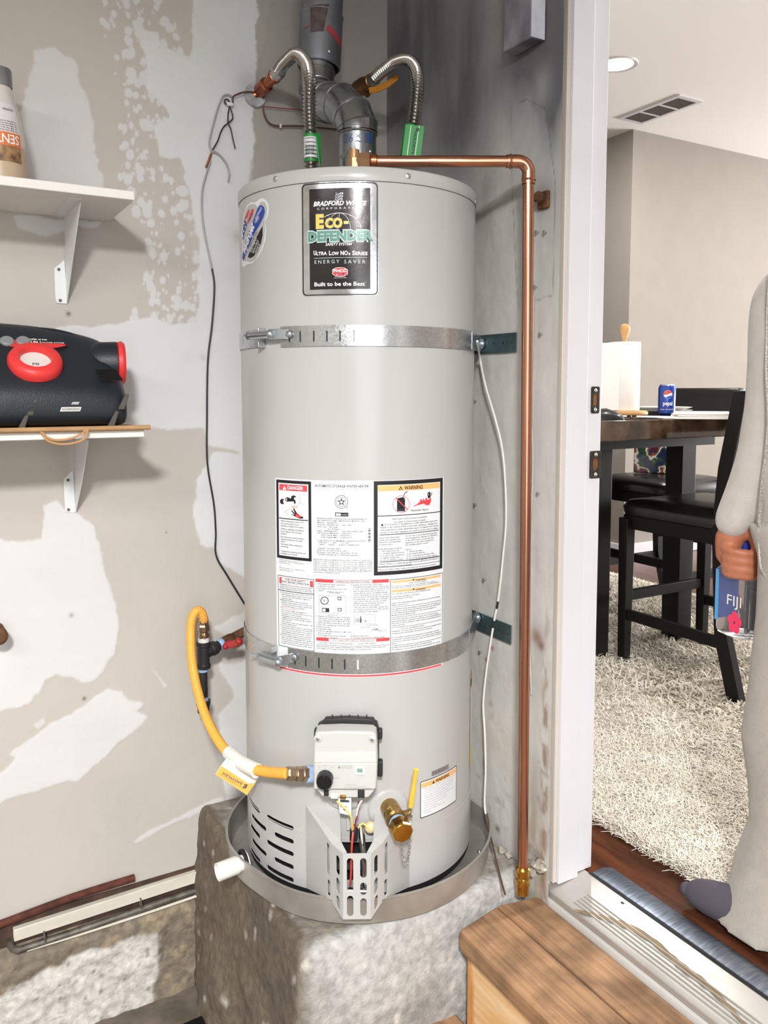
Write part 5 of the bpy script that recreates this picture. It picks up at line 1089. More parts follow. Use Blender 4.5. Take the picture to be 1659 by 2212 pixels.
h0 = atD(797, 196, 2.02); m = MB(); strap_path([h0, atD(815, 193, 2.01), atD(838, 182, 2.0), atD(860, 165, 1.99)], (0, .3, 1), (.016, .004), m); obj('lever', m, M('orange_lever', '#b8791f', .45), bv, bev=.0015)

# ================================================================== RELIEF VALVE AND COPPER DISCHARGE PIPE
XP = -.058
pt = onX(1141, 430, XP); pbm = onX(1129, 1885, XP); pyv = (pt[1]+pbm[1])/2
ez = atD(1110, 355, 1.70)[2]
el = V(XP, pt[1]-.0, ez); vl = atD(765, 351, 1.66); vl[2] = ez
dis = thing('discharge_pipe', 'shiny copper relief pipe running across the heater top and down the wall', 'pipe', V(XP, pbm[1], PT-.02))
rP = .0111
dh = nrm(vl-el); m = MB(); m.cyl(vl-dh*.03, el+dh*.030, rP, rP, 24, cap=False); obj('copper_pipe', m, mCop, dis)
dd = nrm(V(XP, pbm[1], pbm[2])-el); m = MB(); m.cyl(el+V(0, 0, -.030), V(XP, pbm[1], pbm[2]), rP, rP, 24); obj('copper_pipe', m, mCop, dis)
arc = [el+dh*.034, el+dh*.022]+[el+dh*.022*(1-math.sin(t))+V(0, 0, -.022)*(1-math.cos(t)) for t in np.linspace(.2, PI/2-.2, 6)]+[el+V(0, 0, -.022), el+V(0, 0, -.034)]
m = MB(); m.tube(crom(arc, .003), .0130, 24, cap=False); ELB = obj('copper_elbow', m, mCop, dis)
for c_, d_ in ((el+dh*.036, dh), (el+V(0, 0, -.036), V(0, 0, -1))):
    m = MB(); m.torus(c_, d_, .0128, .0020, 28, 8); m.lathe([(.0128, -.006), (.0128, .008)], c_, d_, 24, cap=False); obj('press_ring', m, mCop, ELB)
m = MB(); bt = V(XP, pbm[1], pbm[2]); m.lathe([(.0125, .014), (.0155, .010), (.0155, -.004), (.0140, -.008), (.0155, -.012), (.0155, -.026), (.0135, -.030), (.0135, -.046)], bt, (0, 0, 1), 24); obj('brass_coupling', m, mBrassP, dis, smooth=30)
m = MB(); m.cyl(V(vl[0], vl[1], HT-.006), vl+V(0, 0, .004), .0135, .0135, 8); m.lathe([(.012, -.002), (.0165, .001), (.0165, .024), (.012, .027)], vl-dh*.006+V(0, 0, -.0), -dh, 6); VAL = obj('relief_valve', m, M('bronze_valve', '#c09a72', .35, .8, var=.2, scale=30), dis, smooth=25)
tt = atD(776, 330, 1.64); m = MB(); m.cyl(vl+V(0, 0, .004), V(vl[0], vl[1], vl[2]+.022), .012, .010, 18); obj('valve_top', m, MATS['bronze_valve'], VAL)
m = MB(); m.lathe([(.0125, .0), (.0145, .002), (.0145, .012), (.0125, .014)], vl-dh*.032, -dh, 24); obj('solder_joint', m, mCopF, dis)
# ================================================================== GAS LINE
mIron = M('black_iron', '#3c3b3e', .5, .6, var=.2, scale=40); mRust = M('rusty_pipe', '#6b4a33', .8, .3, var=.5, scale=50, bump=.8, bscale=90); mRedV = M('red_valve_paint', '#a5282c', .45, var=.15, scale=40); mYHose = M('yellow_coated_hose', '#f0b04a', .35, var=.05, scale=30)
DG = 1.95
gl = thing('gas_tee', 'black iron gas tee with drip leg and red shutoff valve', 'gas pipe', onY(540, 1352, -.001))
tc = atD(440, 1412, DG); K = 1.95/F_PX
top, bot = atD(440, 1386, DG), atD(440, 1443, DG)
m = MB(); hT = top[2]-bot[2]; m.lathe([(.0155, 0), (.0165, .002), (.0165, .009), (.0145, .012), (.0145, hT-.012), (.0165, hT-.009), (.0165, hT-.001), (.0150, hT)], bot, (0, 0, 1), 24)
wp = onY(545, 1350, -.002); db = nrm(wp-tc); wb = atD(455, 1404, DG)
dbr = nrm(atD(527, 1365, 2.02)-tc); m.lathe([(.0145, .006), (.0145, .020), (.0170, .023), (.0170, .034), (.0155, .036)], tc, dbr, 24); obj('tee_body', m, mIron, gl, smooth=30)
m = MB(); m.lathe([(.0125, .034), (.0125, .052)], tc, dbr, 22); obj('nipple', m, mIron, gl)
m = MB(); m.lathe([(.0132, .044), (.0138, .046), (.0138, .056), (.013, .058)], tc, dbr, 22); obj('thread_tape', m, mTape, gl)
lw = np.linalg.norm(atD(527, 1365, 2.02)-tc)
m = MB(); m.lathe([(.0145, .056), (.0150, .058), (.0150, .082), (.0125, .085), (.0125, lw*.9), (.0125, lw+.06)], tc, dbr, 8); obj('shutoff_body', m, mRust, gl, smooth=30)
hc = atD(502, 1391, 1.95); m = MB(); m.box(hc, (.040, .018, .016), np.stack([nrm(rt*1+up*.18), fw, up], 1)); m.ball(atD(516, 1386, 1.94), .0095, 14, 9); m.ball(atD(487, 1397, 1.945), .0075, 12, 8); HV = obj('red_lever', m, mRedV, gl, bev=.003, smooth=40)
m = MB(); m.ball(atD(511, 1392, 1.931), .003, 10, 6); obj('lever_screw', m, mBrassP, HV)
lg = [atD(438, 1443, DG), atD(435, 1518, DG)]; lg[1][:2] = lg[0][:2]
m = MB(); m.cyl(lg[1], lg[0]+V(0, 0, .004), .0108, .0108, 20); obj('drip_leg', m, mIron, gl)
for z in (lg[0][2]-.004, lg[1][2]+.010): m = MB(); m.cyl(V(*lg[0][:2], z-.004), V(*lg[0][:2], z+.004), .0122, .0118, 20); obj('thread_tape', m, mTape, gl)
m = MB(); m.lathe([(.0115, -.026), (.0145, -.022), (.0150, -.008), (.0175, -.004), (.0175, .005), (.0165, .006)], lg[1], (0, 0, 1), 8); obj('leg_cap', m, mIron, gl, smooth=20, bev=.001)
gt = atD(440, 1386, DG)
m = MB(); m.cyl(gt-V(0, 0, .002), gt+V(0, 0, .010), .0135, .0130, 20); obj('white_tape', m, mTapeW := M('white_thread_tape', '#d9d8d4', .7), gl)
gh = thing('gas_hose', 'yellow coated flexible gas hose with orange tag', 'hose', gt+V(0, 0, .008))
n0 = gt+V(0, 0, .008)
m = MB(); m.lathe([(.0135, 0), (.0135, .012), (.011, .013), (.011, .016), (.0145, .018), (.0145, .030), (.0125, .034), (.0125, .044)], n0, (0, 0, 1), 6); obj('end_nut', m, M('nickel_nut', '#b59f86', .25, .95, var=.15, scale=30), gh, smooth=15, bev=.001)
ge = onC(668, 1672, .292); ge2 = onC(622, 1671, .325)
hp = [n0+V(0, 0, .040), atD(440, 1335, 1.945), atD(434, 1321, 1.94), atD(424, 1320, 1.935), atD(415, 1335, 1.93), atD(412, 1370, 1.915), atD(415, 1430, 1.89), atD(429, 1500, 1.85), atD(452, 1565, 1.79), atD(488, 1622, 1.72), atD(528, 1654, 1.65), atD(575, 1667, 1.595), ge2]
m = MB(); q = crom(hp, .0011); s_ = np.arange(len(q)); m.tube(q, .0102+.00045*np.cos(2*PI*s_/4), 16); obj('yellow_hose', m, mYHose, gh, smooth=60)
dg = nrm(ge-ge2); Lg = np.linalg.norm(ge-ge2)
m = MB(); m.lathe([(.0118, -.004), (.0135, 0), (.0135, Lg*.30), (.011, Lg*.32), (.0140, Lg*.36), (.0140, Lg*.60), (.0125, Lg*.62), (.0150, Lg*.66), (.0150, Lg*.9), (.012, Lg*.95), (.012, Lg+.01)], ge2, dg, 6); obj('end_nut', m, MATS['nickel_nut'], gh, smooth=15, bev=.001)
m = MB(); m.lathe([(.0128, Lg*.86), (.0165, Lg*.9), (.0165, Lg+.008), (.012, Lg+.010)], ge2, dg, 20); obj('thread_tape', m, mTape, gh)
wq = crom([atD(494, 1626, 1.712), atD(522, 1648, 1.662), atD(555, 1665, 1.618)], .004); m = MB(); m.tube(wq, .0148, 18); obj('tag_wrap', m, M('tag_wrap_white', '#e6e4de', .55), gh)
tgF = Fr(atD(515, 1672, 1.655), -nrm(V(*fw[:2], -.05)))
tp = [tgF.px(460+x/11.85, 1600+y/11.85) for x, y in [(345, 450), (1190, 900), (870, 1395), (60, 860), (200, 640)]]
m = MB(); m.prism([tgF.w(a, b, 0) for a, b in tp], tgF.c*-.0008); TGY = obj('hang_tag', m, M('tag_pinkish_white', '#efe3df', .6), gh, label='white and orange hang tag')
tp = [tgF.px(460+x/11.85, 1600+y/11.85) for x, y in [(215, 640), (900, 1090), (1085, 1080), (870, 1388), (66, 858)]]
m = MB(); m.sheet(tp, [], lambda u, v, w: tgF.w(u, v, .0005)); obj('orange_print', m, M('tag_orange', '#f5b455', .5), TGY, smooth=0)
def txy(mb, s_, a_, b_, h, fr, o, K_, off, bold=0., shear=0.):
    P0 = V(*fr.px(o[0]+a_[0]/K_, o[1]+a_[1]/K_)); P1 = V(*fr.px(o[0]+b_[0]/K_, o[1]+b_[1]/K_)); d = P1-P0; L_ = np.linalg.norm(d); d /= L_; n = V(-d[1], d[0])
    text(mb, s_, 0, L_, 0, h, lambda u, v: fr.w(*(P0+d*u+n*v), off), bold, shear)
m = MB(); txy(m, 'EASYFLEX', (755, 1080), (255, 790), .0046, tgF, (460, 1600), 11.85, .0009, .02); txy(m, 'E', (895, 1130), (780, 1105), .0075, tgF, (460, 1600), 11.85, .0009, .06, .2); txy(m, 'www.easyflexusa.com', (815, 1225), (195, 840), .0022, tgF, (460, 1600), 11.85, .0009)
obj('tag_lettering', m, M('tag_navy', '#4b4260', .5), TGY, smooth=0, kind='stuff')
# ================================================================== WIRES
def wall_wire(name, label, px, mt, r=.0022, off=-.006, extra=None):
    pts = [onY(x, y, off) for x, y in px]; t = thing(name, label, 'wire', pts[-1])
    m = MB(); m.tube(crom(pts, .006), r, 8); obj('wire_run', m, mt, t)
    return t
mGreyW = M('grey_cable', '#a3a3a8', .5); mBlkW = M('black_cable', '#2a2a2c', .5); mBrnW = M('brown_cable', '#5a4238', .55)
t = wall_wire('thermostat_wire', 'long thin wire turning from grey to black hanging down the patched wall', [(455, 345), (446, 375), (437, 410), (436, 455), (441, 500), (450, 545), (458, 580)], mGreyW, .0024)
m = MB(); m.tube(crom([onY(x, y, -.006) for x, y in [(458, 580), (463, 620), (458, 700), (449, 780), (447, 900), (448, 1000), (462, 1090), (466, 1150), (467, 1200), (492, 1245), (532, 1310), (550, 1335)]], .006), .0024, 8); obj('black_run', m, mBlkW, t)
m = MB(); m.tube(crom([onY(x, y, -.006) for x, y in [(445, 362), (450, 350), (456, 332)]], .003), .0030, 8); obj('splice', m, MATS['copper_fitting'], t)
m = MB(); m.tube(crom([onY(x, y, -.010) for x, y in [(456, 328), (466, 328), (478, 338), (490, 355), (495, 375), (493, 392)]], .004), .0022, 8); obj('loose_end', m, mGreyW, t)
t2 = wall_wire('bell_wire', 'looped dark wire pair pinned by a white cable clip', [(456, 326), (452, 310), (455, 290), (463, 260), (470, 235), (478, 215), (484, 206), (494, 204), (502, 210)], mGreyW, .0022, -.008)
for px in ([(459, 324), (470, 305), (477, 285), (484, 273), (494, 265), (503, 255), (500, 240), (497, 232)], [(494, 268), (499, 280), (503, 300), (508, 321)], [(492, 266), (493, 245), (496, 230)]):
    m = MB(); m.tube(crom([onY(x, y, -.009) for x, y in px], .004), .0017, 8); obj('twisted_strand', m, mBlkW, t2)
m = MB(); m.tube(crom([onY(x, y, -.014) for x, y in [(503, 222), (503, 210), (512, 204), (528, 199), (545, 199), (560, 204), (570, 212)]], .004), .0022, 8); obj('brown_strand', m, mBrnW, t2)
m = MB(); m.box(onY(496, 226, -.008), (.016, .012, .008)); CLP = obj('cable_clip', m, mWhitePl, t2, bev=.002); m = MB(); m.torus(onY(490, 220, -.010), (0, 1, 0), .006, .0018, 16, 6); obj('clip_ring', m, mBlkW, CLP)
t3 = wall_wire('drooping_wire', 'dark wire drooping from the copper stub towards the corner behind the heater', [(568, 232), (572, 250), (582, 266), (600, 272), (640, 272), (690, 276), (760, 282)], mBrnW, .0022, -.010)
m = MB(); m.tube(crom([onY(x, y, -.010) for x, y in [(568, 230), (620, 235), (690, 240), (740, 246)]], .008), .0012, 6); obj('thin_strand', m, MATS['maroon_wire'], t3)
m = MB(); m.box(onY(606, 272, -.013), (.004, .004, .009)); obj('staple', m, mWhitePl, t3)
pts = [atD(1031, 737, 1.70)]+[onX(x, y, -.03) for x, y in [(1036, 770), (1048, 830), (1070, 905), (1085, 970), (1092, 1050), (1093, 1130), (1086, 1210), (1077, 1290), (1067, 1345), (1058, 1400), (1050, 1455), (1044, 1520), (1047, 1580), (1049, 1660), (1047, 1740)]]
lo_ = [onX(1056, 1790, -.04), onZ(1070, 1850, PT+.03), onZ(1082, 1900, PT+.012), onZ(1091, 1932, PT+.004)]
t4 = thing('bonding_wire', 'thin white wire hanging beside the copper pipe, dark near the pedestal', 'wire', lo_[-1])
q = crom(pts+lo_, .006); m = MB(); k = int(len(q)*.86); m.tube(q[:k], .0024, 8); obj('white_run', m, mWhW, t4); m = MB(); m.tube(q[k-1:], .0022, 8); obj('dark_run', m, mBrnW, t4)
for f_ in (.50, .535): i = int(len(q)*f_); m = MB(); m.tube(q[i:i+4], .0027, 8); obj('tape_mark', m, mBlkW, t4)
# thin cable behind the copper pipe, on the wall
pts = [onX(x, y, -.004) for x, y in [(1152, 640), (1150, 760), (1146, 880), (1151, 960), (1150, 1060), (1144, 1150), (1140, 1300), (1146, 1450), (1148, 1500)]]
t5_ = thing('painted_cable', 'grey painted cable stapled to the door wall behind the copper pipe', 'wire', pts[-1]); m = MB(); m.tube(crom(pts, .008), .0022, 8); obj('cable_run', m, M('painted_cable', '#b3b0ae', .6), t5_)
m = MB(); m.box(onX(1143, 1070, -.006), (.006, .006, .010)); obj('staple', m, mWhitePl, t5_)
# ================================================================== SHELVES ON THE LEFT WALL
mShelf = M('white_shelf_laminate', '#e6e4e0', .4, var=.03, scale=6); mBrk = M('white_bracket_paint', '#e4e5e6', .4)
XE = -.728
def shelf(name, label, yfront, zb, zt, flange, web, gl):
    t = thing(name, label, 'shelf', (XE-.3, 0, zb), 'white wall shelves')
    m = MB().bb((-1.75, yfront, zb), (XE, -.001, zt)); obj('board', m, mShelf, t, bev=.0015)
    xb = onY(*web[-1], 0)[0]
    P = [onX(x, y, xb) for x, y in web]
    P[0][2] = min(P[0][2], zb); P[1][2] = min(P[1][2], zb-.0005); P[0][2] = zb-.0005
    m = MB(); m.prism([V(xb, min(p[1], -.002), p[2]) for p in P], (-.0016, 0, 0)); BR = obj('bracket', m, mBrk, t, label='white metal angle bracket')
    F_ = [onY(x, y, -.001) for x, y in flange]
    m = MB(); m.prism(F_, (0, -.002, 0)); obj('wall_flange', m, mBrk, BR, bev=.0008)
    a_ = P[1]; m = MB(); m.bb((xb-.024, a_[1], zb-.002), (xb, -.004, zb-.0002)); obj('top_flange', m, mBrk, BR)
    mh = M('bracket_hole', '#6a655f', .8)
    for x, y in gl: p = onY(x, y, -.0032); m = MB(); m.lathe([(.0034, 0), (.0034, .0012), (.0012, .0016), (0, .0016)], p, (0, -1, 0), 12, cap=False); obj('screw', m, mh, BR)
    return t
shelf('wall_shelf', 'upper white wall shelf carrying an orange-labelled bottle', -.243, 1.882, 1.900, [(117, 580), (139, 561), (146, 657), (122, 655), (119, 640)], [(140, 470), (175, 437), (158, 560), (145, 657)], [(127, 582), (130, 649)])
zl = onX(312, 944, XE)[2]
shelf('wall_shelf', 'lower white wall shelf carrying a paper bag and black compressor', onX(312, 944, XE)[1], zl, zl+.0145, [(137, 1034), (157, 1015), (164, 1108), (140, 1106)], [(165, 958), (192, 952), (178, 1040), (164, 1108)], [(147, 1037), (148, 1101)])
# bottle on the upper shelf
bcx = onY(3, 380, -.13); bc = V(bcx[0], -.13, 1.9006)
bt = thing('squeeze_bottle', 'clear conical bottle with grey cap and orange upside-down lettering', 'bottle', bc)
zz_ = lambda y: onY(20, y, -.15)[2]-1.9006
prf = [(.0, .001), (.046, .001), (.0485, .005), (.047, zz_(340)), (.0445, zz_(290)), (.037, zz_(240)), (.028, zz_(205)), (.0245, zz_(188)), (.0235, zz_(182))]
def brad(z): return float(np.interp(z, [p[1] for p in prf[1:]], [p[0] for p in prf[1:]]))
mBot = M('milky_bottle_plastic', '#d6d0cb', .25, coat=.3); mTan = M('tan_liquid', '#c2ac93', .35)
m = MB(); m.lathe([(r, z) for r, z in prf if z > zz_(300)][0:0]+[(brad(z), z) for z in np.linspace(zz_(318), prf[-1][1], 10)], bc, (0, 0, 1), 40, cap=False); BB = obj('bottle_body', m, mBot, bt)
m = MB(); m.lathe([(0, .001)]+[(brad(z), z) for z in np.linspace(.004, zz_(318), 8)], bc, (0, 0, 1), 40, cap=False); obj('contents', m, mTan, bt)
m = MB(); m.lathe([(.0255, zz_(186)), (.0262, zz_(184)), (.0262, zz_(152)), (.0245, zz_(146)), (0, zz_(145))], bc, (0, 0, 1), 36, cap=False); obj('cap', m, M('grey_cap', '#8c8d90', .3, .4, var=.1, scale=40), bt, smooth=30)
phb = math.atan2(CAM[1]-bc[1], CAM[0]-bc[0])
def blab(u, z, off=.0008): r = brad(z)+off; a = phb+u/.045; return V(bc[0]+r*math.cos(a), bc[1]+r*math.sin(a), bc[2]+z)
uR = .040
def bsheet(u0, u1, z0, z1, off): m = MB(); m.sheet([(u0, z0), (u1, z0), (u1, z1), (u0, z1)], [], lambda u, v, w: blab(u, v, off), step=.006); return m
BL_ = obj('bottle_label', bsheet(-.04, uR, zz_(293), zz_(228), .0005), M('bottle_label_paper', '#dcd6d8', .5), bt)
obj('orange_band', bsheet(-.04, uR+.001, zz_(322), zz_(293), .0005), M('bottle_orange', '#dd7a44', .45), BL_); obj('picture_panel', bsheet(-.04, uR, zz_(356), zz_(322), .0005), M('bottle_picture', '#5a4030', .5, col2='#b08a62', scale=60), BL_)
m = MB()
def bt_(s_, z, h, u0, u1): # rotated by half a turn
    text(m, s_, 0, u1-u0, 0, h, lambda u, v: blab(u1-u, z-v, .0012), .015)
bt_('SENTR', zz_(298), .017, -.022, .036); obj('white_lettering', m, mWI, BL_, smooth=0, kind='stuff')
m = MB()
for i, w_ in enumerate((.050, .060, .058, .055, .060)): bt_('For dogs only use as directed keep', zz_(268+5*i), .0022, .034-w_, .034)
bt_('CAUTION', zz_(240), .004, .008, .032)
obj('grey_lettering', m, mInkL, BL_, smooth=0, kind='stuff')
# flattened paper bag on the lower shelf
zs2 = zl+.0145; yfs = onX(312, 944, XE)[1]
mKraft = M('kraft_paper', '#b08a62', .8, var=.15, scale=14, bump=.4, bscale=30)
bag = thing('paper_bag', 'flattened brown paper bag with twisted handle under the compressor', 'bag', (-.95, -.15, zs2))
xr = onY(322, 915, yfs-.01)[0]
m = MB(); m.bb((-1.7, yfs-.006, zs2), (xr-.03, -.03, zs2+.007)); m.prism([(xr-.031, yfs-.012, zs2+.0005), (xr, yfs-.012, zs2+.001), (xr-.03, -.12, zs2+.001)], (0, 0, .0065)); obj('bag_sheet', m, mKraft, bag, bev=.0015)
m = MB(); m.cyl((-1.7, yfs-.011, zs2+.0055), (xr+.002, yfs-.011, zs2+.0055), .0052, .0048, 12); obj('folded_edge', m, mKraft, bag)
for dx in (0, 1): m = MB(); m.tube(crom([onY(x, y, yfs-.014-.003*dx) for x, y in ([(88, 932), (98, 943), (120, 951), (150, 948), (175, 938), (189, 926)] if not dx else [(93, 934), (100, 950), (125, 959), (155, 958), (182, 948), (190, 928)])], .005), .0022, 8); obj('twisted_handle', m, M('twine', '#bb8f62', .8), bag)
# black and red portable air compressor
zb0 = zs2+.0075; Yf = yfs+.012
cmpx = thing('air_compressor', 'black portable air compressor with a big red dial and red end cap', 'compressor', (-.95, Yf+.08, zb0))
mCmp = M('black_textured_plastic', '#1d242b', .42, bump=.25, bscale=300); mCmpR = M('red_plastic', '#dc3a3a', .4); mCmpG = M('grey_button', '#85888a', .5, bump=.3, bscale=300)
prof = [(0, 0), (-.006, .03), (-.004, .068), (.016, .095), (.062, .140), (.100, .176), (.128, .196), (.155, .200), (.178, .180), (.182, .10), (.180, 0), (.09, -.0005)]
Xc = [onY(x, 860, Yf)[0] for x in (-130, 0, 110, 190, 235, 262, 278, 286)]; hs = [1.05, 1.05, 1.03, .97, .92, .86, .72, .40]; ws = [1, 1, 1, .99, .98, .95, .82, .45]
rings = []
for x, h_, w_ in zip(Xc, hs, ws):
    rings.append([V(x, Yf+.09+(y-.09)*w_, zb0+.001+(z*h_ if h_ > .5 else .05+(z-.07)*h_)) for y, z in prof])
m = MB(); m.loft(rings); body_ = obj('compressor_body', m, mCmp, cmpx, smooth=180)
ss = body_.modifiers.new('subdivision', 'SUBSURF'); ss.levels = 1; ss.render_levels = 2
sn = nrm(V(0, -.664, .747)); sf = Fr(V(-.95, Yf+.043, zb0+.123), sn); so = .0035
cp_ = V(*sf.px(76, 784, so)); c3 = sf.w(*cp_, so)
m = MB(); m.lathe([(.050, -.006), (.0505, .006), (.046, .014), (.038, .018), (.031, .017), (.029, .012), (.029, -.004)], c3, sn, 44, cap=False); DL = obj('red_dial', m, mCmpR, cmpx, smooth=35)
m = MB(); m.lathe([(.0295, .003), (0, .003)], c3, sn, 36, cap=False); obj('gauge_face', m, M('gauge_face', '#d9d9d4', .4), DL); m = MB(); m.lathe([(.0295, -.002), (.0295, .011)], c3, sn, 36, cap=False); obj('gauge_wall', m, M('gauge_wall', '#8d8784', .5), DL)
m = MB(); text(m, 'PSI', cp_[0]-.006, cp_[0]+.006, cp_[1]-.010, .006, lambda u, v: sf.w(u, v, so+.0035), .02); obj('gauge_print', m, M('gauge_print', '#6b3a4a', .5), DL, smooth=0, kind='stuff')
def spoly(pts, off, off2, mt, nm, par, bev=0): m = MB(); m.prism([sf.w(*sf.px(x, y, so), so+off) for x, y in pts], sn*(off2-off)); return obj(nm, m, mt, par, bev=bev)
PL_ = spoly([(2, 741), (20, 752), (60, 756), (120, 755), (140, 751), (145, 748), (136, 742), (130, 737), (60, 733), (5, 733)], -.004, .0035, M('panel_black', '#2a2226', .45), 'control_panel', cmpx)
spoly([(3, 744), (22, 751.5), (60, 755.5), (120, 754.5), (143, 749.5), (137, 746.5), (75, 744), (60, 738), (30, 738), (5, 741)], .002, .0042, mCmpR, 'red_panel_stripe', PL_)
for x in (15, 50): c_ = sf.w(*sf.px(x, 741, so), so); m = MB(); m.lathe([(.0135, -.003), (.0135, .006), (.011, .009), (0, .009)], c_, sn, 24, cap=False); obj('push_button', m, mCmpG, cmpx, smooth=30)
m = MB()
def st_(s_, x0, x1, y, h, bold): a = sf.px(x0, y, so); b = sf.px(x1, y, so); text(m, s_, a[0], b[0], a[1], h, lambda u, v: sf.w(u, v, so+.0046), bold, .1)
st_('SUPER 12 Volt', 61, 101, 738, .0040, .03); st_('5 IN 1', 64, 88, 744, .0052, .04); st_('POWER SYSTEM', 90, 138, 744.5, .003, .01); obj('panel_lettering', m, mWI, cmpx, smooth=0, kind='stuff')
ec = onY(247, 783, Yf+.105); m = MB(); m.lathe([(.030, -.002), (.045, .004), (.047, .012), (.043, .018), (0, .020)], ec+V(.002, .0, -.002), (1, -.12, .0), 40, cap=False); obj('red_end_cap', m, mCmpR, cmpx, smooth=40)
m = MB(); m.lathe([(.030, -.06), (.044, -.035), (.0455, .002)], ec+V(.002, 0, -.002), (1, -.12, 0), 36, cap=False); obj('motor_housing', m, mCmp, cmpx)
for k in range(6): p0 = V(*sf.px(206+2*k, 799+4*k, so)); p1 = V(*sf.px(250+3*k, 799+4*k, so)); m = MB(); sf.box(m, (p0[0]+p1[0])/2, (p0[1]+p1[1])/2, so-.001, p1[0]-p0[0], .0022, .003); obj('vent_slot', m, mDark, cmpx)
hp_ = [onY(x, y, Yf+.135) for x, y in [(-120, 700), (0, 711), (60, 716), (110, 720), (145, 727), (170, 735)]]
m = MB(); m.tube(crom(hp_, .01), .0105, 14); obj('carry_handle', m, mCmp, cmpx)
m = MB(); m.prism([onY(x, y, Yf+.112) for x, y in [(-60, 718), (40, 724), (100, 729), (125, 731), (118, 736), (60, 735), (-60, 727)]], (0, .01, 0)); obj('handle_recess', m, mDark, cmpx)
for x, y in ((70, 880), (50, 915), (268, 868), (246, 905)): p = onY(x, y, Yf-.0045); m = MB(); m.prism([p+V(.004, 0, .016), p+V(.011, 0, .015), p+V(.001, 0, -.016), p+V(-.012, 0, -.015)], (0, .008, 0)); obj('foot_pad', m, M('rubber_pad', '#54504b', .8), cmpx, bev=.002)
for (xs_, ys_, w_, h_) in ((163, 871, .016, .0045), (153, 884, .040, .0085)):
    p = onY(xs_, ys_, Yf-.0062); m = MB(); m.prism([p+V(-w_/2, 0, -h_/2), p+V(w_/2-.003, 0, -h_/2), p+V(w_/2, 0, h_/2), p+V(-w_/2+.003, 0, h_/2)], (0, .005, 0)); SK = obj('serial_sticker', m, M('sticker_grey_white', '#c9c9c6', .5), cmpx)
    m = MB(); text(m, 'A02380025042' if w_ > .02 else 'Replenex', p[0]-w_*.40, p[0]+w_*.40, p[2]-h_*.2, h_*.42, lambda u, v: V(u, p[1]-.0004, v)); obj('sticker_print', m, mInkL, SK, smooth=0, kind='stuff')
# old pipe stub at the left edge
p = onY(-8, 1360, -.001); m = MB(); m.lathe([(.016, 0), (.016, .004), (.010, .006), (.010, .035), (.018, .040), (.0185, .062), (.012, .066), (0, .066)], p, (0, -1, 0), 18, cap=False); obj('pipe_stub', m, mRust, label='short rusty pipe stub poking out of the patched wall', cat='pipe', smooth=30)
# ================================================================== FOOT OF THE LEFT WALL
mStrip = M('cream_painted_board', '#d8d2c4', .6, var=.12, scale=20, stretch=(.4, 1, 1)); mCond = M('dirty_conduit', '#77726a', .5, .5, var=.4, scale=40)
a, b = onY(29, 2010, -.018), onY(462, 1872, -.018); h_ = onY(29, 2010, -.018)[2]-onY(30, 2036, -.018)[2]
m = MB(); m.prism([(a[0], -.018, a[2]), (b[0], -.018, b[2]), (b[0], -.018, b[2]-h_), (a[0], -.018, a[2]-h_)], (0, .018, 0)); obj('wooden_batten', m, mStrip, bev=.002, label='cream painted batten along the foot of the patched wall', cat='batten')
m = MB(); q = [onY(x, y, -.010) for x, y in [(-200, 2068), (-20, 2004), (60, 1974), (140, 1944), (200, 1924), (290, 1896)]]; m.tube(crom(q, .02), .0085, 12); obj('rusty_pipe', m, M('dark_rust', '#5a2f24', .8, var=.4, scale=40), label='dark rusty pipe in the gap below the drywall', cat='pipe')
m = MB(); q = [onY(x, y, -.016) for x, y in [(22, 2030), (24, 2046), (38, 2053), (60, 2046), (200, 2000), (330, 1955), (458, 1912)]]; m.tube(crom(q, .012), .0080, 14); obj('conduit', m, mCond, label='grey metal conduit with a bent end below the batten', cat='conduit')
m = MB(); q = [onY(x, y, -.020) for x, y in [(58, 2053), (200, 2010), (330, 1968), (458, 1924)]]; m.tube(crom(q, .02), .0035, 10); obj('thin_conduit', m, mStrip, label='thin cream pipe under the grey conduit', cat='pipe')
for x, y, lb_ in ((304, 1951, 'small clip halfway along the grey conduit at the wall foot'), (96, 2023, 'small clip next to the bent end of the grey conduit')): p = onY(x, y, -.020); m = MB(); m.torus(p, (1, 0, .05), .0115, .0018, 18, 6); obj('pipe_strap', m, mCond, label=lb_, cat='clip', group='conduit clips')
m = MB(); m.bb((-1.3, -.004, .245), (-.50, .0, .305)); obj('trim_2', m, M('rough_gap_timber', '#4c3a30', .9, var=.4, scale=30), kind='structure')
p = onZ(434, 2212, .004); m = MB(); m.box(V(p[0], p[1], .006), (.115, .03, .012), np.stack([nrm(V(1, .05, 0)), nrm(V(-.05, 1, 0)), V(0, 0, 1)], 1)); obj('metal_bar', m, M('blackened_steel', '#1f1d1c', .45, .5, var=.3, scale=60), bev=.001, label='short black metal bar lying on the floor beside the pedestal', cat='metal bar')
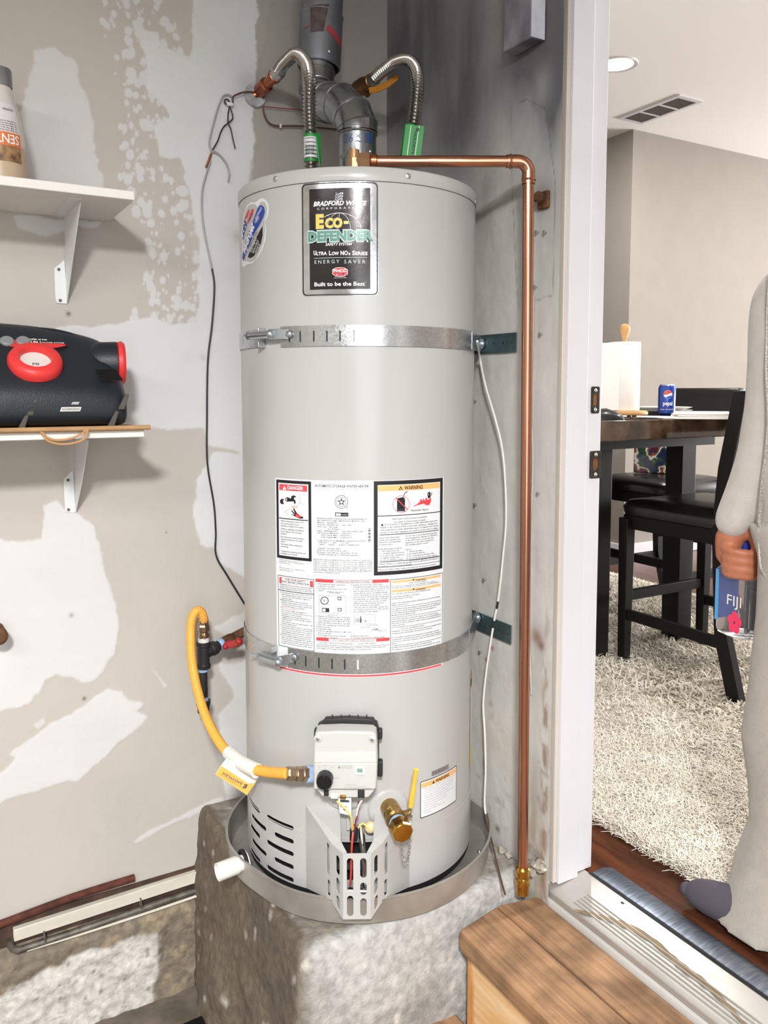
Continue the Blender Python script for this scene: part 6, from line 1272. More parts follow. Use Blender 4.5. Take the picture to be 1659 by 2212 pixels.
# ================================================================== DOOR WALL HARDWARE
yl, yr = onX(1087, 60, -.039)[1], onX(1180, 60, 0)[1]; zb_p = onX(1180, 88, 0)[2]
tst = thing('timber_stub', 'sooty grey timber stub fixed high on the door wall', 'timber', (-.02, (yl+yr)/2, zb_p))
m = MB(); m.bb((-.039, yr+.001, zb_p), (-.003, yl, 2.75)); obj('timber_body', m, M('sooty_timber', '#8d8d95', .85, col2='#55525c', scale=7, stretch=(1, 2, 1), bump=.4, bscale=40), tst, bev=.003)
m = MB(); m.bb((-.0375, yr, zb_p+.001), (-.0035, yr+.0015, 2.75)); obj('painted_face', m, M('timber_white_face', '#c9ccd6', .7, var=.12, scale=30), tst, label='bluish white painted face')
p = onX(1168, 427, -.012); m = MB(); m.lathe([(.011, -.012), (.012, -.004), (.012, .010), (.008, .014)], p, (-1, -.3, 0), 8); m.box(p+V(.008, 0, -.004), (.008, .03, .034)); obj('pipe_hanger', m, mRust, smooth=25, bev=.001, label='rusty brown pipe hanger beside the copper elbow', cat='hanger')
for x, y in ((1160, 620), (1172, 722), (1167, 1066), (1030, 866), (1050, 1252), (1082, 352), (1164, 502), (1181, 502), (1030, 1090), (1041, 1408)):
    p = onX(x, y, 0); m = MB(); m.lathe([(.0016, -.004), (.0016, .006), (.0038, .007), (.0038, .0085), (0, .009)], p, (-1, 0, 0), 10, cap=False); obj('nail', m, mScrewM, label='small nail head sticking out of the door wall', cat='nail', group='nails in the door wall')
# ================================================================== WOODEN STEPS
mPlank = M('worn_step_wood', '#a98361', .65, col2='#8f6d50', scale=9.0, stretch=(18, .5, 14), detail=8, bump=.5, bscale=18, var=.42); mPine = M('fresh_pine', '#e3c59c', .55, col2='#d3a873', scale=5, stretch=(1, 1.2, 12), detail=6, bump=.2)
fr_ = V(*onZ(987, 2010, .408)[:2]); bk = V(*onZ(1176, 1912, .408)[:2])
steps = thing('wooden_steps', 'worn wooden steps leading up to the door sill', 'steps', (-.2, -1.2, 0))
yL = fr_[1]; ex = .004
poly = [(fr_[0]+.012, yL), (fr_[0]+.003, yL-.006), (fr_[0], yL-.02), (fr_[0], -1.75), (fr_[0]+.118, -1.75), (fr_[0]+.118, yL+.022)]
m = MB(); m.prism([(x, y, .370) for x, y in poly], (0, 0, .038)); obj('tread_board', m, mPlank, steps, bev=.004, label='worn stained tread board')
poly = [(fr_[0]+.121, -1.75), (-.004, -1.75), (-.004, -.655), (fr_[0]+.121, yL+.0225)]
m = MB(); m.prism([(x, y, .370) for x, y in poly], (0, 0, .0385)); obj('tread_board', m, mPlank, steps, bev=.003, label='worn stained tread board')
m = MB(); m.prism([(fr_[0]+.022, yL-.012, .0), (fr_[0]+.022, yL-.012, .369), (fr_[0]+.022, yL-.30, .369), (fr_[0]+.022, yL-.44, .0)], (.03, 0, 0)); obj('riser_board', m, mPine, steps, bev=.001, label='pale fresh pine riser')
m = MB(); m.prism([(fr_[0]+.020, yL-.012, 0), (fr_[0]+.020, yL-.012, .369), (fr_[0]+.020, yL-.030, .30), (fr_[0]+.020, yL-.034, 0)], (-.0012, 0, 0)); obj('riser_edge', m, M('pine_edge', '#c98f55', .6, var=.2, scale=10), steps)
lt = V(*onZ(985, 2172, .20)[:2])
m = MB(); m.bb((fr_[0]-.26, -1.75, .165), (fr_[0]+.02, lt[1]-.006, .2)); obj('lower_tread', m, mPlank, steps, bev=.004)
m = MB(); m.bb((fr_[0]-.22, -1.7, 0), (fr_[0]-.02, lt[1]-.03, .165)); obj('lower_riser', m, mPine, steps)
m = MB(); m.bb((fr_[0]+.06, -1.74, 0), (-.01, -.70, .369)); obj('step_carcass', m, mPine, steps)
# ================================================================== DINING ROOM
mEsp = M('espresso_wood', '#0e0908', .5, var=.2, scale=12, spec=.3); mLea = M('black_leather', '#141110', .32, bump=.2, bscale=150, coat=.15)
mMarb = M('brown_marble', '#5a4636', .10, col2='#1d120d', scale=11, detail=10, coat=.4, var=.5)
TZ = 1.5-.096
tbl = thing('dining_table', 'counter height dining table with dark marble top', 'table', (1.4, .6, FZ))
TX0, TX1, TY0, TY1 = .62, 1.80, -.015, 1.30
m = MB(); m.bb((TX0, TY0, TZ-.068), (TX1, TY1, TZ)); obj('table_top', m, mMarb, tbl, bev=.004, seg=3)
m = MB(); m.bb((TX0+.22, TY0+.26, TZ-.12), (TX1-.12, TY1-.22, TZ-.068)); obj('apron', m, mEsp, tbl)
for x, y in ((1.17, .385), (1.65, .385), (1.17, .98), (1.65, .98)): m = MB(); m.box((x, y, (FZ+TZ-.07)/2), (.085, .085, TZ-.07-FZ)); obj('leg', m, mEsp, tbl, bev=.003)
# counter chairs
def chair(label, x, y, rz, padback=True):
    t = thing('counter_chair', label, 'chair', (x, y, FZ), 'counter chairs'); c, s = math.cos(rz), math.sin(rz)
    L = lambda a, b, z: V(x+a*c-b*s, y+a*s+b*c, FZ+z); R = np.array([[c, -s, 0], [s, c, 0], [0, 0, 1]])   # chair faces +b
    w, d, sh = .225, .225, .635
    rings = []
    for k, (e, z) in enumerate(((.86, sh-.055), (1., sh-.045), (1.02, sh-.015), (.95, sh+.008), (.70, sh+.018), (.2, sh+.020))):
        rings.append([L(p[0]*(w+.012)*e, p[1]*(d+.012)*e, z) for p in [(q[0], q[1]) for q in rrect(-1, 1, -1, 1, .22, 4)]])
    m = MB(); m.loft(rings); obj('seat', m, mLea, t, smooth=60)
    m = MB(); m.box(L(0, 0, sh-.075), (2*w, 2*d, .055), R); obj('seat_rail', m, mEsp, t, bev=.004)
    for sx in (-1, 1):
        m = MB(); m.loft([[L(sx*w+dx*k, d-.02+dy*k, z) for dx, dy in ((-.02, -.02), (.02, -.02), (.02, .02), (-.02, .02))] for z, k in ((0, .85), (sh-.06, 1.1))]); obj('leg', m, mEsp, t, bev=.002)
        pth = [(-d-.075, 0), (-d-.012, .22), (-d+.012, sh-.05), (-d-.005, .80), (-d-.055, 1.06)]
        rr = []
        for yy, z in pth: rr.append([L(sx*(w-.005)+dx, yy+dy, z) for dx, dy in ((-.017, -.026), (.017, -.026), (.017, .026), (-.017, .026))])
        m = MB(); m.loft(rr); obj('leg', m, mEsp, t, bev=.002, label='raked rear leg and back post')
        m = MB(); m.box(L(sx*w, -.005, .20), (.020, 2*d-.02, .040), R); obj('stretcher', m, mEsp, t, bev=.002)
    m = MB(); m.box(L(0, d-.02, .27), (2*w, .020, .040), R); obj('stretcher', m, mEsp, t, bev=.002)
    m = MB(); m.box(L(0, -d-.015, .32), (2*w, .020, .040), R); obj('stretcher', m, mEsp, t, bev=.002)
    if padback:
        rr = []
        for yy, z, e in ((-d-.004, .86, .6), (-d-.010, .87, 1), (-d-.045, 1.05, 1), (-d-.052, 1.075, .75)):
            rr.append([L(xx, yy+oy*e, z) for xx, oy in ((-w+.005, -.024), (w-.005, -.024), (w-.005, .028), (-w+.005, .028))])
        m = MB(); m.loft(rr); obj('backrest', m, mLea, t, bev=.008, seg=3)
    else:
        for k, z in enumerate((.84, .93, 1.02)): m = MB(); m.box(L(0, -d-.012-(z-.8)*.2, z), (2*w-.02, .018, .05), R); obj('back_slat', m, mEsp, t, bev=.003)
    return t
chair('black leather counter chair tucked under the near side of the marble table', 1.457, .075, 0., False)
chair('counter chair with padded leather back at the table end, holding a colourful bag', 2.02, .80, PI/2)
# colourful glossy bag on the far chair
m = MB(); bg = V(2.06, .86, FZ+.657); bx_ = nrm(V(.55, -.83, 0)); by_ = nrm(V(.83, .55, 0)); Rb = np.stack([bx_, by_, V(0, 0, 1)], 1)
m.loft([[bg+bx_*a*.115+by_*b*.05*k+V(0, 0, z) for a, b in ((-1, -1), (1, -1), (1, 1), (-1, 1))] for z, k in ((0, 1), (.12, 1), (.27, .35))]); 
mBagc = M('patterned_bag', '#1d2a5c', .18, coat=.6); nt = mBagc.node_tree; bs = nt.nodes['Principled BSDF']; tcn = nt.nodes.new('ShaderNodeTexCoord'); nz_ = nt.nodes.new('ShaderNodeTexNoise'); nz_.inputs['Scale'].default_value = 13; rp = nt.nodes.new('ShaderNodeValToRGB'); rp.color_ramp.interpolation = 'CONSTANT'
rp.color_ramp.elements[0].color = lin('#1b2450'); rp.color_ramp.elements[1].position = .46; rp.color_ramp.elements[1].color = lin('#d9d3cc')
for ps, h_ in ((.51, '#8a4a22'), (.56, '#2c2f5e'), (.60, '#5a1f2c'), (.40, '#264a36')): e_ = rp.color_ramp.elements.new(ps); e_.color = lin(h_)
nt.links.new(tcn.outputs['Object'], nz_.inputs['Vector']); nt.links.new(nz_.outputs['Fac'], rp.inputs[0]); nt.links.new(rp.outputs[0], bs.inputs['Base Color'])
obj('gift_bag', m, mBagc, bev=.004, label='glossy colourful printed bag standing on the far chair seat', cat='bag')
# ---- on the table
def onT(x, D): p = atD(x, 880, D); return V(p[0], p[1], TZ)
mPaper = M('paper_towel', '#f1efec', .9, bump=.5, bscale=220); mHold = M('bamboo', '#c99a66', .5, var=.15, scale=20)
tw = onT(1346, 3.02); trt = thing('paper_towel_holder', 'white paper towel roll on a bamboo stand with round knob', 'paper towels', tw)
m = MB(); m.lathe([(.082, .012), (.085, .015), (.085, .022), (.080, .026), (0, .026)], tw, (0, 0, 1), 40, cap=False); m.lathe([(.082, .012), (0, .012)], tw, (0, 0, 1), 40, cap=False); obj('stand_base', m, mHold, trt)
for k in range(3): a_ = 2*PI*k/3+.4; m = MB(); m.cyl(tw+V(.06*math.cos(a_), .06*math.sin(a_), 0), tw+V(.06*math.cos(a_), .06*math.sin(a_), .013), .008, .008, 12); obj('stand_foot', m, mHold, trt)
m = MB(); m.cyl(tw+V(0, 0, .02), tw+V(0, 0, .285), .009, .009, 14); obj('post', m, mHold, trt)
m = MB(); m.lathe([(.018, .027), (.054, .027), (.0555, .030), (.0555, .262), (.054, .266), (.018, .266)], tw, (0, 0, 1), 48, cap=False); obj('towel_roll', m, mPaper, trt, smooth=35)
sv = nrm(-rt); m = MB(); a_ = tw+sv*.045-fw*.033; m.prism([V(*(tw+sv*.030-V(*fw[:2], 0)*.048)[:2], TZ+.030), V(*(tw+sv*.105-V(*fw[:2], 0)*.030)[:2], TZ+.028), V(*(tw+sv*.100-V(*fw[:2], 0)*.030)[:2], TZ+.262), V(*(tw+sv*.030-V(*fw[:2], 0)*.048)[:2], TZ+.263)], V(.001, .001, 0)); obj('loose_sheet', m, mPaper, trt)
m = MB(); m.lathe([(.010, .28), (.011, .287), (.016, .300), (.0185, .312), (.0165, .322), (.010, .329), (0, .331)], tw, (0, 0, 1), 24, cap=False); obj('knob', m, mHold, trt)
ca = onT(1440, 3.42); can = thing('soda_can', 'dark blue soda can with a round red white and blue emblem', 'can', ca)
mCan = M('blue_can', '#1d3f9a', .25, .35, coat=.5); mAluC = M('can_aluminium', '#c9cbd0', .22, 1.)
m = MB(); m.lathe([(.025, .002), (.0325, .009), (.0330, .014), (.0330, .108), (.0285, .117)], ca, (0, 0, 1), 40, cap=False); obj('can_body', m, mCan, can, smooth=40)
m = MB(); m.lathe([(.0285, .117), (.0275, .1195), (.0262, .1215), (.0245, .1195), (.024, .116), (0, .116)], ca, (0, 0, 1), 40, cap=False); obj('can_lid', m, mAluC, can, smooth=40); m = MB(); m.lathe([(.025, .002), (.022, .0), (0, .004)], ca, (0, 0, 1), 40, cap=False); obj('can_bottom', m, mAluC, can, smooth=40)
m = MB(); m.box(ca+V(.004, -.004, .1185), (.022, .014, .0015)); m.box(ca+V(.010, -.010, .121), (.012, .010, .004)); obj('pull_tab', m, mAluC, can, bev=.0005)
phc = math.atan2(CAM[1]-ca[1], CAM[0]-ca[0])
cw = lambda off: (lambda u, v, w=0.: V(ca[0]+(.0330+off)*math.cos(phc+u/.033), ca[1]+(.0330+off)*math.sin(phc+u/.033), ca[2]+v))
eu, ev, er = .004, .082, .0165
m = MB(); m.sheet(circ(eu, ev, er, 28), [], cw(.0004), step=.004); EM = obj('emblem', m, mWI, can)
top_ = [(eu+er*.96*math.cos(a_), ev+er*.96*math.sin(a_)) for a_ in np.linspace(.25, PI+.1, 14)]; m = MB(); m.sheet(top_+[(eu-er*.5, ev-er*.05), (eu-er*.05, ev+er*.02), (eu+er*.5, ev+er*.35)], [], cw(.0007), step=None); obj('red_wave', m, M('can_red', '#d9402f', .4), EM)
bot_ = [(eu+er*.96*math.cos(a_), ev+er*.96*math.sin(a_)) for a_ in np.linspace(PI+.45, 2*PI-.15, 14)]; m = MB(); m.sheet(bot_+[(eu+er*.4, ev-er*.30), (eu, ev-er*.42)], [], cw(.0007), step=None); obj('blue_wave', m, M('can_royal', '#1c4fb4', .4), EM)
m = MB(); text(m, 'pepsi', eu-.018, eu+.018, .040, .016, cw(.0006), .02); text(m, 'REAL SUGAR', -.026, .026, .022, .004, cw(.0006)); obj('can_lettering', m, mWI, can, smooth=0, kind='stuff')
mPort = M('white_porcelain', '#f3f1ee', .2, coat=.4)
for i, (x, D, r, z) in enumerate(((1425, 3.62, .13, 0), (1425, 3.62, .128, .012))):
    p = onT(x, D)+V(0, 0, z); m = MB(); m.lathe([(r*.55, 0), (r*.6, .002), (r, .016), (r*1.01, .018), (r*.97, .018), (r*.58, .005), (0, .005)], p, (0, 0, 1), 44, cap=False); obj('plate', m, mPort, label=['lower white plate of the pair behind the soda can', 'upper white plate of the pair behind the soda can'][i], cat='plate', group='plates on the marble table', smooth=40)
for i, (x, D, sx, sy, th_, rz, h_) in enumerate(((1520, 3.12, .27, .21, .007, .75, '#eceae8'), (1522, 3.12, .26, .20, .006, .80, '#d9d2cc'), (1516, 3.13, .26, .19, .006, .70, '#f0efed'))):
    p = onT(x, D)+V(0, 0, .0036+i*.0072); c, s = math.cos(rz), math.sin(rz); m = MB(); m.box(p, (sx, sy, th_), np.array([[c, -s, 0], [s, c, 0], [0, 0, 1]])); obj('magazine', m, M('magazine_paper_%d' % i, h_, .35), bev=.001, label=['bottom white magazine of the small stack on the table', 'greyish middle magazine of the small stack on the table', 'top white magazine of the small stack on the table'][i], cat='magazine', group='magazines on the marble table')
p = onT(1392, 3.12); m = MB(); c, s = math.cos(.5), math.sin(.5); m.box(p+V(0, 0, .002), (.22, .30, .002), np.array([[c, -s, 0], [s, c, 0], [0, 0, 1]])); obj('paper_sheet', m, M('loose_paper', '#efefee', .7), label='loose white paper behind the paper towels', cat='paper')
p = onT(1309, 2.84); ms = thing('computer_mouse', 'black corded computer mouse near the table edge', 'mouse', p)
dm = nrm(V(rt[0], rt[1], 0)); em = nrm(V(fw[0], fw[1], 0)); rings = []
for tt_, w_, h_ in ((-.062, .010, .010), (-.055, .024, .022), (-.03, .031, .035), (.0, .032, .038), (.03, .030, .028), (.052, .024, .017), (.060, .012, .009)):
    rings.append([p+dm*tt_+em*w_*math.cos(a_)+V(0, 0, .001+max(0, h_*math.sin(a_)) if math.sin(a_) > 0 else .001) for a_ in np.linspace(0, 2*PI, 16, endpoint=False)])
m = MB(); m.loft(rings); obj('mouse_body', m, M('mouse_black', '#15161a', .3, coat=.3), ms, smooth=60)
m = MB(); m.tube(crom([p+dm*.055+V(0, 0, .004), p+dm*.10+em*.05+V(0, 0, .003), p+dm*.17+em*.10+V(0, 0, .003), p+dm*.20+em*.02+V(0, 0, .003), p+dm*.13-em*.02+V(0, 0, .003), p+dm*.06+em*.12+V(0, 0, .003)], .008), .0018, 8); obj('mouse_cord', m, mBlkW, ms)
# ---- ceiling fittings
CZ = 3.07
def onCeil(x, y): return onZ(x, y, CZ)
lc = onCeil(1334, 139); rl = thing('recessed_light', 'round white recessed ceiling light, lit', 'ceiling light', lc-V(0, 0, .01))
m = MB(); m.lathe([(.073, -.002), (.094, -.006), (.098, 0), (.073, 0)], lc, (0, 0, 1), 40, cap=False); obj('trim_ring', m, mDoor, rl)
m = MB(); m.lathe([(.074, -.003), (0, -.004)], lc, (0, 0, 1), 36, cap=False); obj('lit_lens', m, M('lit_lens', '#fff6e8', .5, emit=22.), rl)
V4 = [onCeil(x, y) for x, y in ((1341, 252), (1385, 266), (1520, 217), (1460, 203))]
vt = thing('ceiling_vent', 'white ceiling vent with three dark slatted sections', 'vent', sum(V4)/4-V(0, 0, .008))
ea = (V4[2]-V4[1]); eb = (V4[0]-V4[1]); la, lb = np.linalg.norm(ea), np.linalg.norm(eb); ea /= la; eb = nrm(eb-ea*(eb@ea)); lb = min(lb, .22)
o_ = V4[1]; fv = lambda u, v, w=0.: o_+ea*u+eb*v+V(0, 0, -.008-w)
sec = [(la*(.05+.305*k), la*(.05+.305*k+.275)) for k in range(3)]
m = MB(); m.sheet([(0, 0), (la, 0), (la, lb), (0, lb)], [[(a_, lb*.12), (b_, lb*.12), (b_, lb*.88), (a_, lb*.88)] for a_, b_ in sec], lambda u, v, w: fv(u, v, w), th=.008); obj('vent_frame', m, mDoor, vt, smooth=10)
m = MB(); m.sheet([(.01, .01), (la-.01, .01), (la-.01, lb-.01), (.01, lb-.01)], [], lambda u, v, w: fv(u, v, -.006)); obj('vent_back', m, M('vent_dark', '#3f3833', .8), vt)
for a_, b_ in sec:
    n_ = 9
    for k in range(n_): u_ = a_+(b_-a_)*(k+.5)/n_; m = MB(); m.box(fv(u_, lb*.5, -.003), (.002, lb*.76, .010), np.stack([nrm(ea+V(0, 0, .8)), eb, nrm(np.cross(nrm(ea+V(0, 0, .8)), eb))], 1)); obj('louvre', m, M('vent_louvre', '#6b6159', .7), vt)
# ---- shag rug
mRugB = M('rug_backing', '#b8ae9c', .95); mPile = M('shag_pile', '#cfc7b9', .9, col2='#e2dcd0', scale=9, sheen=.3)
RX0, RX1, RY0, RY1 = .30, 2.35, -1.75, 1.5
rug = thing('shag_rug', 'cream shag rug under the dining table', 'rug', ((RX0+RX1)/2, (RY0+RY1)/2, FZ))
m = MB(); m.bb((RX0, RY0, FZ), (RX1, RY1, FZ+.012)); obj('rug_base', m, mRugB, rug)
def tufts(n, x0, x1, y0, y1, ln, wd, z0):
    X = RNG.uniform(x0, x1, n); Y = RNG.uniform(y0, y1, n); a = RNG.uniform(0, 2*PI, n)+2.2*vnoise(X*4, Y*4, 5); L = ln*(.6+.8*RNG.random(n)); w = wd*(.7+.6*RNG.random(n))
    lean = .5+.5*RNG.random(n); dx, dy = np.cos(a), np.sin(a); px_, py_ = -dy, dx
    v = np.zeros((n, 6, 3)); hz = (.25+.75*RNG.random(n))*L*.75
    for k, (f_, hh, ww) in enumerate(((0, 0, 1), (.45, .75, .9), (1, .9, .35))):
        cx_ = X+dx*L*lean*f_; cy_ = Y+dy*L*lean*f_; cz_ = z0+hz*hh
        v[:, 2*k] = np.stack([cx_-px_*w*ww, cy_-py_*w*ww, cz_], 1); v[:, 2*k+1] = np.stack([cx_+px_*w*ww, cy_+py_*w*ww, cz_], 1)
    return v
T_ = np.concatenate([tufts(85000, .30, 1.0, -1.1, .15, .026, .0014, FZ+.010), tufts(36000, .8, 2.3, -1.0, 1.4, .032, .0032, FZ+.010), tufts(3600, .278, .32, -1.2, .2, .032, .0016, FZ+.004)])
n = len(T_); vv = T_.reshape(-1, 3)-ORI[rug.name]; i0 = np.arange(n)[:, None]*6; F_ = np.concatenate([i0+np.array([0, 1, 3, 2]), i0+np.array([2, 3, 5, 4])])
me = bpy.data.meshes.new('pile'); me.vertices.add(len(vv)); me.vertices.foreach_set('co', vv.astype(np.float32).ravel()); me.loops.add(F_.size); me.loops.foreach_set('vertex_index', F_.astype(np.int32).ravel()); me.polygons.add(len(F_)); me.polygons.foreach_set('loop_start', (np.arange(len(F_))*4).astype(np.int32)); me.update(calc_edges=True); me.materials.append(mPile)
po = bpy.data.objects.new('pile', me); COL.objects.link(po); po.parent = rug; po['kind'] = 'stuff'
# ================================================================== PERSON JUST INSIDE THE DOOR
g_ = atD(1790, 1500, 1.76); hd_ = nrm(V(g_[0]-CAM[0], g_[1]-CAM[1], 0)); pf = Fr(V(g_[0], g_[1], FZ), -hd_)
mSkin = M('skin', '#a8684c', .5, var=.08, scale=30); mHood = M('grey_sweatshirt', '#b9b2ac', .9, var=.06, scale=40, bump=.5, bscale=260, sheen=.3); mPant = M('grey_sweatpants', '#a39d94', .9, var=.06, scale=40, bump=.5, bscale=260, sheen=.3); mSock = M('purple_grey_sock', '#4b4650', .9, bump=.4, bscale=300); mHair = M('dark_hair', '#1d1614', .6)
per_ = thing('person', 'person in grey sweatshirt and sweatpants standing barely inside the door, holding a water bottle', 'person', pf.o)
def A_(x, y, off=0.): return V(*pf.px(x, y, off), off)
def limb(mb, pts, rad, n=18, flat=1.):
    """tapering limb; pts in (a, b, c)"""
    P = crom([pf.w(*p) for p in pts], .012); s = np.linspace(0, 1, len(pts)); r = np.interp(np.linspace(0, 1, len(P)), s, rad); mb.tube(P, r, n)
    mb.ball(P[0], r[0]*.98, 14, 9); mb.ball(P[-1], r[-1]*.98, 14, 9)
def ell(b, wa, wc, a0=0., c0=0., n=28): return [pf.w(a0+wa*math.cos(t), b, c0+wc*math.sin(t)) for t in np.linspace(0, 2*PI, n, endpoint=False)]
def fuse(o, vox, it=6):
    r = o.modifiers.new('fuse', 'REMESH'); r.mode = 'VOXEL'; r.voxel_size = vox; r.use_smooth_shade = True
    s = o.modifiers.new('smooth', 'SMOOTH'); s.iterations = it; s.factor = .5
cL, cR = A_(1546, 1127, 0), A_(1616, 1150, 0); cm = (cL+cR)/2
def left(x, y, r): p = A_(x, y, 0); return (p[0]+r, p[1], 0.)
SLV = [(-.088, 1.262, 0), left(1622, 660, .052), left(1614, 800, .052), left(1606, 900, .050), left(1583, 1010, .047), (cm[0]+.002, cm[1]+.012, -.004)]
tab = [((1637, 1200), .082), ((1633, 1330), .080), ((1612, 1480), .082), ((1602, 1580), .080), ((1612, 1680), .074), ((1618, 1760), .076), ((1596, 1840), .092), ((1562, 1900), .110), ((1538, 1945), .118)]
LEG = [(A_(*xy, .03)[0]+r, max(A_(*xy, .03)[1], .012), .03) for xy, r in tab]
# bottle position decides the grip
bA = A_(1607, 1290, -.03); bl_t, bl_s, bl_b = A_(1595, 1168, -.03)[1], A_(1595, 1228, -.03)[1], A_(1595, 1372, -.03)[1]; ba = bA[0]; bcx_ = -.03
# --- body (one continuous figure)
m = MB()
m.loft([ell(.80, .11, .08, .02), ell(.90, .12, .085, .02), ell(1.0, .11, .08, .02), ell(1.15, .115, .085, .015), ell(1.24, .10, .075, .01), ell(1.30, .07, .06), ell(1.36, .052, .055), ell(1.42, .052, .055)])
m.loft([ell(1.36, .05, .052, 0, .0), ell(1.44, .052, .054, 0, .008), ell(1.47, .058, .07, 0, .015), ell(1.52, .070, .088, 0, .02), ell(1.58, .077, .098, 0, .012), ell(1.63, .074, .096, 0, 0), ell(1.67, .055, .075, 0, -.005), ell(1.69, .02, .03, 0, -.008)])
m.ball(pf.w(0, 1.545, .118), .015, 10, 8); m.ball(pf.w(0, 1.53, .120), .016, 10, 8)                        # nose
for s in (-1, 1): m.ball(pf.w(s*.078, 1.55, -.005), .022, 12, 8)                                           # ears
wr_ = (ba-.012, A_(1582, 1140, 0)[1], -.012)
limb(m, SLV[:-1]+[wr_], [.036, .035, .034, .032, .029, .026])
limb(m, [(.10, 1.26, 0), (.175, 1.08, .0), (.20, .84, .06)], [.045, .038, .027])
limb(m, [(-.06, .86, 0)]+[LEG[k] for k in (0, 2, 4, 6)]+[(LEG[7][0], .09, .02)], [.07, .06, .052, .046, .04, .034]); limb(m, [(.085, .86, 0), (.10, .48, .02), (.11, .09, .0)], [.075, .055, .035])
fa = LEG[7][0]; limb(m, [(fa, .07, .02), (fa-.03, .035, .06), (fa-.05, .030, .10)], [.033, .030, .022]); limb(m, [(.11, .07, -.02), (.12, .035, .08), (.12, .028, .13)], [.035, .033, .026])
# right hand: palm behind the bottle neck, thumb in front, fingers wrapped round the neck
pw_ = V(*wr_)
palm = [(pw_[0]-.004, pw_[1]-.010, -.014), (ba-.026, bl_t+.020, -.012), (ba-.034, bl_s+.030, -.014)]
limb(m, palm, [.026, .028, .022], 16)
nk = bl_s+.020
for k, (zo, ln, rr) in enumerate(((.028, 1., .0092), (.011, 1.05, .0095), (-.006, 1., .0092), (-.020, .82, .008))):
    y_ = nk+zo-.004
    limb(m, [(ba-.036, y_+.006, -.010-.002*k), (ba-.030, y_, .016), (ba-.006*ln, y_-.002, .021), (ba+.020*ln, y_-.004, .012), (ba+.026*ln, y_-.004, -.006)], [rr, rr, rr*.97, rr*.9, rr*.75], 12)
limb(m, [(ba-.020, bl_t+.034, -.012), (ba+.004, bl_t+.030, -.006), (ba+.020, bl_t+.006, .002), (ba+.024, nk+.006, .006)], [.013, .0125, .0105, .0085], 12)
# left hand, relaxed
limb(m, [(.20, .84, .06), (.205, .77, .07)], [.026, .030], 14)
for k in range(4): limb(m, [(.190+.010*k, .76, .085-.012*k), (.192+.010*k, .715, .092-.012*k), (.188+.010*k, .69, .078-.012*k)], [.009, .008, .007], 10)
limb(m, [(.185, .80, .085), (.172, .765, .10), (.175, .735, .10)], [.010, .009, .007], 10)
BODY = obj('body', m, mSkin, per_, smooth=True); fuse(BODY, .0042, 4)
# --- face details
for s in (-1, 1): m = MB(); m.ball(pf.w(s*.030, 1.575, .094), .0105, 12, 8); obj('eye', m, M('eye_white', '#e8e4de', .25), BODY); m = MB(); m.ball(pf.w(s*.030, 1.575, .102), .0045, 10, 6); obj('iris', m, M('iris_dark', '#20140e', .2), BODY)
m = MB(); m.tube(crom([pf.w(-.022, 1.498, .104), pf.w(0, 1.500, .110), pf.w(.022, 1.498, .104)], .004), .0045, 8); obj('mouth', m, M('lips', '#8a4a40', .5), BODY)
m = MB(); m.loft([ell(1.45, .07, .05, 0, -.055), ell(1.52, .083, .085, 0, -.030), ell(1.60, .086, .100, 0, -.014), ell(1.65, .080, .094, 0, -.008), ell(1.695, .05, .06, 0, -.010), ell(1.705, .01, .01, 0, -.01)]); HR_ = obj('hair', m, mHair, BODY, smooth=True)
# --- sweatshirt
m = MB()
bt_a = A_(1655, 1255, .1)[1]
m.loft([ell(bt_a, .150, .115, .02), ell(.84, .155, .12, .02), ell(.95, .152, .118, .02), ell(1.10, .158, .122, .015), ell(1.20, .150, .115, .01), ell(1.27, .128, .098), ell(1.32, .095, .082), ell(1.37, .068, .07)])
sl_ = [(-.120, 1.315), (-.133, 1.20)]
limb(m, SLV, [.052, .054, .053, .051, .046, .036], 20)
limb(m, [(.098, 1.262, 0), (.170, 1.10, .0), (.20, .86, .05)], [.058, .053, .038], 20)
m.loft([ell(1.32, .085, .075, 0, -.03), ell(1.37, .095, .08, 0, -.05), ell(1.41, .08, .055, 0, -.06)])
HD = obj('sweatshirt', m, mHood, per_, smooth=True, label='light grey zip sweatshirt'); fuse(HD, .007, 6)
zp = [A_(1664, 560, .115), A_(1652, 640, .124), A_(1643, 720, .128), A_(1650, 800, .130), A_(1655, 900, .128), A_(1650, 980, .126), A_(1640, 1060, .124), A_(1630, 1120, .122), A_(1628, 1180, .120), A_(1640, 1235, .118), A_(1657, 1258, .116)]
zp = [V(max(p[0], -.128), p[1], .122*math.sqrt(max(.05, 1-((p[0]-.02)/.172)**2))) for p in zp]
m = MB(); m.tube(crom([pf.w(*p) for p in zp], .004), .0028, 8); obj('zipper', m, M('zip_metal', '#d2cfca', .3, .7, var=.5, scale=400), HD)
# --- sweatpants
m = MB(); m.loft([ell(.90, .15, .11, .02), ell(.80, .155, .115, .02), ell(.74, .145, .105, .02)])
rings = [[pf.w(-.065+.09*math.cos(t), .80, .085*math.sin(t)) for t in np.linspace(0, 2*PI, 28, endpoint=False)]]
for (x, y), r in tab:
    p = A_(x, y, .03); b_ = max(p[1], .012); nwob = .10 if r > .085 else .03
    rings.append([pf.w(p[0]+r+r*(1+nwob*math.sin(3*t+b_*30))*math.cos(t), b_, .03+r*.98*(1+nwob*math.sin(4*t+b_*22))*math.sin(t)) for t in np.linspace(0, 2*PI, 28, endpoint=False)])
m.loft(rings); m.loft([[pf.w(.085+r*math.cos(t), b_, r*math.sin(t)) for t in np.linspace(0, 2*PI, 24, endpoint=False)] for b_, r in ((.80, .09), (.45, .085), (.2, .09), (.02, .10))])
PN = obj('sweatpants', m, mPant, per_, smooth=True, label='grey sweatpants bunched at the ankle'); fuse(PN, .007, 5)
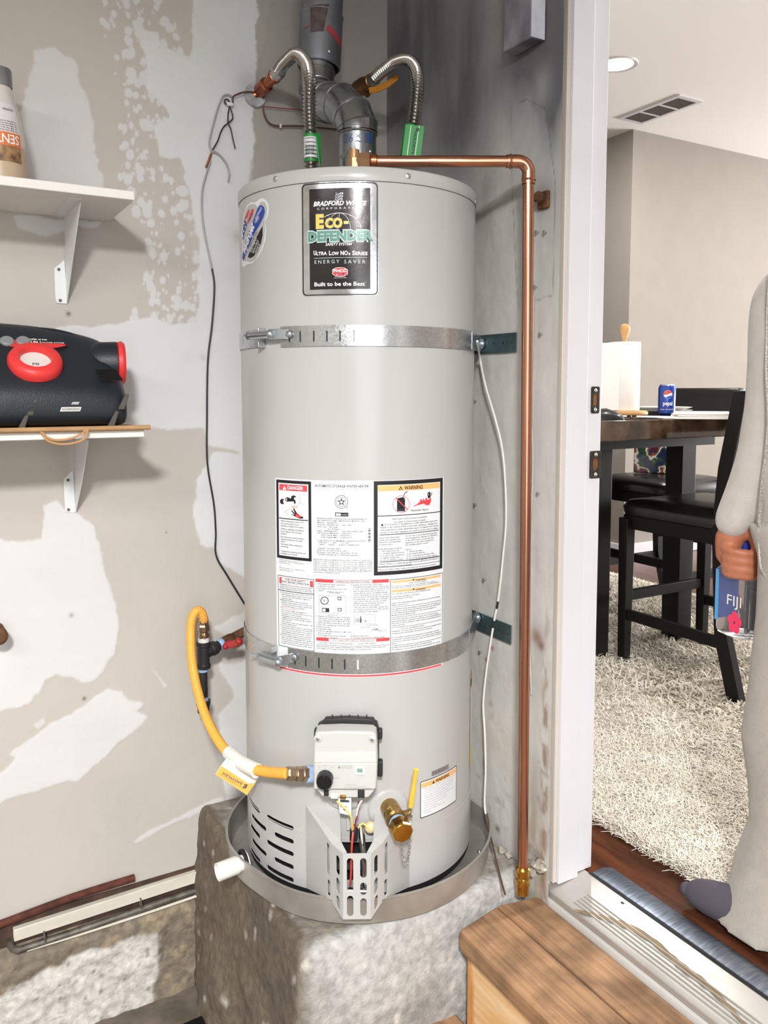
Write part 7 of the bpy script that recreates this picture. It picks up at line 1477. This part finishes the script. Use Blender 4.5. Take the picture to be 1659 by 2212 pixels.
sk = onZ(1528, 1972, FZ); skd = nrm(V(*(onZ(1498, 1950, FZ)-onZ(1600, 1990, FZ))[:2], 0)); m = MB()
q = [sk+V(0, 0, .034)+skd*d for d in (-.10, -.05, 0, .028, .042)]; m.tube(q, [.040, .040, .034, .026, .014], 18); m.ball(q[-1], .0145, 12, 8); obj('sock', m, mSock, per_, smooth=True)
# ---- water bottle in the hand
bo_w = pf.w(ba, bl_b, bcx_); wb_ = thing('water_bottle', 'square clear water bottle with blue label held by the person', 'bottle', bo_w)
mPET = M('clear_plastic', '#f2f6fa', .08, trans=.95, ior=1.08); mWat = M('blue_label_film', '#3c63c8', .3, var=.0, coat=.3)
hw = .0395; ry = math.radians(38); ca_, sa_ = math.cos(ry), math.sin(ry)
def sq(b, e, r): return [pf.w(ba+ca_*u-sa_*v, b, bcx_+sa_*u+ca_*v) for u, v in rrect(-e, e, -e, e, r, 4)]
m = MB(); m.loft([sq(bl_b, hw*.7, .012), sq(bl_b+.006, hw*.96, .014), sq(bl_b+.014, hw, .012), sq(bl_s, hw, .012), sq(bl_s+.022, hw*.45, .015), sq(bl_s+.030, .0125, .0120), sq(bl_t-.012, .0125, .0120)]); WB = obj('bottle_shell', m, mPET, wb_, smooth=40)
m = MB(); m.lathe([(.0148, 0), (.0152, .002), (.0152, .016), (.0135, .018), (0, .018)], pf.w(ba, bl_t-.014, bcx_), (0, 0, 1), 24, cap=False); obj('bottle_cap', m, M('blue_cap', '#24348e', .4), wb_, smooth=30)
fl_n = nrm(pf.a*(-sa_)+pf.c*ca_)      # front face of the square bottle
wf = Fr(pf.w(ba, 0, bcx_)+fl_n*hw, fl_n); wl_n = nrm(-(pf.a*ca_+pf.c*sa_)); wlf = Fr(pf.w(ba, 0, bcx_)+wl_n*hw, wl_n)
H_ = bl_s-bl_b; zB = bl_b
m = MB(); wlf.box(m, 0, zB+H_*.60, .0006, hw*1.8, H_*.76, .0006); BLB = obj('blue_label', m, mWat, wb_); m = MB(); wf.box(m, -hw*.82, zB+H_*.60, .0006, hw*.22, H_*.76, .0006); obj('blue_label_edge', m, M('blue_label_light', '#3f8fc4', .3, coat=.3), BLB)
m = MB(); text(m, 'FIJI', -hw*.12, hw*.80, zB+H_*.50, .021, lambda u, v: wf.w(u, v, .0009), .0); obj('bottle_lettering', m, M('label_silver', '#d9d6cc', .4), wb_, smooth=0, kind='stuff')
m = MB()
for a_ in range(5):
    t = 2*PI*a_/5+.3; m.sheet([(hw*.42+.010*math.cos(t)+.0085*math.cos(s), zB+H_*.26+.013*math.sin(t)+.0105*math.sin(s)) for s in np.linspace(0, 2*PI, 12, endpoint=False)], [], lambda u, v, w: wf.w(u, v, .0009+.0003*a_))
obj('pink_flower', m, M('hibiscus_pink', '#e0315e', .4), wb_, smooth=0, kind='stuff')
